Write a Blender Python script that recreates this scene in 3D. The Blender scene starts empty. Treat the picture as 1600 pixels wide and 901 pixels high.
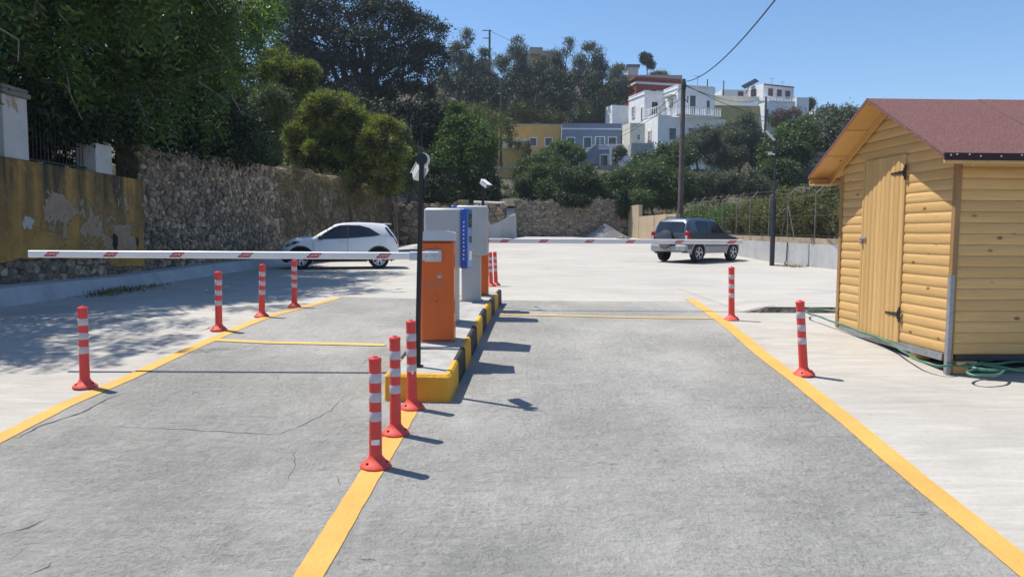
import bpy, bmesh, math, random
import numpy as np
from mathutils import Vector, Matrix, Euler

# ---------------------------------------------------------------- scene, camera, light
S = bpy.context.scene
COL = S.collection
rad = math.radians
HAZE = 0.0004
F = 1142.0                      # focal length of the photograph in pixels (1600 wide)
EYE = 1.573
PITCH = rad(4.28)
ROLL = rad(0.3)
cam_data = bpy.data.cameras.new("camera")
cam_data.sensor_width = 36.0
cam_data.lens = 36.0 * F / 1600.0
cam_data.clip_start = 0.05
cam_data.clip_end = 5000.0
cam = bpy.data.objects.new("camera", cam_data)
COL.objects.link(cam)
CR = Matrix.Rotation(math.pi / 2 - PITCH, 3, 'X') @ Matrix.Rotation(ROLL, 3, 'Z')
cam.matrix_world = Matrix.Translation((0, 0, EYE)) @ CR.to_4x4()
S.camera = cam

SUN_DIR = Vector((-0.404, 0.209, 0.891)).normalized()      # towards the sun
world = bpy.data.worlds.new("World")
S.world = world
world.use_nodes = True
wn = world.node_tree
wn.nodes.clear()
sky = wn.nodes.new('ShaderNodeTexSky')
sky.sky_type = 'NISHITA'
sky.sun_disc = False
sky.sun_elevation = math.asin(SUN_DIR.z)
sky.sun_rotation = math.atan2(SUN_DIR.x, SUN_DIR.y)
sky.altitude = 20
sky.air_density = 1.0
sky.dust_density = 0.25
sky.ozone_density = 4.5
bg = wn.nodes.new('ShaderNodeBackground')
bg.inputs[1].default_value = 0.115
wo = wn.nodes.new('ShaderNodeOutputWorld')
hsv = wn.nodes.new('ShaderNodeHueSaturation')
hsv.inputs['Saturation'].default_value = 1.10
wn.links.new(sky.outputs[0], hsv.inputs['Color'])
wn.links.new(hsv.outputs[0], bg.inputs[0])
wn.links.new(bg.outputs[0], wo.inputs[0])
sun_data = bpy.data.lights.new("sun", 'SUN')
sun_data.energy = 4.3
sun_data.angle = rad(0.53)
sun_data.color = (1.0, 0.94, 0.85)
sun = bpy.data.objects.new("sun", sun_data)
sun.rotation_euler = SUN_DIR.to_track_quat('Z', 'Y').to_euler()
sun.location = (-20, 10, 60)
COL.objects.link(sun)
S.view_settings.view_transform = 'Standard'
S.view_settings.look = 'None'
S.view_settings.exposure = 0.50
S.view_settings.gamma = 1.0
S.cycles.max_bounces = 6
S.cycles.use_denoising = True

# ---------------------------------------------------------------- ground height and photo measuring
GK = [(-40, -0.9), (-6, -0.819), (9.4, 0.336), (10.0, 0.368), (11.0, 0.385), (13.0, 0.40), (22.0, 0.445), (26.0, 0.475)]
def sstep(a, b, x):
    t = min(1.0, max(0.0, (x - a) / (b - a)))
    return t * t * (3 - 2 * t)
def G(x, y):
    """height of the car park surface"""
    if y <= 26.0:
        for (a, za), (b, zb) in zip(GK, GK[1:]):
            if y <= b:
                return za + (zb - za) * max(0.0, (y - a)) / (b - a)
    k = 0.0365 * (0.30 + 0.70 * sstep(-8.5, -1.0, x))
    return 0.475 + (min(y, 56.0) - 26.0) * k * sstep(24, 34, y)
def interp(tab, x):
    if x <= tab[0][0]: return tab[0][1]
    for (a, va), (b, vb) in zip(tab, tab[1:]):
        if x <= b:
            t_ = (x - a) / (b - a); return va + (vb - va) * t_
    return tab[-1][1]
def ray(px, py):
    v = CR @ Vector((px - 800.0, 450.5 - py, -F))
    return v / v.y                                        # unit step in y
def at(px, py, d):
    """world point seen at pixel px,py whose y is d"""
    v = ray(px, py)
    return Vector((v.x * d, d, EYE + v.z * d))
def onG(px, py, h=0.0):
    """world point where the line of sight meets the surface raised by h"""
    v = ray(px, py)
    lo = 1.0; d = 1.0
    while d < 120:
        p = (v.x * d, d, EYE + v.z * d)
        if p[2] <= G(p[0], p[1]) + h:
            break
        lo = d; d += 0.25
    hi = d
    for _ in range(30):
        m = (lo + hi) / 2
        if EYE + v.z * m <= G(v.x * m, m) + h: hi = m
        else: lo = m
    return Vector((v.x * hi, hi, G(v.x * hi, hi) + h))

# ---------------------------------------------------------------- materials
def new_mat(name):
    m = bpy.data.materials.new(name)
    m.use_nodes = True
    nt = m.node_tree
    for n in list(nt.nodes): nt.nodes.remove(n)
    out = nt.nodes.new('ShaderNodeOutputMaterial')
    b = nt.nodes.new('ShaderNodeBsdfPrincipled')
    nt.links.new(b.outputs[0], out.inputs[0])
    return m, nt, b, out
class NT:
    """small node helper"""
    def __init__(s, nt): s.nt = nt
    def n(s, t, **kw):
        n = s.nt.nodes.new(t)
        for k, v in kw.items(): setattr(n, k, v)
        return n
    def put(s, sock, v):
        if hasattr(v, 'is_output'): s.nt.links.new(v, sock)
        elif v is not None: sock.default_value = v
    def pos(s, scale=(1, 1, 1), kind='pos', rot=(0, 0, 0), loc=(0, 0, 0)):
        if kind == 'pos': src = s.n('ShaderNodeNewGeometry').outputs['Position']
        else: src = s.n('ShaderNodeTexCoord').outputs['Object']
        m = s.n('ShaderNodeMapping'); s.nt.links.new(src, m.inputs[0])
        m.inputs['Scale'].default_value = scale; m.inputs['Rotation'].default_value = rot
        s.put(m.inputs['Location'], loc)
        return m.outputs[0]
    def noise(s, vec, scale=5, detail=4, rough=0.55, dist=0.0):
        t = s.n('ShaderNodeTexNoise'); s.put(t.inputs['Vector'], vec)
        t.inputs['Scale'].default_value = scale; t.inputs['Detail'].default_value = detail
        t.inputs['Roughness'].default_value = rough; t.inputs['Distortion'].default_value = dist
        return t.outputs['Fac']
    def voro(s, vec, scale=5, feature='F1', rnd=1.0, out='Distance'):
        t = s.n('ShaderNodeTexVoronoi'); s.put(t.inputs['Vector'], vec); t.feature = feature
        t.inputs['Scale'].default_value = scale; t.inputs['Randomness'].default_value = rnd
        return t.outputs[out]
    def ramp(s, v, stops, interp='LINEAR'):
        r = s.n('ShaderNodeValToRGB'); s.put(r.inputs[0], v); cr = r.color_ramp; cr.interpolation = interp
        while len(cr.elements) < len(stops): cr.elements.new(0.5)
        for e, (p, c) in zip(cr.elements, stops):
            e.position = p
            if not hasattr(c, '__len__'): c = (c, c, c)
            e.color = (c[0], c[1], c[2], 1)
        return r.outputs[0]
    def mix(s, f, a, b, mode='MIX'):
        m = s.n('ShaderNodeMix', data_type='RGBA', blend_type=mode)
        s.put(m.inputs[0], f)
        for sk, v in ((m.inputs[6], a), (m.inputs[7], b)):
            if isinstance(v, (tuple, list)): v = (v[0], v[1], v[2], 1)
            s.put(sk, v)
        return m.outputs[2]
    def math(s, op, a, b=0.0, c=None):
        m = s.n('ShaderNodeMath', operation=op); s.put(m.inputs[0], a); s.put(m.inputs[1], b)
        if c is not None: s.put(m.inputs[2], c)
        return m.outputs[0]
    def bump(s, h, dist=0.01, strength=1.0, normal=None):
        b = s.n('ShaderNodeBump'); s.put(b.inputs['Height'], h)
        b.inputs['Distance'].default_value = dist; b.inputs['Strength'].default_value = strength
        if normal is not None: s.put(b.inputs['Normal'], normal)
        return b.outputs[0]
    def sep(s, v):
        x = s.n('ShaderNodeSeparateXYZ'); s.put(x.inputs[0], v); return x.outputs
    def objrand(s): return s.n('ShaderNodeObjectInfo').outputs['Random']
    def isle(s): return s.n('ShaderNodeNewGeometry').outputs['Random Per Island']
def c4(c): return (c[0], c[1], c[2], 1)
def plain(name, col, rough=0.5, metal=0.0, vary=0.08, scale=6, bump=0.0, bscale=60, coat=0.0, dirt=None, kind='obj'):
    m, nt, b, out = new_mat(name); t = NT(nt)
    v = t.pos(kind=kind)
    n = t.noise(v, scale, 5, 0.6)
    lo = tuple(max(0, x * (1 - vary * 2)) for x in col); hi = tuple(min(1, x * (1 + vary)) for x in col)
    c = t.ramp(n, [(0.3, lo), (0.7, hi)])
    if dirt:
        n2 = t.noise(v, scale * 2.3, 6, 0.7)
        c = t.mix(t.ramp(n2, [(0.55, 0.0), (0.75, 1.0)]), c, dirt)
    nt.links.new(c, b.inputs['Base Color'])
    b.inputs['Metallic'].default_value = metal
    nr = t.ramp(n, [(0.2, rough * 0.85), (0.8, min(1, rough * 1.15))])
    nt.links.new(nr, b.inputs['Roughness'])
    b.inputs['Coat Weight'].default_value = coat
    if coat: b.inputs['Coat Roughness'].default_value = 0.05
    if bump:
        nt.links.new(t.bump(t.noise(v, bscale, 4, 0.6), bump), b.inputs['Normal'])
    return m

def m_ramp_concrete():
    m, nt, b, out = new_mat('grey rough ramp concrete'); t = NT(nt)
    v = t.pos()
    big = t.noise(v, 0.45, 4, 0.6); med = t.noise(v, 1.6, 6, 0.7, 0.3); grain = t.noise(v, 75, 3, 0.75); grit = t.noise(v, 34, 5, 0.8)
    streak = t.noise(t.pos(scale=(0.30, 2.2, 1.0)), 8, 5, 0.65, 0.2)                     # brushed across
    wheel = t.noise(t.pos(scale=(3.2, 0.28, 1.0)), 1.7, 6, 0.65, 0.3)                   # worn along the lanes
    c = t.ramp(big, [(0.34, (0.465, 0.455, 0.418)), (0.66, (0.520, 0.508, 0.466))])
    c = t.mix(t.ramp(med, [(0.42, 0.18), (0.54, 0.0)]), c, (0.36, 0.355, 0.335))
    c = t.mix(t.ramp(med, [(0.56, 0.0), (0.70, 0.3)]), c, (0.58, 0.565, 0.52))
    c = t.mix(t.ramp(wheel, [(0.52, 0.0), (0.68, 0.20)]), c, (0.36, 0.355, 0.335))
    c = t.mix(t.ramp(streak, [(0.56, 0.0), (0.72, 0.30)]), c, (0.26, 0.26, 0.25))
    # patches where the skin has worn off and the grit shows
    worn = t.ramp(t.noise(v, 0.9, 6, 0.7, 0.4), [(0.40, 0.45), (0.62, 1.0)])
    c = t.mix(t.math('MULTIPLY', t.ramp(grit, [(0.38, 1.0), (0.50, 0.0)]), t.math('MULTIPLY', worn, 0.55)), c, (0.21, 0.207, 0.195))
    c = t.mix(t.math('MULTIPLY', t.ramp(grit, [(0.55, 0.0), (0.68, 1.0)]), t.math('MULTIPLY', worn, 0.6)), c, (0.56, 0.55, 0.52))
    c = t.mix(t.ramp(grain, [(0.30, 0.30), (0.48, 0.0)]), c, (0.20, 0.20, 0.195))
    # short shallow tears in the surface
    tear = t.noise(t.pos(scale=(0.8, 2.6, 1)), 11, 4, 0.6, 1.2)
    tm = t.math('MULTIPLY', t.ramp(tear, [(0.27, 1.0), (0.335, 0.0)]), t.ramp(t.noise(v, 1.1, 3, 0.6), [(0.45, 0.0), (0.6, 1.0)]))
    c = t.mix(t.math('MULTIPLY', tm, 0.7), c, (0.13, 0.13, 0.128))
    nt.links.new(c, b.inputs['Base Color'])
    b.inputs['Roughness'].default_value = 0.93
    b.inputs['Specular IOR Level'].default_value = 0.25
    h = t.math('ADD', t.math('MULTIPLY', grit, t.math('ADD', 0.25, t.math('MULTIPLY', worn, 0.7))), t.math('MULTIPLY', med, 1.3))
    h = t.math('ADD', h, t.math('MULTIPLY', streak, 0.8))
    h = t.math('ADD', h, t.math('MULTIPLY', wheel, 0.7))
    lump = t.noise(v, 10, 7, 0.78, 0.3); lm = t.ramp(t.noise(v, 0.5, 4, 0.6), [(0.40, 0.35), (0.60, 1.0)])
    h = t.math('ADD', h, t.math('MULTIPLY', t.math('MULTIPLY', lump, 2.6), lm))
    h = t.math('SUBTRACT', h, t.math('MULTIPLY', tm, 0.7))
    nt.links.new(t.bump(h, 0.032), b.inputs['Normal'])
    return m
def m_lot_concrete():
    m, nt, b, out = new_mat('pale car park concrete'); t = NT(nt)
    v = t.pos()
    big = t.noise(v, 0.22, 5, 0.6); med = t.noise(t.pos(scale=(0.5, 1.6, 1)), 1.4, 6, 0.65, 0.4); fine = t.noise(v, 30, 5, 0.65)
    c = t.ramp(big, [(0.3, (0.405, 0.382, 0.338)), (0.7, (0.505, 0.480, 0.430))])
    c = t.mix(t.ramp(med, [(0.46, 0.0), (0.70, 0.75)]), c, (0.345, 0.325, 0.29))
    c = t.mix(t.ramp(fine, [(0.3, 0.35), (0.5, 0.0)]), c, (0.30, 0.29, 0.265))
    sw = t.noise(t.pos(scale=(0.35, 3.5, 1), rot=(0, 0, -0.12)), 3.0, 6, 0.7, 0.6)
    c = t.mix(t.ramp(sw, [(0.50, 0.0), (0.66, 0.40)]), c, (0.60, 0.585, 0.55))
    c = t.mix(t.ramp(t.noise(v, 0.5, 6, 0.7, 0.8), [(0.56, 0.0), (0.70, 0.35)]), c, (0.33, 0.31, 0.275))
    ln = t.noise(t.pos(scale=(0.10, 1.3, 1), rot=(0, 0, 0.06)), 2.3, 3, 0.5, 0.3)
    c = t.mix(t.ramp(ln, [(0.485, 0.0), (0.5, 0.35), (0.515, 0.0)]), c, (0.36, 0.35, 0.33))
    spot = t.voro(v, 3.1)
    c = t.mix(t.ramp(spot, [(0.02, 0.55), (0.05, 0.0)]), c, (0.22, 0.21, 0.20))
    dk = t.noise(t.pos(loc=(40, 3, 0)), 0.35, 6, 0.72, 1.0)
    c = t.mix(t.ramp(dk, [(0.58, 0.0), (0.66, 0.30)]), c, (0.27, 0.26, 0.235))
    nt.links.new(c, b.inputs['Base Color'])
    b.inputs['Roughness'].default_value = 0.9
    b.inputs['Specular IOR Level'].default_value = 0.25
    h = t.math('ADD', t.math('MULTIPLY', fine, 0.4), t.math('MULTIPLY', med, 0.8))
    nt.links.new(t.bump(h, 0.010), b.inputs['Normal'])
    return m
def m_paint_line(name, col, wear=0.62):
    m, nt, b, out = new_mat(name); t = NT(nt)
    v = t.pos()
    f = t.noise(v, 38, 5, 0.75); g = t.noise(v, 2.4, 5, 0.6)
    c = t.mix(t.ramp(g, [(0.35, 0.0), (0.7, 1.0)]), tuple(x * 0.88 for x in col), tuple(min(1, x * 1.08) for x in col))
    w = t.math('ADD', t.math('MULTIPLY', f, 0.75), t.math('MULTIPLY', g, 0.25))
    c = t.mix(t.ramp(w, [(wear, 0.0), (wear + 0.07, 1.0)]), c, (0.36, 0.33, 0.26))
    nt.links.new(c, b.inputs['Base Color']); b.inputs['Roughness'].default_value = 0.75
    nt.links.new(t.bump(f, 0.012), b.inputs['Normal'])
    return m
def m_stone(name, cols, dark=(0.065, 0.053, 0.040), lichen=0.25):
    m, nt, b, out = new_mat(name); t = NT(nt)
    v = t.pos()
    r = t.math('FRACT', t.math('ADD', t.isle(), t.objrand()))
    n = len(cols)
    c = t.ramp(r, [(i / n, cc) for i, cc in enumerate(cols)], 'CONSTANT')
    nz = t.noise(v, 9, 6, 0.7)
    c = t.mix(t.ramp(nz, [(0.35, 0.75), (0.6, 0.0)]), c, dark)
    big = t.noise(v, 0.5, 4, 0.6)
    c = t.mix(t.ramp(big, [(0.42, 0.0), (0.68, lichen)]), c, (0.12, 0.105, 0.085))
    c = t.mix(t.ramp(t.noise(v, 45, 4, 0.7), [(0.5, 0.0), (0.75, 0.5)]), c, (0.40, 0.38, 0.34))
    nt.links.new(c, b.inputs['Base Color']); b.inputs['Roughness'].default_value = 0.95
    nt.links.new(t.bump(t.math('ADD', nz, t.math('MULTIPLY', t.noise(v, 30, 5, 0.7), 0.5)), 0.05), b.inputs['Normal'])
    return m
def m_leaf(name, c_lo, c_hi, trans=0.35, rough=0.6, rare=None, spec=0.2):
    m, nt, b, out = new_mat(name); t = NT(nt)
    r = t.isle()
    c = t.ramp(r, [(0.0, c_lo), (0.55, tuple((a + d) / 2 for a, d in zip(c_lo, c_hi))), (1.0, c_hi)])
    v = t.pos()
    c = t.mix(t.ramp(t.noise(v, 0.8, 4, 0.6), [(0.35, 0.0), (0.65, 0.6)]), c, tuple(x * 1.25 for x in c_hi))
    c = t.mix(t.ramp(t.noise(v, 2.6, 3, 0.6), [(0.40, 0.55), (0.56, 0.0)]), c, tuple(x * 0.55 for x in c_lo))
    if rare: c = t.mix(t.ramp(t.math('FRACT', t.math('MULTIPLY', r, 13.7)), [(0.93, 0.0), (0.95, 1.0)]), c, rare)
    nt.links.new(c, b.inputs['Base Color']); b.inputs['Roughness'].default_value = rough
    b.inputs['Specular IOR Level'].default_value = spec
    tr = t.n('ShaderNodeBsdfTranslucent')
    t.put(tr.inputs[0], t.mix(1.0, c, (1.2, 1.35, 0.6), 'MULTIPLY'))
    mx = t.n('ShaderNodeMixShader'); mx.inputs[0].default_value = trans
    nt.links.new(b.outputs[0], mx.inputs[1]); nt.links.new(tr.outputs[0], mx.inputs[2])
    nt.links.new(mx.outputs[0], out.inputs[0])
    return m
def m_wood(name, axis, cols=((0.58, 0.350, 0.125), (0.72, 0.470, 0.195)), knots=True):
    """pine, grain along the given local axis"""
    m, nt, b, out = new_mat(name); t = NT(nt)
    r = t.objrand()
    off = t.n('ShaderNodeCombineXYZ'); t.put(off.inputs[0], t.math('MULTIPLY', r, 37.0)); t.put(off.inputs[1], t.math('MULTIPLY', r, 11.0)); t.put(off.inputs[2], t.math('MULTIPLY', r, 23.0))
    s = [1.0, 1.0, 1.0]; s['XYZ'.index(axis)] = 0.06
    v = t.pos(scale=s, kind='obj', loc=off.outputs[0])
    g = t.noise(v, 26, 6, 0.7, 1.2); g2 = t.noise(v, 95, 3, 0.6)
    c = t.ramp(g, [(0.3, cols[0]), (0.65, cols[1])])
    c = t.mix(t.ramp(g2, [(0.5, 0.0), (0.75, 0.25)]), c, tuple(x * 0.6 for x in cols[0]))
    c = t.mix(t.math('MULTIPLY', r, 0.50), c, tuple(x * 0.80 for x in cols[0]))
    wv = t.pos(kind='obj', loc=off.outputs[0])
    c = t.mix(t.ramp(t.noise(wv, 2.2, 3, 0.6), [(0.5, 0.0), (0.8, 0.35)]), c, (0.52, 0.36, 0.17))
    if knots:
        s2 = [1.0, 1.0, 1.0]; s2['XYZ'.index(axis)] = 0.55
        k = t.voro(t.pos(scale=s2, kind='obj', loc=off.outputs[0]), 5.2)
        c = t.mix(t.ramp(k, [(0.055, 0.95), (0.12, 0.0)]), c, (0.16, 0.07, 0.025))
    nt.links.new(c, b.inputs['Base Color']); b.inputs['Roughness'].default_value = 0.62
    nt.links.new(t.bump(g, 0.003), b.inputs['Normal'])
    return m
def m_plaster(name, col, dirt=(0.25, 0.23, 0.2), amt=0.4, peel=None, streak=0.0):
    m, nt, b, out = new_mat(name); t = NT(nt)
    v = t.pos()
    a = t.noise(v, 1.1, 5, 0.6); f = t.noise(v, 24, 4, 0.6)
    c = t.ramp(a, [(0.3, tuple(x * 0.86 for x in col)), (0.7, tuple(min(1, x * 1.06) for x in col))])
    c = t.mix(t.ramp(t.noise(v, 2.7, 6, 0.7), [(0.5, 0.0), (0.78, amt)]), c, dirt)
    if streak:
        sv = t.pos(scale=(1.0, 1.0, 0.12))
        c = t.mix(t.ramp(t.noise(sv, 2.1, 5, 0.65), [(0.5, 0.0), (0.68, streak)]), c, (0.085, 0.07, 0.05))
    if peel:
        c = t.mix(t.ramp(t.noise(v, 0.9, 7, 0.72, 0.3), [(0.575, 0.0), (0.60, 1.0)]), c, peel)
    nt.links.new(c, b.inputs['Base Color']); b.inputs['Roughness'].default_value = 0.9
    nt.links.new(t.bump(t.math('ADD', f, a), 0.008), b.inputs['Normal'])
    return m
def m_glass_dark(name, col=(0.012, 0.014, 0.017), rough=0.06):
    m, nt, b, out = new_mat(name); t = NT(nt)
    n = t.noise(t.pos(), 1.3, 3, 0.5)
    nt.links.new(t.ramp(n, [(0.3, tuple(x * 0.7 for x in col)), (0.7, tuple(x * 1.5 for x in col))]), b.inputs['Base Color'])
    b.inputs['Roughness'].default_value = rough; b.inputs['Specular IOR Level'].default_value = 0.7
    return m

M = {}
M['ramp'] = m_ramp_concrete()
M['lot'] = m_lot_concrete()
M['line'] = m_paint_line('worn yellow road paint', (0.72, 0.41, 0.095), 0.60)
M['thin_line'] = m_paint_line('faded thin yellow paint', (0.70, 0.46, 0.13), 0.56)
M['groove'] = plain('black joint sealant', (0.035, 0.036, 0.04), 0.8, vary=0.3, kind='pos', scale=20)
M['crack'] = plain('dark dirt in a crack', (0.10, 0.10, 0.098), 0.95, vary=0.4, kind='pos', scale=30)
M['kerb_y'] = m_paint_line('yellow kerb paint', (0.80, 0.42, 0.035), 0.66)
M['kerb_k'] = plain('black kerb paint', (0.022, 0.023, 0.027), 0.7, vary=0.5, scale=18, bump=0.01, dirt=(0.10, 0.10, 0.10), kind='pos')
M['island'] = plain('island top concrete', (0.42, 0.415, 0.385), 0.9, vary=0.14, scale=5, bump=0.008, bscale=45, dirt=(0.28, 0.27, 0.25), kind='pos')
M['upstand'] = m_plaster('blue grey cement render', (0.43, 0.44, 0.445), dirt=(0.20, 0.20, 0.20), amt=0.5, streak=0.12)
M['stone'] = m_stone('rubble stone', [(0.40, 0.30, 0.19), (0.22, 0.17, 0.12), (0.52, 0.40, 0.26), (0.15, 0.125, 0.095), (0.42, 0.315, 0.20), (0.28, 0.22, 0.16), (0.66, 0.52, 0.36), (0.33, 0.245, 0.155)])
M['stone_tan'] = m_stone('tan wall stone', [(0.42, 0.335, 0.235), (0.30, 0.25, 0.185), (0.50, 0.41, 0.295), (0.23, 0.195, 0.155), (0.36, 0.29, 0.21)], lichen=0.2)
M['mortar'] = plain('dark earth mortar', (0.11, 0.090, 0.066), 1.0, vary=0.3, scale=7, bump=0.04, bscale=14, dirt=(0.16, 0.14, 0.115), kind='pos')
M['soil'] = plain('dry brown soil', (0.085, 0.072, 0.042), 1.0, vary=0.3, scale=0.6, bump=0.05, bscale=6, dirt=(0.085, 0.085, 0.045), kind='pos')
M['red'] = plain('red orange flexible plastic', (0.74, 0.065, 0.055), 0.42, vary=0.06, scale=9, bump=0.0008, bscale=90, dirt=(0.55, 0.06, 0.045))
M['red_base'] = plain('scuffed red plastic foot', (0.78, 0.085, 0.055), 0.6, vary=0.1, scale=14, dirt=(0.62, 0.16, 0.12))
M['band'] = plain('pinkish white reflective band', (0.56, 0.50, 0.54), 0.35, vary=0.05, scale=20, dirt=(0.47, 0.42, 0.45))
M['black'] = plain('black powder coated steel', (0.012, 0.012, 0.014), 0.45, vary=0.2, scale=9)
M['orange'] = plain('orange powder coated steel', (0.70, 0.125, 0.012), 0.42, vary=0.05, scale=3, coat=0.1)
M['lgrey'] = plain('light grey painted steel', (0.43, 0.44, 0.435), 0.45, vary=0.05, scale=3)
M['cap'] = plain('grey moulded cap', (0.50, 0.52, 0.56), 0.4, vary=0.05, scale=5)
M['alu'] = plain('brushed aluminium', (0.56, 0.57, 0.60), 0.38, metal=0.5, vary=0.08, scale=9)
M['blue'] = plain('blue plastic panel', (0.018, 0.10, 0.42), 0.35, vary=0.05, scale=5)
M['blue_l'] = plain('light blue printed panel', (0.16, 0.30, 0.62), 0.4, vary=0.12, scale=9)
M['white'] = plain('white paint', (0.80, 0.80, 0.79), 0.4, vary=0.03, scale=4)
M['feltdark'] = plain('dark folded felt edge', (0.045, 0.022, 0.026), 0.95, vary=0.2, scale=20)
M['plate_old'] = plain('dull number plate', (0.42, 0.43, 0.42), 0.5, vary=0.1, scale=20)
M['print_white'] = plain('white print', (0.85, 0.85, 0.85), 0.5, vary=0.02)
M['print_red'] = plain('red reflective sticker', (0.50, 0.012, 0.03), 0.35, vary=0.08, scale=25)
M['screen'] = m_glass_dark('dark display glass')
M['dark'] = plain('dark grey steel', (0.035, 0.04, 0.045), 0.5, vary=0.15, scale=8)
M['pinex'] = m_wood('pine grain along x', 'X')
M['piney'] = m_wood('pine grain along y', 'Y')
M['pinez'] = m_wood('pine grain along z', 'Z', knots=False)
M['pinez_k'] = m_wood('pine post grain along z', 'Z', cols=((0.30, 0.165, 0.065), (0.40, 0.235, 0.095)))
M['soffit'] = m_wood('orange pine soffit', 'Y', cols=((0.62, 0.34, 0.10), (0.72, 0.43, 0.155)))
M['steel'] = plain('galvanised steel', (0.33, 0.345, 0.37), 0.45, metal=0.4, vary=0.12, scale=12)
M['hose'] = plain('green garden hose', (0.075, 0.21, 0.14), 0.4, vary=0.15, scale=6)
M['bark'] = plain('grey brown bark', (0.17, 0.13, 0.10), 0.95, vary=0.3, scale=4, bump=0.03, bscale=20, kind='pos')
M['bark_pale'] = plain('pale eucalyptus bark', (0.33, 0.27, 0.22), 0.9, vary=0.3, scale=2, bump=0.02, bscale=10, dirt=(0.16, 0.12, 0.10), kind='pos')
M['pole_wood'] = plain('weathered utility pole wood', (0.13, 0.105, 0.09), 0.9, vary=0.25, scale=3, bump=0.01, bscale=30, kind='pos')
M['cable'] = plain('black cable', (0.015, 0.015, 0.016), 0.6)

def m_felt():
    m, nt, b, out = new_mat('red brown mineral roofing felt'); t = NT(nt)
    v = t.pos(kind='obj')
    g = t.noise(v, 75, 4, 0.85); big = t.noise(v, 1.2, 4, 0.6)
    c = t.ramp(g, [(0.36, (0.06, 0.022, 0.024)), (0.5, (0.165, 0.070, 0.062)), (0.66, (0.34, 0.19, 0.165))])
    c = t.mix(t.ramp(big, [(0.4, 0.0), (0.7, 0.35)]), c, (0.145, 0.065, 0.07))
    nt.links.new(c, b.inputs['Base Color']); b.inputs['Roughness'].default_value = 0.95
    nt.links.new(t.bump(g, 0.004), b.inputs['Normal'])
    return m
M['felt'] = m_felt()

# ---------------------------------------------------------------- mesh building
def tag(o, label=None, cat=None, group=None, kind=None):
    if label: o['label'] = label
    if cat: o['category'] = cat
    if group: o['group'] = group
    if kind: o['kind'] = kind
    return o
def empty(name, loc=(0, 0, 0), rz=0.0, label=None, cat=None, group=None):
    o = bpy.data.objects.new(name, None); o.empty_display_size = 0.2
    o.location = loc; o.rotation_euler = (0, 0, rz)
    COL.objects.link(o)
    return tag(o, label, cat, group)
def link_mesh(name, me, parent=None):
    o = bpy.data.objects.new(name, me); COL.objects.link(o)
    if parent is not None: o.parent = parent
    return o
def world_loc(p):
    """world matrix of an Empty or part before the depsgraph has run"""
    m = Matrix.Identity(4)
    while p is not None:
        m = p.matrix_basis @ m; p = p.parent
    return m
def copy_tree(o, parent=None):
    c = o.copy(); COL.objects.link(c)
    if parent is not None: c.parent = parent
    for ch in list(o.children): copy_tree(ch, c)
    return c
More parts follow.
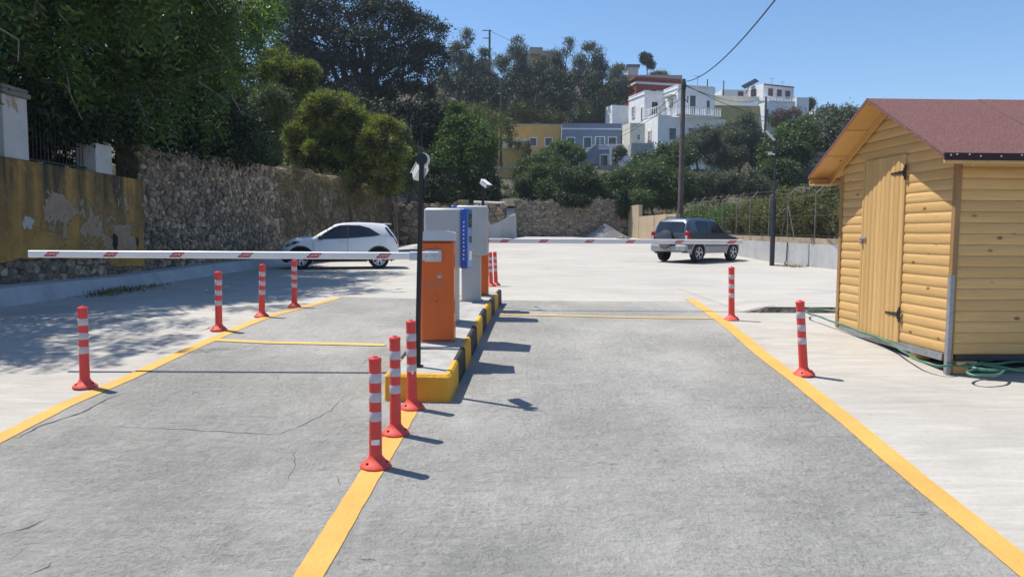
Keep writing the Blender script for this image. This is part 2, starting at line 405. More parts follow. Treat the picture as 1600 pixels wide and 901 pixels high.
class MB:
    def __init__(s): s.v = []; s.f = []; s.mi = []; s.cur = 0
    def m(s, i): s.cur = i; return s
    def add(s, vs, fs):
        k = len(s.v); s.v += [tuple(v) for v in vs]; s.f += [tuple(i + k for i in f) for f in fs]
        s.mi += [s.cur] * len(fs); return s
    def box(s, c, d, rot=None, bev=0.0):
        x, y, z = d[0] / 2, d[1] / 2, d[2] / 2
        if bev <= 0:
            vs = [Vector((a * x, b * y, e * z)) for e in (-1, 1) for a, b in ((-1, -1), (1, -1), (1, 1), (-1, 1))]
            fs = [(3, 2, 1, 0), (4, 5, 6, 7), (0, 1, 5, 4), (1, 2, 6, 5), (2, 3, 7, 6), (3, 0, 4, 7)]
        else:
            g = min(bev, x * .9, y * .9, z * .9)
            vs = []
            for e, ins in ((-z, g), (-z + g, 0), (z - g, 0), (z, g)):
                for a, b in ((-1, -1), (1, -1), (1, 1), (-1, 1)):
                    X, Y = x - ins, y - ins
                    pts = [(-X + g, -Y), (X - g, -Y), (X, -Y + g), (X, Y - g), (X - g, Y), (-X + g, Y), (-X, Y - g), (-X, -Y + g)]
                vs += [Vector((p[0], p[1], e)) for p in pts]
            fs = [tuple(range(7, -1, -1)), tuple(range(24, 32))]
            for r in range(3):
                for i in range(8):
                    j = (i + 1) % 8
                    fs.append((r * 8 + i, r * 8 + j, r * 8 + 8 + j, r * 8 + 8 + i))
        if rot is not None: vs = [rot @ v for v in vs]
        c = Vector(c)
        return s.add([v + c for v in vs], fs)
    def bx(s, x0, x1, y0, y1, z0, z1, bev=0.0):
        return s.box(((x0 + x1) / 2, (y0 + y1) / 2, (z0 + z1) / 2), (abs(x1 - x0), abs(y1 - y0), abs(z1 - z0)), None, bev)
    def tube(s, pts, r, n=6, caps=True):
        pts = [Vector(p) for p in pts]
        rs = r if hasattr(r, '__len__') else [r] * len(pts)
        k = len(s.v); fs = []
        ref = None
        for i, p in enumerate(pts):
            d = (pts[min(i + 1, len(pts) - 1)] - pts[max(i - 1, 0)])
            d = d.normalized() if d.length > 1e-9 else Vector((0, 0, 1))
            if ref is None: ref = Vector((1, 0, 0)) if abs(d.x) < 0.9 else Vector((0, 1, 0))
            a = (ref - d * ref.dot(d)).normalized(); b_ = d.cross(a); ref = a
            for j in range(n):
                t = 2 * math.pi * j / n
                s.v.append(tuple(p + (a * math.cos(t) + b_ * math.sin(t)) * rs[i]))
        for i in range(len(pts) - 1):
            for j in range(n):
                q = (j + 1) % n
                fs.append((k + i * n + j, k + i * n + q, k + (i + 1) * n + q, k + (i + 1) * n + j))
        if caps:
            fs.append(tuple(k + j for j in range(n - 1, -1, -1))); fs.append(tuple(k + (len(pts) - 1) * n + j for j in range(n)))
        s.f += fs; s.mi += [s.cur] * len(fs); return s
    def lathe(s, prof, c=(0, 0, 0), n=20, axis='Z', caps=True):
        k = len(s.v); fs = []
        for r, z in prof:
            for j in range(n):
                t = 2 * math.pi * j / n
                p = (r * math.cos(t), r * math.sin(t), z)
                if axis == 'Y': p = (p[0], p[2], p[1])
                if axis == 'X': p = (p[2], p[0], p[1])
                s.v.append((p[0] + c[0], p[1] + c[1], p[2] + c[2]))
        for i in range(len(prof) - 1):
            for j in range(n):
                q = (j + 1) % n; f = (k + i * n + j, k + i * n + q, k + (i + 1) * n + q, k + (i + 1) * n + j)
                fs.append(f if axis != 'Y' else f[::-1])
        if caps and prof[0][0] > 1e-6: fs.append(tuple(k + j for j in range(n - 1, -1, -1)))
        if caps and prof[-1][0] > 1e-6: fs.append(tuple(k + (len(prof) - 1) * n + j for j in range(n)))
        s.f += fs; s.mi += [s.cur] * len(fs); return s
    def prism(s, poly, a, b):
        """poly: list of 3d points; extruded by the vector from a to b"""
        n = len(poly); d = Vector(b) - Vector(a)
        vs = [Vector(p) for p in poly]
        return s.add(vs + [v + d for v in vs], [tuple(range(n - 1, -1, -1)), tuple(range(n, 2 * n))] + [(i, (i + 1) % n, n + (i + 1) % n, n + i) for i in range(n)])
    def build(s, name, mat, parent=None, smooth=False, world=False):
        me = bpy.data.meshes.new(name)
        vs = s.v
        if world and parent is not None:
            im = world_loc(parent).inverted(); vs = [tuple(im @ Vector(v)) for v in vs]
        me.from_pydata(vs, [], s.f)
        mats = mat if isinstance(mat, (list, tuple)) else [mat]
        for m_ in mats: me.materials.append(M[m_] if isinstance(m_, str) else m_)
        if len(mats) > 1: me.polygons.foreach_set('material_index', s.mi)
        bm = bmesh.new(); bm.from_mesh(me); bmesh.ops.recalc_face_normals(bm, faces=bm.faces); bm.to_mesh(me); bm.free()
        if smooth:
            me.polygons.foreach_set('use_smooth', [True] * len(me.polygons))
            try: me.set_sharp_from_angle(angle=rad(smooth if smooth is not True else 40))
            except Exception: pass
        me.update()
        return link_mesh(name, me, parent)
def text_mb(string, size, frame, mb=None):
    """flat lettering: frame = (origin, right, up) of the middle of the text"""
    cu = bpy.data.curves.new('lettering', 'FONT'); cu.body = string; cu.size = size
    cu.align_x = 'CENTER'; cu.align_y = 'CENTER'; cu.resolution_u = 2
    ob = bpy.data.objects.new('lettering', cu); COL.objects.link(ob)
    dg = bpy.context.evaluated_depsgraph_get(); dg.update()
    me = bpy.data.meshes.new_from_object(ob.evaluated_get(dg))
    o, r, u = (Vector(a) for a in frame)
    vs = [o + r * v.co.x + u * v.co.y for v in me.vertices]; fs = [tuple(p.vertices) for p in me.polygons]
    bpy.data.objects.remove(ob); bpy.data.curves.remove(cu); bpy.data.meshes.remove(me)
    mb = mb or MB(); mb.add(vs, fs); return mb

# ---------------------------------------------------------------- foliage
RNG = np.random.default_rng(7)
def unit(a): return a / np.maximum(1e-9, np.linalg.norm(a, axis=1, keepdims=True))
def sample_crown(ells, n, clump_n=45, clump_r=0.4, lo=0.55, up=0.25, rng=RNG):
    """points in leaf clumps scattered through a set of ellipsoids (centre, radii)"""
    C = np.array([e[0] for e in ells], float); R = np.array([e[1] for e in ells], float)
    w = (R.prod(axis=1)) ** (2 / 3); w /= w.sum()
    K = max(3, n // clump_n)
    idx = rng.choice(len(ells), K, p=w)
    d = unit(rng.normal(size=(K, 3)) + np.array([0, 0, up]))
    rr = rng.uniform(lo, 1.0, (K, 1)) ** 0.7
    ck = C[idx] + d * R[idx] * rr
    cs = clump_r * rng.uniform(0.55, 1.35, K)
    j = rng.integers(0, K, n)
    off = rng.normal(size=(n, 3)) * 0.55
    P = ck[j] + off * cs[j][:, None] * np.array([1, 1, 0.75])
    O = unit(d[j] * 0.9 + off)
    return P, O
def leaf_mesh(name, P, A, B, L, W):
    """diamond leaves: P base, A long axis, B side axis, L length, W width"""
    n = len(P); L = L[:, None]; W = W[:, None]
    V = np.empty((n, 4, 3)); V[:, 0] = P; V[:, 1] = P + A * L * 0.45 + B * W * 0.5
    V[:, 2] = P + A * L; V[:, 3] = P + A * L * 0.45 - B * W * 0.5
    me = bpy.data.meshes.new(name)
    me.vertices.add(n * 4); me.vertices.foreach_set('co', V.reshape(-1).astype(np.float32))
    me.loops.add(n * 4); me.loops.foreach_set('vertex_index', np.arange(n * 4, dtype=np.int32))
    me.polygons.add(n); me.polygons.foreach_set('loop_start', np.arange(0, n * 4, 4, dtype=np.int32))
    me.polygons.foreach_set('loop_total', np.full(n, 4, dtype=np.int32))
    me.update(calc_edges=True)
    return me
def bumpy(ells, k, seed, s0=.28, s1=.5):
    """adds smaller lobes round the surface of each ellipsoid so the outline is uneven"""
    r = random.Random(seed); out = [(c, tuple(x * .80 for x in q)) for c, q in ells]
    for c, q in ells:
        for i in range(k):
            d = Vector((r.gauss(0, 1), r.gauss(0, 1), r.gauss(.25, 1))).normalized(); s = r.uniform(s0, s1)
            m = min(q)
            out.append(((c[0] + d.x * q[0] * .85, c[1] + d.y * q[1] * .85, c[2] + d.z * q[2] * .85), (m * s, m * s, m * s * .8)))
    return out
def crown(name, ells, n, size, mat, parent, aspect=0.45, droop=0.0, spread=0.8, clump_n=45, clump_r=0.4, lo=0.5, up=0.25, seed=1, lobes=0):
    if lobes: ells = bumpy(ells, lobes, seed)
    rng = np.random.default_rng(seed)
    P, O = sample_crown(ells, n, clump_n, clump_r, lo, up, rng)
    A = unit(O * (1 - spread) + rng.normal(size=(n, 3)) * spread * 0.7 + np.array([0, 0, -droop]))
    N = unit(O * 1.0 + rng.normal(size=(n, 3)) * 0.55 + np.array([0, 0, 0.35])); B = unit(np.cross(N, A))
    L = size * rng.uniform(0.6, 1.3, n)
    im = world_loc(parent).inverted(); P = P + np.array(im.translation)
    me = leaf_mesh(name, P, A, B, L, L * aspect)
    me.materials.append(M[mat])
    o = link_mesh(name, me, parent)
    return o
def fronds(name, ells, n, length, pairs, leaf, mat, parent, seed=1, droop=0.9, clump_n=6, clump_r=0.35, lo=0.55):
    """drooping compound leaves: a rachis with paired leaflets"""
    rng = np.random.default_rng(seed)
    P, O = sample_crown(ells, n, clump_n, clump_r, lo, 0.0, rng)
    A = unit(O + rng.normal(size=(n, 3)) * 0.5 + np.array([0, 0, -droop * 0.6]))
    Bv = unit(np.cross(A, np.array([0, 0, 1.0]) + rng.normal(size=(n, 3)) * 0.35))
    L = length * rng.uniform(0.7, 1.25, n)
    ps, aa, bb, ll = [], [], [], []
    for k in range(pairs):
        t = (k + 0.6) / pairs
        base = P + A * (L * t)[:, None] + np.array([0, 0, -1.0]) * (L * 0.55 * t * t)[:, None]
        for sgn in (-1, 1):
            ps.append(base); a = unit(Bv * sgn + A * 0.45 + np.array([0, 0, -0.35]) + rng.normal(size=(n, 3)) * 0.12)
            aa.append(a); bb.append(unit(np.cross(a, np.cross(A, Bv)) + rng.normal(size=(n, 3)) * 0.25))
            ll.append(leaf * rng.uniform(0.75, 1.2, n) * (1.0 - 0.35 * abs(t - 0.5)))
    P2 = np.concatenate(ps); A2 = np.concatenate(aa); B2 = np.concatenate(bb); L2 = np.concatenate(ll)
    im = world_loc(parent).inverted(); P2 = P2 + np.array(im.translation)
    me = leaf_mesh(name, P2, A2, B2, L2, L2 * 0.34)
    me.materials.append(M[mat])
    return link_mesh(name, me, parent)
def limbs(base, ells, r0, rng, rise=0.35, n=6):
    """a tapered trunk with limbs that reach towards the clumps of the crown"""
    mb = MB(); base = Vector(base)
    cs = [Vector(e[0]) for e in ells]
    low = min(c.z - e[1][2] * 0.6 for c, e in zip(cs, ells))
    mid = sum(cs, Vector()) / len(cs)
    fork = base.lerp(Vector((mid.x, mid.y, max(low, base.z + 0.5))), 0.85)
    w = Vector((rng.uniform(-.1, .1), rng.uniform(-.1, .1), 0)) * (fork - base).length
    mb.tube([base - Vector((0, 0, 0.2)), base + (fork - base) * 0.35 + w * 0.6, base + (fork - base) * 0.7 + w, fork], [r0 * 1.2, r0 * .95, r0 * .8, r0 * .7], 8)
    for c in cs:
        e = c + Vector((rng.uniform(-.2, .2), rng.uniform(-.2, .2), 0.1))
        m1 = fork.lerp(e, 0.5) + Vector((rng.uniform(-.3, .3), rng.uniform(-.3, .3), 0.3)) * r0 * 3
        mb.tube([fork, m1, e], [r0 * .55, r0 * .32, r0 * .1], n)
        for q in range(2):
            e2 = e + Vector((rng.uniform(-1, 1), rng.uniform(-1, 1), rng.uniform(-.2, 1))) * r0 * 6
            mb.tube([m1.lerp(e, 0.6), e2], [r0 * .2, r0 * .06], 4)
    return mb
def ce(px, py, d, rx, ry, depth=None):
    """an ellipsoid of a crown seen at px,py, rx and ry pixels wide and high, at distance d"""
    k = d / F; c = at(px, py, d)
    return (tuple(c), (rx * k, (depth if depth else rx * k), ry * k))

# ---------------------------------------------------------------- rubble walls
def clip_poly(poly, nx, ny, c):
    out = []
    for i in range(len(poly)):
        a = poly[i]; b = poly[(i + 1) % len(poly)]
        da = a[0] * nx + a[1] * ny - c; db = b[0] * nx + b[1] * ny - c
        if da <= 0: out.append(a)
        if (da < 0 < db) or (db < 0 < da):
            t = da / (da - db); out.append((a[0] + (b[0] - a[0]) * t, a[1] + (b[1] - a[1]) * t))
    return out
def voronoi(s0, s1, tb, tt, size, rng, flat=1.0, drop=0.42):
    """irregular cells filling s0..s1, tb(s)..tt(s); flat > 1 makes the stones wide"""
    sx = size * flat; sy = size
    nx = int((s1 - s0) / sx) + 3; tmin = min(tb(s0), tb(s1)); tmax = max(tt(s0), tt(s1), tt((s0 + s1) / 2)); ny = int((tmax - tmin) / sy) + 3
    pts = {}
    for j in range(-1, ny):
        for i in range(-1, nx):
            if rng.random() < drop * (0.5 + 1.1 * (0.5 + 0.5 * math.sin(i * 0.55 + j * 0.31) * math.sin(j * 0.71 - i * 0.17))): continue
            pts[i, j] = (s0 + (i + 0.5 * (j % 2) + rng.uniform(-.42, .42)) * sx, tmin + (j + rng.uniform(-.36, .36)) * sy)
    cells = []
    for (i, j), p in pts.items():
        if not (s0 - sx * .2 < p[0] < s1 + sx * .2) or not (tb(p[0]) - sy * .1 < p[1] < tt(p[0]) + sy * .1): continue
        poly = [(p[0] - 1.3 * sx, p[1] - 1.3 * sy), (p[0] + 1.3 * sx, p[1] - 1.3 * sy), (p[0] + 1.3 * sx, p[1] + 1.3 * sy), (p[0] - 1.3 * sx, p[1] + 1.3 * sy)]
        for dj in (-2, -1, 0, 1, 2):
            for di in (-2, -1, 0, 1, 2):
                q = pts.get((i + di, j + dj))
                if q is None or (di == 0 and dj == 0): continue
                nx_, ny_ = (q[0] - p[0]) / (sx * sx), (q[1] - p[1]) / (sy * sy)
                c = ((q[0] ** 2 - p[0] ** 2) / (sx * sx) + (q[1] ** 2 - p[1] ** 2) / (sy * sy)) / 2
                poly = clip_poly(poly, nx_, ny_, c)
                if len(poly) < 3: break
            if len(poly) < 3: break
        if len(poly) >= 3: cells.append((p, poly))
    return cells
def stone_geo(p, poly, frame, rng, prot=(0.015, 0.06), gap=0.09):
    """frame(s, t, n) -> world point; a stone with chipped edges standing proud of the mortar"""
    cx = sum(a[0] for a in poly) / len(poly); cy = sum(a[1] for a in poly) / len(poly)
    h = rng.uniform(*prot); tx = rng.uniform(-.12, .12); ty = rng.uniform(-.12, .12)
    vs = []
    for k, nn in ((1 - gap, -0.03), (1 - gap * 1.4, h * .6), (0.72 - gap, h)):
        for a in poly:
            u = (a[0] - cx) * k; w = (a[1] - cy) * k
            vs.append(frame(cx + u, cy + w, nn + (tx * u + ty * w if nn > 0 else 0)))
    n = len(poly)
    fs = [tuple(2 * n + i for i in range(n))]
    for r in (0, 1):
        for i in range(n):
            j = (i + 1) % n; fs.append((r * n + i, r * n + j, (r + 1) * n + j, (r + 1) * n + i))
    return vs, fs
def rubble(parent, cells, frame, rng, mat, near_key, limit=290, prot=(0.015, 0.06), gap=0.09, part='stone'):
    """the nearest stones are parts of their own, the rest one joined part"""
    cells = sorted(cells, key=lambda c: near_key(c[0]))
    im = world_loc(parent).inverted(); rest = MB()
    for k, (p, poly) in enumerate(cells):
        vs, fs = stone_geo(p, poly, frame, rng, prot, gap)
        if k < limit:
            c0 = sum((Vector(v) for v in vs), Vector()) / len(vs)
            me = bpy.data.meshes.new(part); me.from_pydata([tuple(Vector(v) - c0) for v in vs], [], fs)
            me.materials.append(M[mat]); me.update()
            o = link_mesh(part, me, parent); o.location = im @ c0
        else: rest.add(vs, fs)
    if rest.v:
        o = rest.build('rubble_stones', mat, parent, world=True); o['kind'] = 'stuff'

# ---------------------------------------------------------------- ground sheets
KN = [a for a, _ in GK]
def ylines(y0, y1, step):
    ys = set([y0, y1]) | set(k for k in KN if y0 < k < y1)
    y = y0
    while y < y1: ys.add(round(y, 4)); y += step
    return sorted(ys)
def sheet(name, ys, xl, xr, nx, off, mat, zf=None, parent=None):
    vs, fs = [], []
    for y in ys:
        a, b = xl(y), xr(y)
        for i in range(nx + 1):
            x = a + (b - a) * i / nx
            vs.append((x, y, (zf(x, y) if zf else G(x, y)) + off))
    for j in range(len(ys) - 1):
        for i in range(nx):
            k = j * (nx + 1) + i; fs.append((k, k + 1, k + nx + 2, k + nx + 1))
    me = bpy.data.meshes.new(name); me.from_pydata(vs, [], fs)
    me.materials.append(M[mat] if isinstance(mat, str) else mat)
    me.polygons.foreach_set('use_smooth', [True] * len(me.polygons)); me.update()
    return link_mesh(name, me, parent)

BX0, BX1, BY1 = -8.45, 10.3, 52.0           # inside edges of the car park
lot = sheet('car_park_ground', ylines(-14, 57, 1.0), lambda y: -9.2, lambda y: 15.0, 40, 0.0, 'lot'); tag(lot, kind='structure')

def xat(pts, y):
    if y <= pts[0][1]:
        a, b = pts[0], pts[1]
    elif y >= pts[-1][1]:
        a, b = pts[-2], pts[-1]
    else:
        for a, b in zip(pts, pts[1:]):
            if y <= b[1]: break
    return a[0] + (b[0] - a[0]) * (y - a[1]) / (b[1] - a[1])
LEFT_LINE = [tuple(onG(*p)[:2]) for p in [(5, 683), (100, 634), (196, 593), (270, 558), (347, 524), (430, 492), (529, 466)]]
RIGHT_LINE = [tuple(onG(*p)[:2]) for p in [(1593, 880), (1424, 742), (1327, 660), (1247, 596), (1192, 555), (1128, 502), (1077, 467)]]
MID_LINE = [tuple(onG(*p)[:2]) for p in [(489, 890), (529, 824), (576, 746), (605, 700), (640, 641)]]
LEFT_LINE = [(xat(LEFT_LINE, -6), -6.0)] + LEFT_LINE
RIGHT_LINE = [(xat(RIGHT_LINE, -6), -6.0)] + RIGHT_LINE
MID_LINE = [(xat(MID_LINE, -6), -6.0)] + MID_LINE
YB = onG(930, 470.5).y
def bow(x): return YB + 0.35 * ((x - 1.4) / 3.5) ** 2
ys = ylines(-6, YB - 0.3, 0.5) + [YB - 0.001]
vs, fs = [], []
NX = 40
for j, y in enumerate(ys):
    for i in range(NX + 1):
        a, b = xat(LEFT_LINE, y), xat(RIGHT_LINE, y)
        x = a + (b - a) * i / NX
        yy = y if j < len(ys) - 1 else bow(x)
        vs.append((x, yy, G(x, yy) + 0.004))
for j in range(len(ys) - 1):
    for i in range(NX):
        k = j * (NX + 1) + i; fs.append((k, k + 1, k + NX + 2, k + NX + 1))
me = bpy.data.meshes.new('concrete_ramp'); me.from_pydata(vs, [], fs); me.materials.append(M['ramp'])
me.polygons.foreach_set('use_smooth', [True] * len(me.polygons)); me.update()
rampo = link_mesh('ramp_roadway', me); tag(rampo, kind='structure')

def strip(name, pts, w, off, mat, parent=None, jag=0.0, taper=False, kind='structure', rng=random.Random(3)):
    """a flat ribbon on the surface; pts are x,y"""
    P = []
    for a, b in zip(pts, pts[1:]):
        n = max(1, int(math.hypot(b[0] - a[0], b[1] - a[1]) / (0.06 if jag else 0.4)))
        cuts = set(i / n for i in range(n))
        for k in KN:
            if min(a[1], b[1]) < k < max(a[1], b[1]): cuts.add((k - a[1]) / (b[1] - a[1]))
        P += [(a[0] + (b[0] - a[0]) * t, a[1] + (b[1] - a[1]) * t) for t in sorted(cuts)]
    P.append(pts[-1])
    if jag: P = [(x + rng.uniform(-jag, jag), y + rng.uniform(-jag, jag)) for x, y in P]
    vs = []
    for i, p in enumerate(P):
        a = P[max(0, i - 1)]; b = P[min(len(P) - 1, i + 1)]
        dx, dy = b[0] - a[0], b[1] - a[1]; L = math.hypot(dx, dy) or 1
        ww = w * (rng.uniform(0.35, 1.3) if jag > .005 else rng.uniform(.97, 1.03) if jag else 1.0) * (min(1, 4 * i / len(P), 4 * (len(P) - 1 - i) / len(P)) if taper else 1)
        for s in (-1, 1):
            x = p[0] + s * -dy / L * ww / 2; y = p[1] + s * dx / L * ww / 2
            vs.append((x, y, G(x, y) + off))
    fs = [(2 * i, 2 * i + 2, 2 * i + 3, 2 * i + 1) for i in range(len(P) - 1)]
    me = bpy.data.meshes.new(name); me.from_pydata(vs, [], fs); me.materials.append(M[mat]); me.update()
    o = link_mesh(name, me, parent)
    if kind: o['kind'] = kind
    return o
def gx(pts): return [tuple(onG(*p)[:2]) for p in pts]
strip('yellow_lane_line', LEFT_LINE, 0.15, 0.009, 'line', jag=.0014)
strip('yellow_lane_line', RIGHT_LINE, 0.165, 0.009, 'line', jag=.0014)
strip('yellow_lane_line', MID_LINE, 0.15, 0.009, 'line', jag=.0014)
strip('yellow_stop_line', gx([(340, 532), (420, 536), (520, 538), (602, 540)]), 0.11, 0.012, 'thin_line')
strip('yellow_stop_line', gx([(781, 492), (880, 494), (1000, 497), (1122, 498)]), 0.11, 0.012, 'thin_line')
crk = random.Random(11)
for pts, w in [
    ([(-10, 690), (30, 684), (60, 668), (95, 655), (120, 648), (140, 640), (165, 625), (200, 612)], 0.022),
    ([(133, 660), (215, 669), (287, 671), (358, 676), (432, 680), (461, 669), (491, 655), (517, 642), (542, 617), (560, 606)], 0.006),
    ([(461, 700), (461, 727), (440, 765)], 0.004),
    ([(-10, 840), (46, 824), (92, 806)], 0.009),
    ([(40, 900), (75, 885), (84, 878)], 0.012), ([(355, 864), (378, 852)], 0.012), ([(525, 740), (534, 760)], 0.004),
    ([(300, 520), (320, 515), (345, 505)], 0.012), ([(835, 479), (842, 481)], 0.06), ([(829, 562), (930, 560)], 0.004)]:
    strip('surface_crack', gx(pts), w, 0.0065, 'crack', jag=0.012, taper=True, rng=crk)

# low step where the slab beyond the right lane is thicker
s0 = onG(1168, 488)
def wedge(x, y):
    return 0.085 * sstep(s0.x - 0.05, s0.x + 0.35, x) * (1 - sstep(s0.y, s0.y + 4.5, y))
slab = sheet('raised_slab', ylines(s0.y, s0.y + 4.6, 0.3), lambda y: s0.x - 0.05, lambda y: 9.9, 30, 0.0045, 'lot', zf=lambda x, y: G(x, y) + wedge(x, y)); tag(slab, kind='structure')
mb = MB(); n = 60
for i in range(n + 1):
    x = s0.x - 0.05 + (9.95 - s0.x) * i / n; zz = G(x, s0.y)
    yy = s0.y + 0.012 * math.sin(i * 1.7)
    mb.v += [(x, yy - 0.03, zz + 0.003), (x, yy + 0.004, zz + 0.0045 + wedge(x, s0.y))]
for i in range(n): mb.f.append((2 * i, 2 * i + 2, 2 * i + 3, 2 * i + 1)); mb.mi.append(0)
M['broken'] = plain('broken slab edge', (0.20, 0.185, 0.165), 1.0, vary=0.35, scale=12, bump=0.03, bscale=30, kind='pos')
edge = mb.build('slab_edge', 'broken'); tag(edge, kind='structure')

# ---------------------------------------------------------------- kerbed island
FR = onG(704, 629); FL = onG(597, 629); BR = onG(784, 474)
ax = Vector((BR.x - FR.x, BR.y - FR.y, 0)); LEN = ax.length; ax.normalize(); sx_ = Vector((-ax.y, ax.x, 0))   # to the left
WID = abs(FL.x - FR.x)
KH = 0.24
isl = empty('traffic_island', (FR.x, FR.y, G(FR.x, FR.y)), 0, 'narrow concrete island with yellow and black painted kerbs between the two lanes', 'traffic island')
def ip(u, w, h):
    """u along the island, w to the left of its right edge, h over the road"""
    p = Vector((FR.x, FR.y, 0)) + ax * u + sx_ * w
    return Vector((p.x, p.y, G(p.x, p.y) + h))
cuts = [6.34, 6.83, 7.37, 7.85, 8.46, 9.10, 9.64, 10.35, 10.95, 11.6, BR.y]
us = [(c - FR.y) / ax.y for c in cuts]; us[0] = 0
KW = 0.055
def kerb(u0, u1, w0, w1, side, col, label):
    n = 3; mb = MB(); b = 0.022; rows = []
    for i in range(n + 1):
        u = u0 + 0.004 + (u1 - u0 - 0.008) * i / n
        if side == 'r': sec = [(w0, -0.03), (w0 + 0.006, KH - b), (w0 + b, KH), (w1, KH), (w1, -0.03)]
        else: sec = [(w1, -0.03), (w1 - 0.006, KH - b), (w1 - b, KH), (w0, KH), (w0, -0.03)]
        rows.append([ip(u, w, h) for w, h in sec])
    k = 0
    vs = [p for r in rows for p in r]; fs = []
    for i in range(n):
        for j in range(4): fs.append((i * 5 + j, i * 5 + j + 1, i * 5 + 6 + j, i * 5 + 5 + j))
    fs += [(0, 1, 2, 3, 4), tuple(n * 5 + j for j in range(4, -1, -1))]
    mb.add(vs, fs); o = mb.build('kerb_block', col, isl, world=True); o['label'] = label
for i in range(len(us) - 1):
    col = 'kerb_y' if i % 2 == 0 else 'kerb_k'; lab = 'yellow painted kerb block' if i % 2 == 0 else 'black painted kerb block'
    u0 = us[i] if i else 0.0
    if i == 0: u0 = 0.075
    kerb(u0, us[i + 1], 0.0, KW, 'r', col, lab)
    kerb(u0, us[i + 1], WID - KW, WID, 'l', col, lab)
# front block with cut corners, end block
def front_block(u0, u1, flip, col, lab):
    c = 0.05; b = 0.022
    if not flip: outl = [(u1, 0), (u0 + c, 0), (u0, c * .35), (u0, WID - c * .35), (u0 + c, WID), (u1, WID)]
    else: outl = [(u0, 0), (u0, WID), (u1, WID), (u1, 0)]
    cu, cw = sum(a for a, _ in outl) / len(outl), WID / 2
    vs = []
    for ins, h in ((0, -0.03), (0.004, KH - b), (b, KH)):
        for a, w in outl:
            vs.append(ip(a + (ins if a < cu else -0.0 if not flip else -ins), w + (ins if w < cw else -ins), h))
    n = len(outl); fs = [tuple(2 * n + i for i in range(n))]
    for r in (0, 1):
        for i in range(n): j = (i + 1) % n; fs.append((r * n + i, r * n + j, (r + 1) * n + j, (r + 1) * n + i))
    mb = MB(); mb.add(vs, fs); o = mb.build('kerb_block', col, isl, world=True); o['label'] = lab
front_block(0.0, 0.072, False, 'kerb_y', 'yellow end block with cut corners')
mb = MB(); n = 14
vs = []; fs = []
for i in range(n + 1):
    u = 0.074 + (LEN - 0.076) * i / n
    vs += [ip(u, KW + 0.002, KH - 0.006), ip(u, WID - KW - 0.002, KH - 0.006), ip(u, KW + .002, -0.02), ip(u, WID - KW - .002, -0.02)]
for i in range(n):
    k = 4 * i; fs += [(k, k + 1, k + 5, k + 4), (k, k + 4, k + 6, k + 2), (k + 1, k + 3, k + 7, k + 5)]
fs += [(0, 2, 3, 1), (4 * n, 4 * n + 1, 4 * n + 3, 4 * n + 2)]
mb.add(vs, fs); mb.build('island_top', 'island', isl, world=True)
for pts, w in (([(655, 543), (690, 543), (714, 541)], 0.02),):
    mb = MB(); P3 = [onG(px, py, KH + 0.004) for px, py in pts]
    P3 = [p + Vector((0, 0, 0.002)) for p in P3]
    mb.tube(P3, 0.007, 5); mb.build('boom_shadow_line', 'cable', isl, world=True)  # thin black tube standing in for the boom's shadow across the island

# ---------------------------------------------------------------- flexible bollards
def bollard_proto():
    t = empty('bollard')
    mb = MB(); prof = [(0.0, 0.0), (0.104, 0.0), (0.106, 0.012), (0.098, 0.024), (0.076, 0.040), (0.056, 0.060), (0.047, 0.075), (0.044, 0.085)]
    mb.lathe(prof[1:], n=28); mb.build('foot', 'red_base', t, smooth=35)
    for k in range(3):
        a = rad(235 + 120 * k); mb = MB()
        c = Vector((0.078 * math.cos(a), 0.078 * math.sin(a), 0.041))
        mb.tube([c - Vector((0, 0, .01)), c + Vector((0, 0, 0.004))], 0.010, 10); mb.build('bolt_hole', 'dark', t)
    segs = [(0.075, 0.318), (0.378, 0.448), (0.508, 0.578), (0.643, 0.722)]
    mb = MB(); prof = [(0.044, 0.08)]
    for z in (0.318, 0.38, 0.446, 0.51, 0.576, 0.645, 0.722): prof.append((0.0415, z))
    prof += [(0.0415, 0.724)]
    mb.lathe(prof, n=24); mb.build('tube', 'red', t, smooth=35)
    for z0 in (0.318, 0.448, 0.578):
        mb = MB(); mb.lathe([(0.0416, z0), (0.0428, z0 + 0.002), (0.0428, z0 + 0.062), (0.0416, z0 + 0.064)], n=24); mb.build('reflective_band', 'band', t, smooth=35)
    mb = MB(); mb.lathe([(0.0415, 0.722), (0.044, 0.724), (0.044, 0.738), (0.038, 0.746), (0.018, 0.749), (0.016, 0.756), (0.006, 0.758), (0.0, 0.758)], n=24)
    mb.build('cap', 'red', t, smooth=35)
    return t
bol = bollard_proto()
BOL = [  # base px, py, top px, height scale, label, group
    (587, 729, 586, 1.0, 'nearest red and white bollard, the one with a small white sticker low on its tube', None),
    (618, 678, 617, 1.0, 'middle of the three red and white bollards standing in front of the kerbed island', None),
    (644, 638, 642, 1.0, 'red and white bollard nearest the yellow end of the kerbed island', None),
    (133, 605, 129, 1.0, 'leaning red and white bollard alone at the left edge of the left lane', None),
    (342, 516, 341, 1.0, 'red and white bollard where the left thin yellow stop line meets the lane line', None),
    (409, 495, 410, 1.0, 'middle one of the three red and white bollards lined up in tree shade', None),
    (460, 480, 460, 1.0, 'farthest bollard along the left lane line, in front of the white car', None),
    (1256, 586, 1250, 1.0, 'leaning red and white bollard nearest the wooden shed', None),
    (1143, 500, 1143, 1.0, 'red and white bollard at the left end of the broken slab edge', None),
    (767, 452, 766, 1.0, 'shorter looking left one of two bollards behind the far end of the island', None),
    (774.5, 450, 773, 1.0, 'right one of two bollards behind the far end of the island', None)]
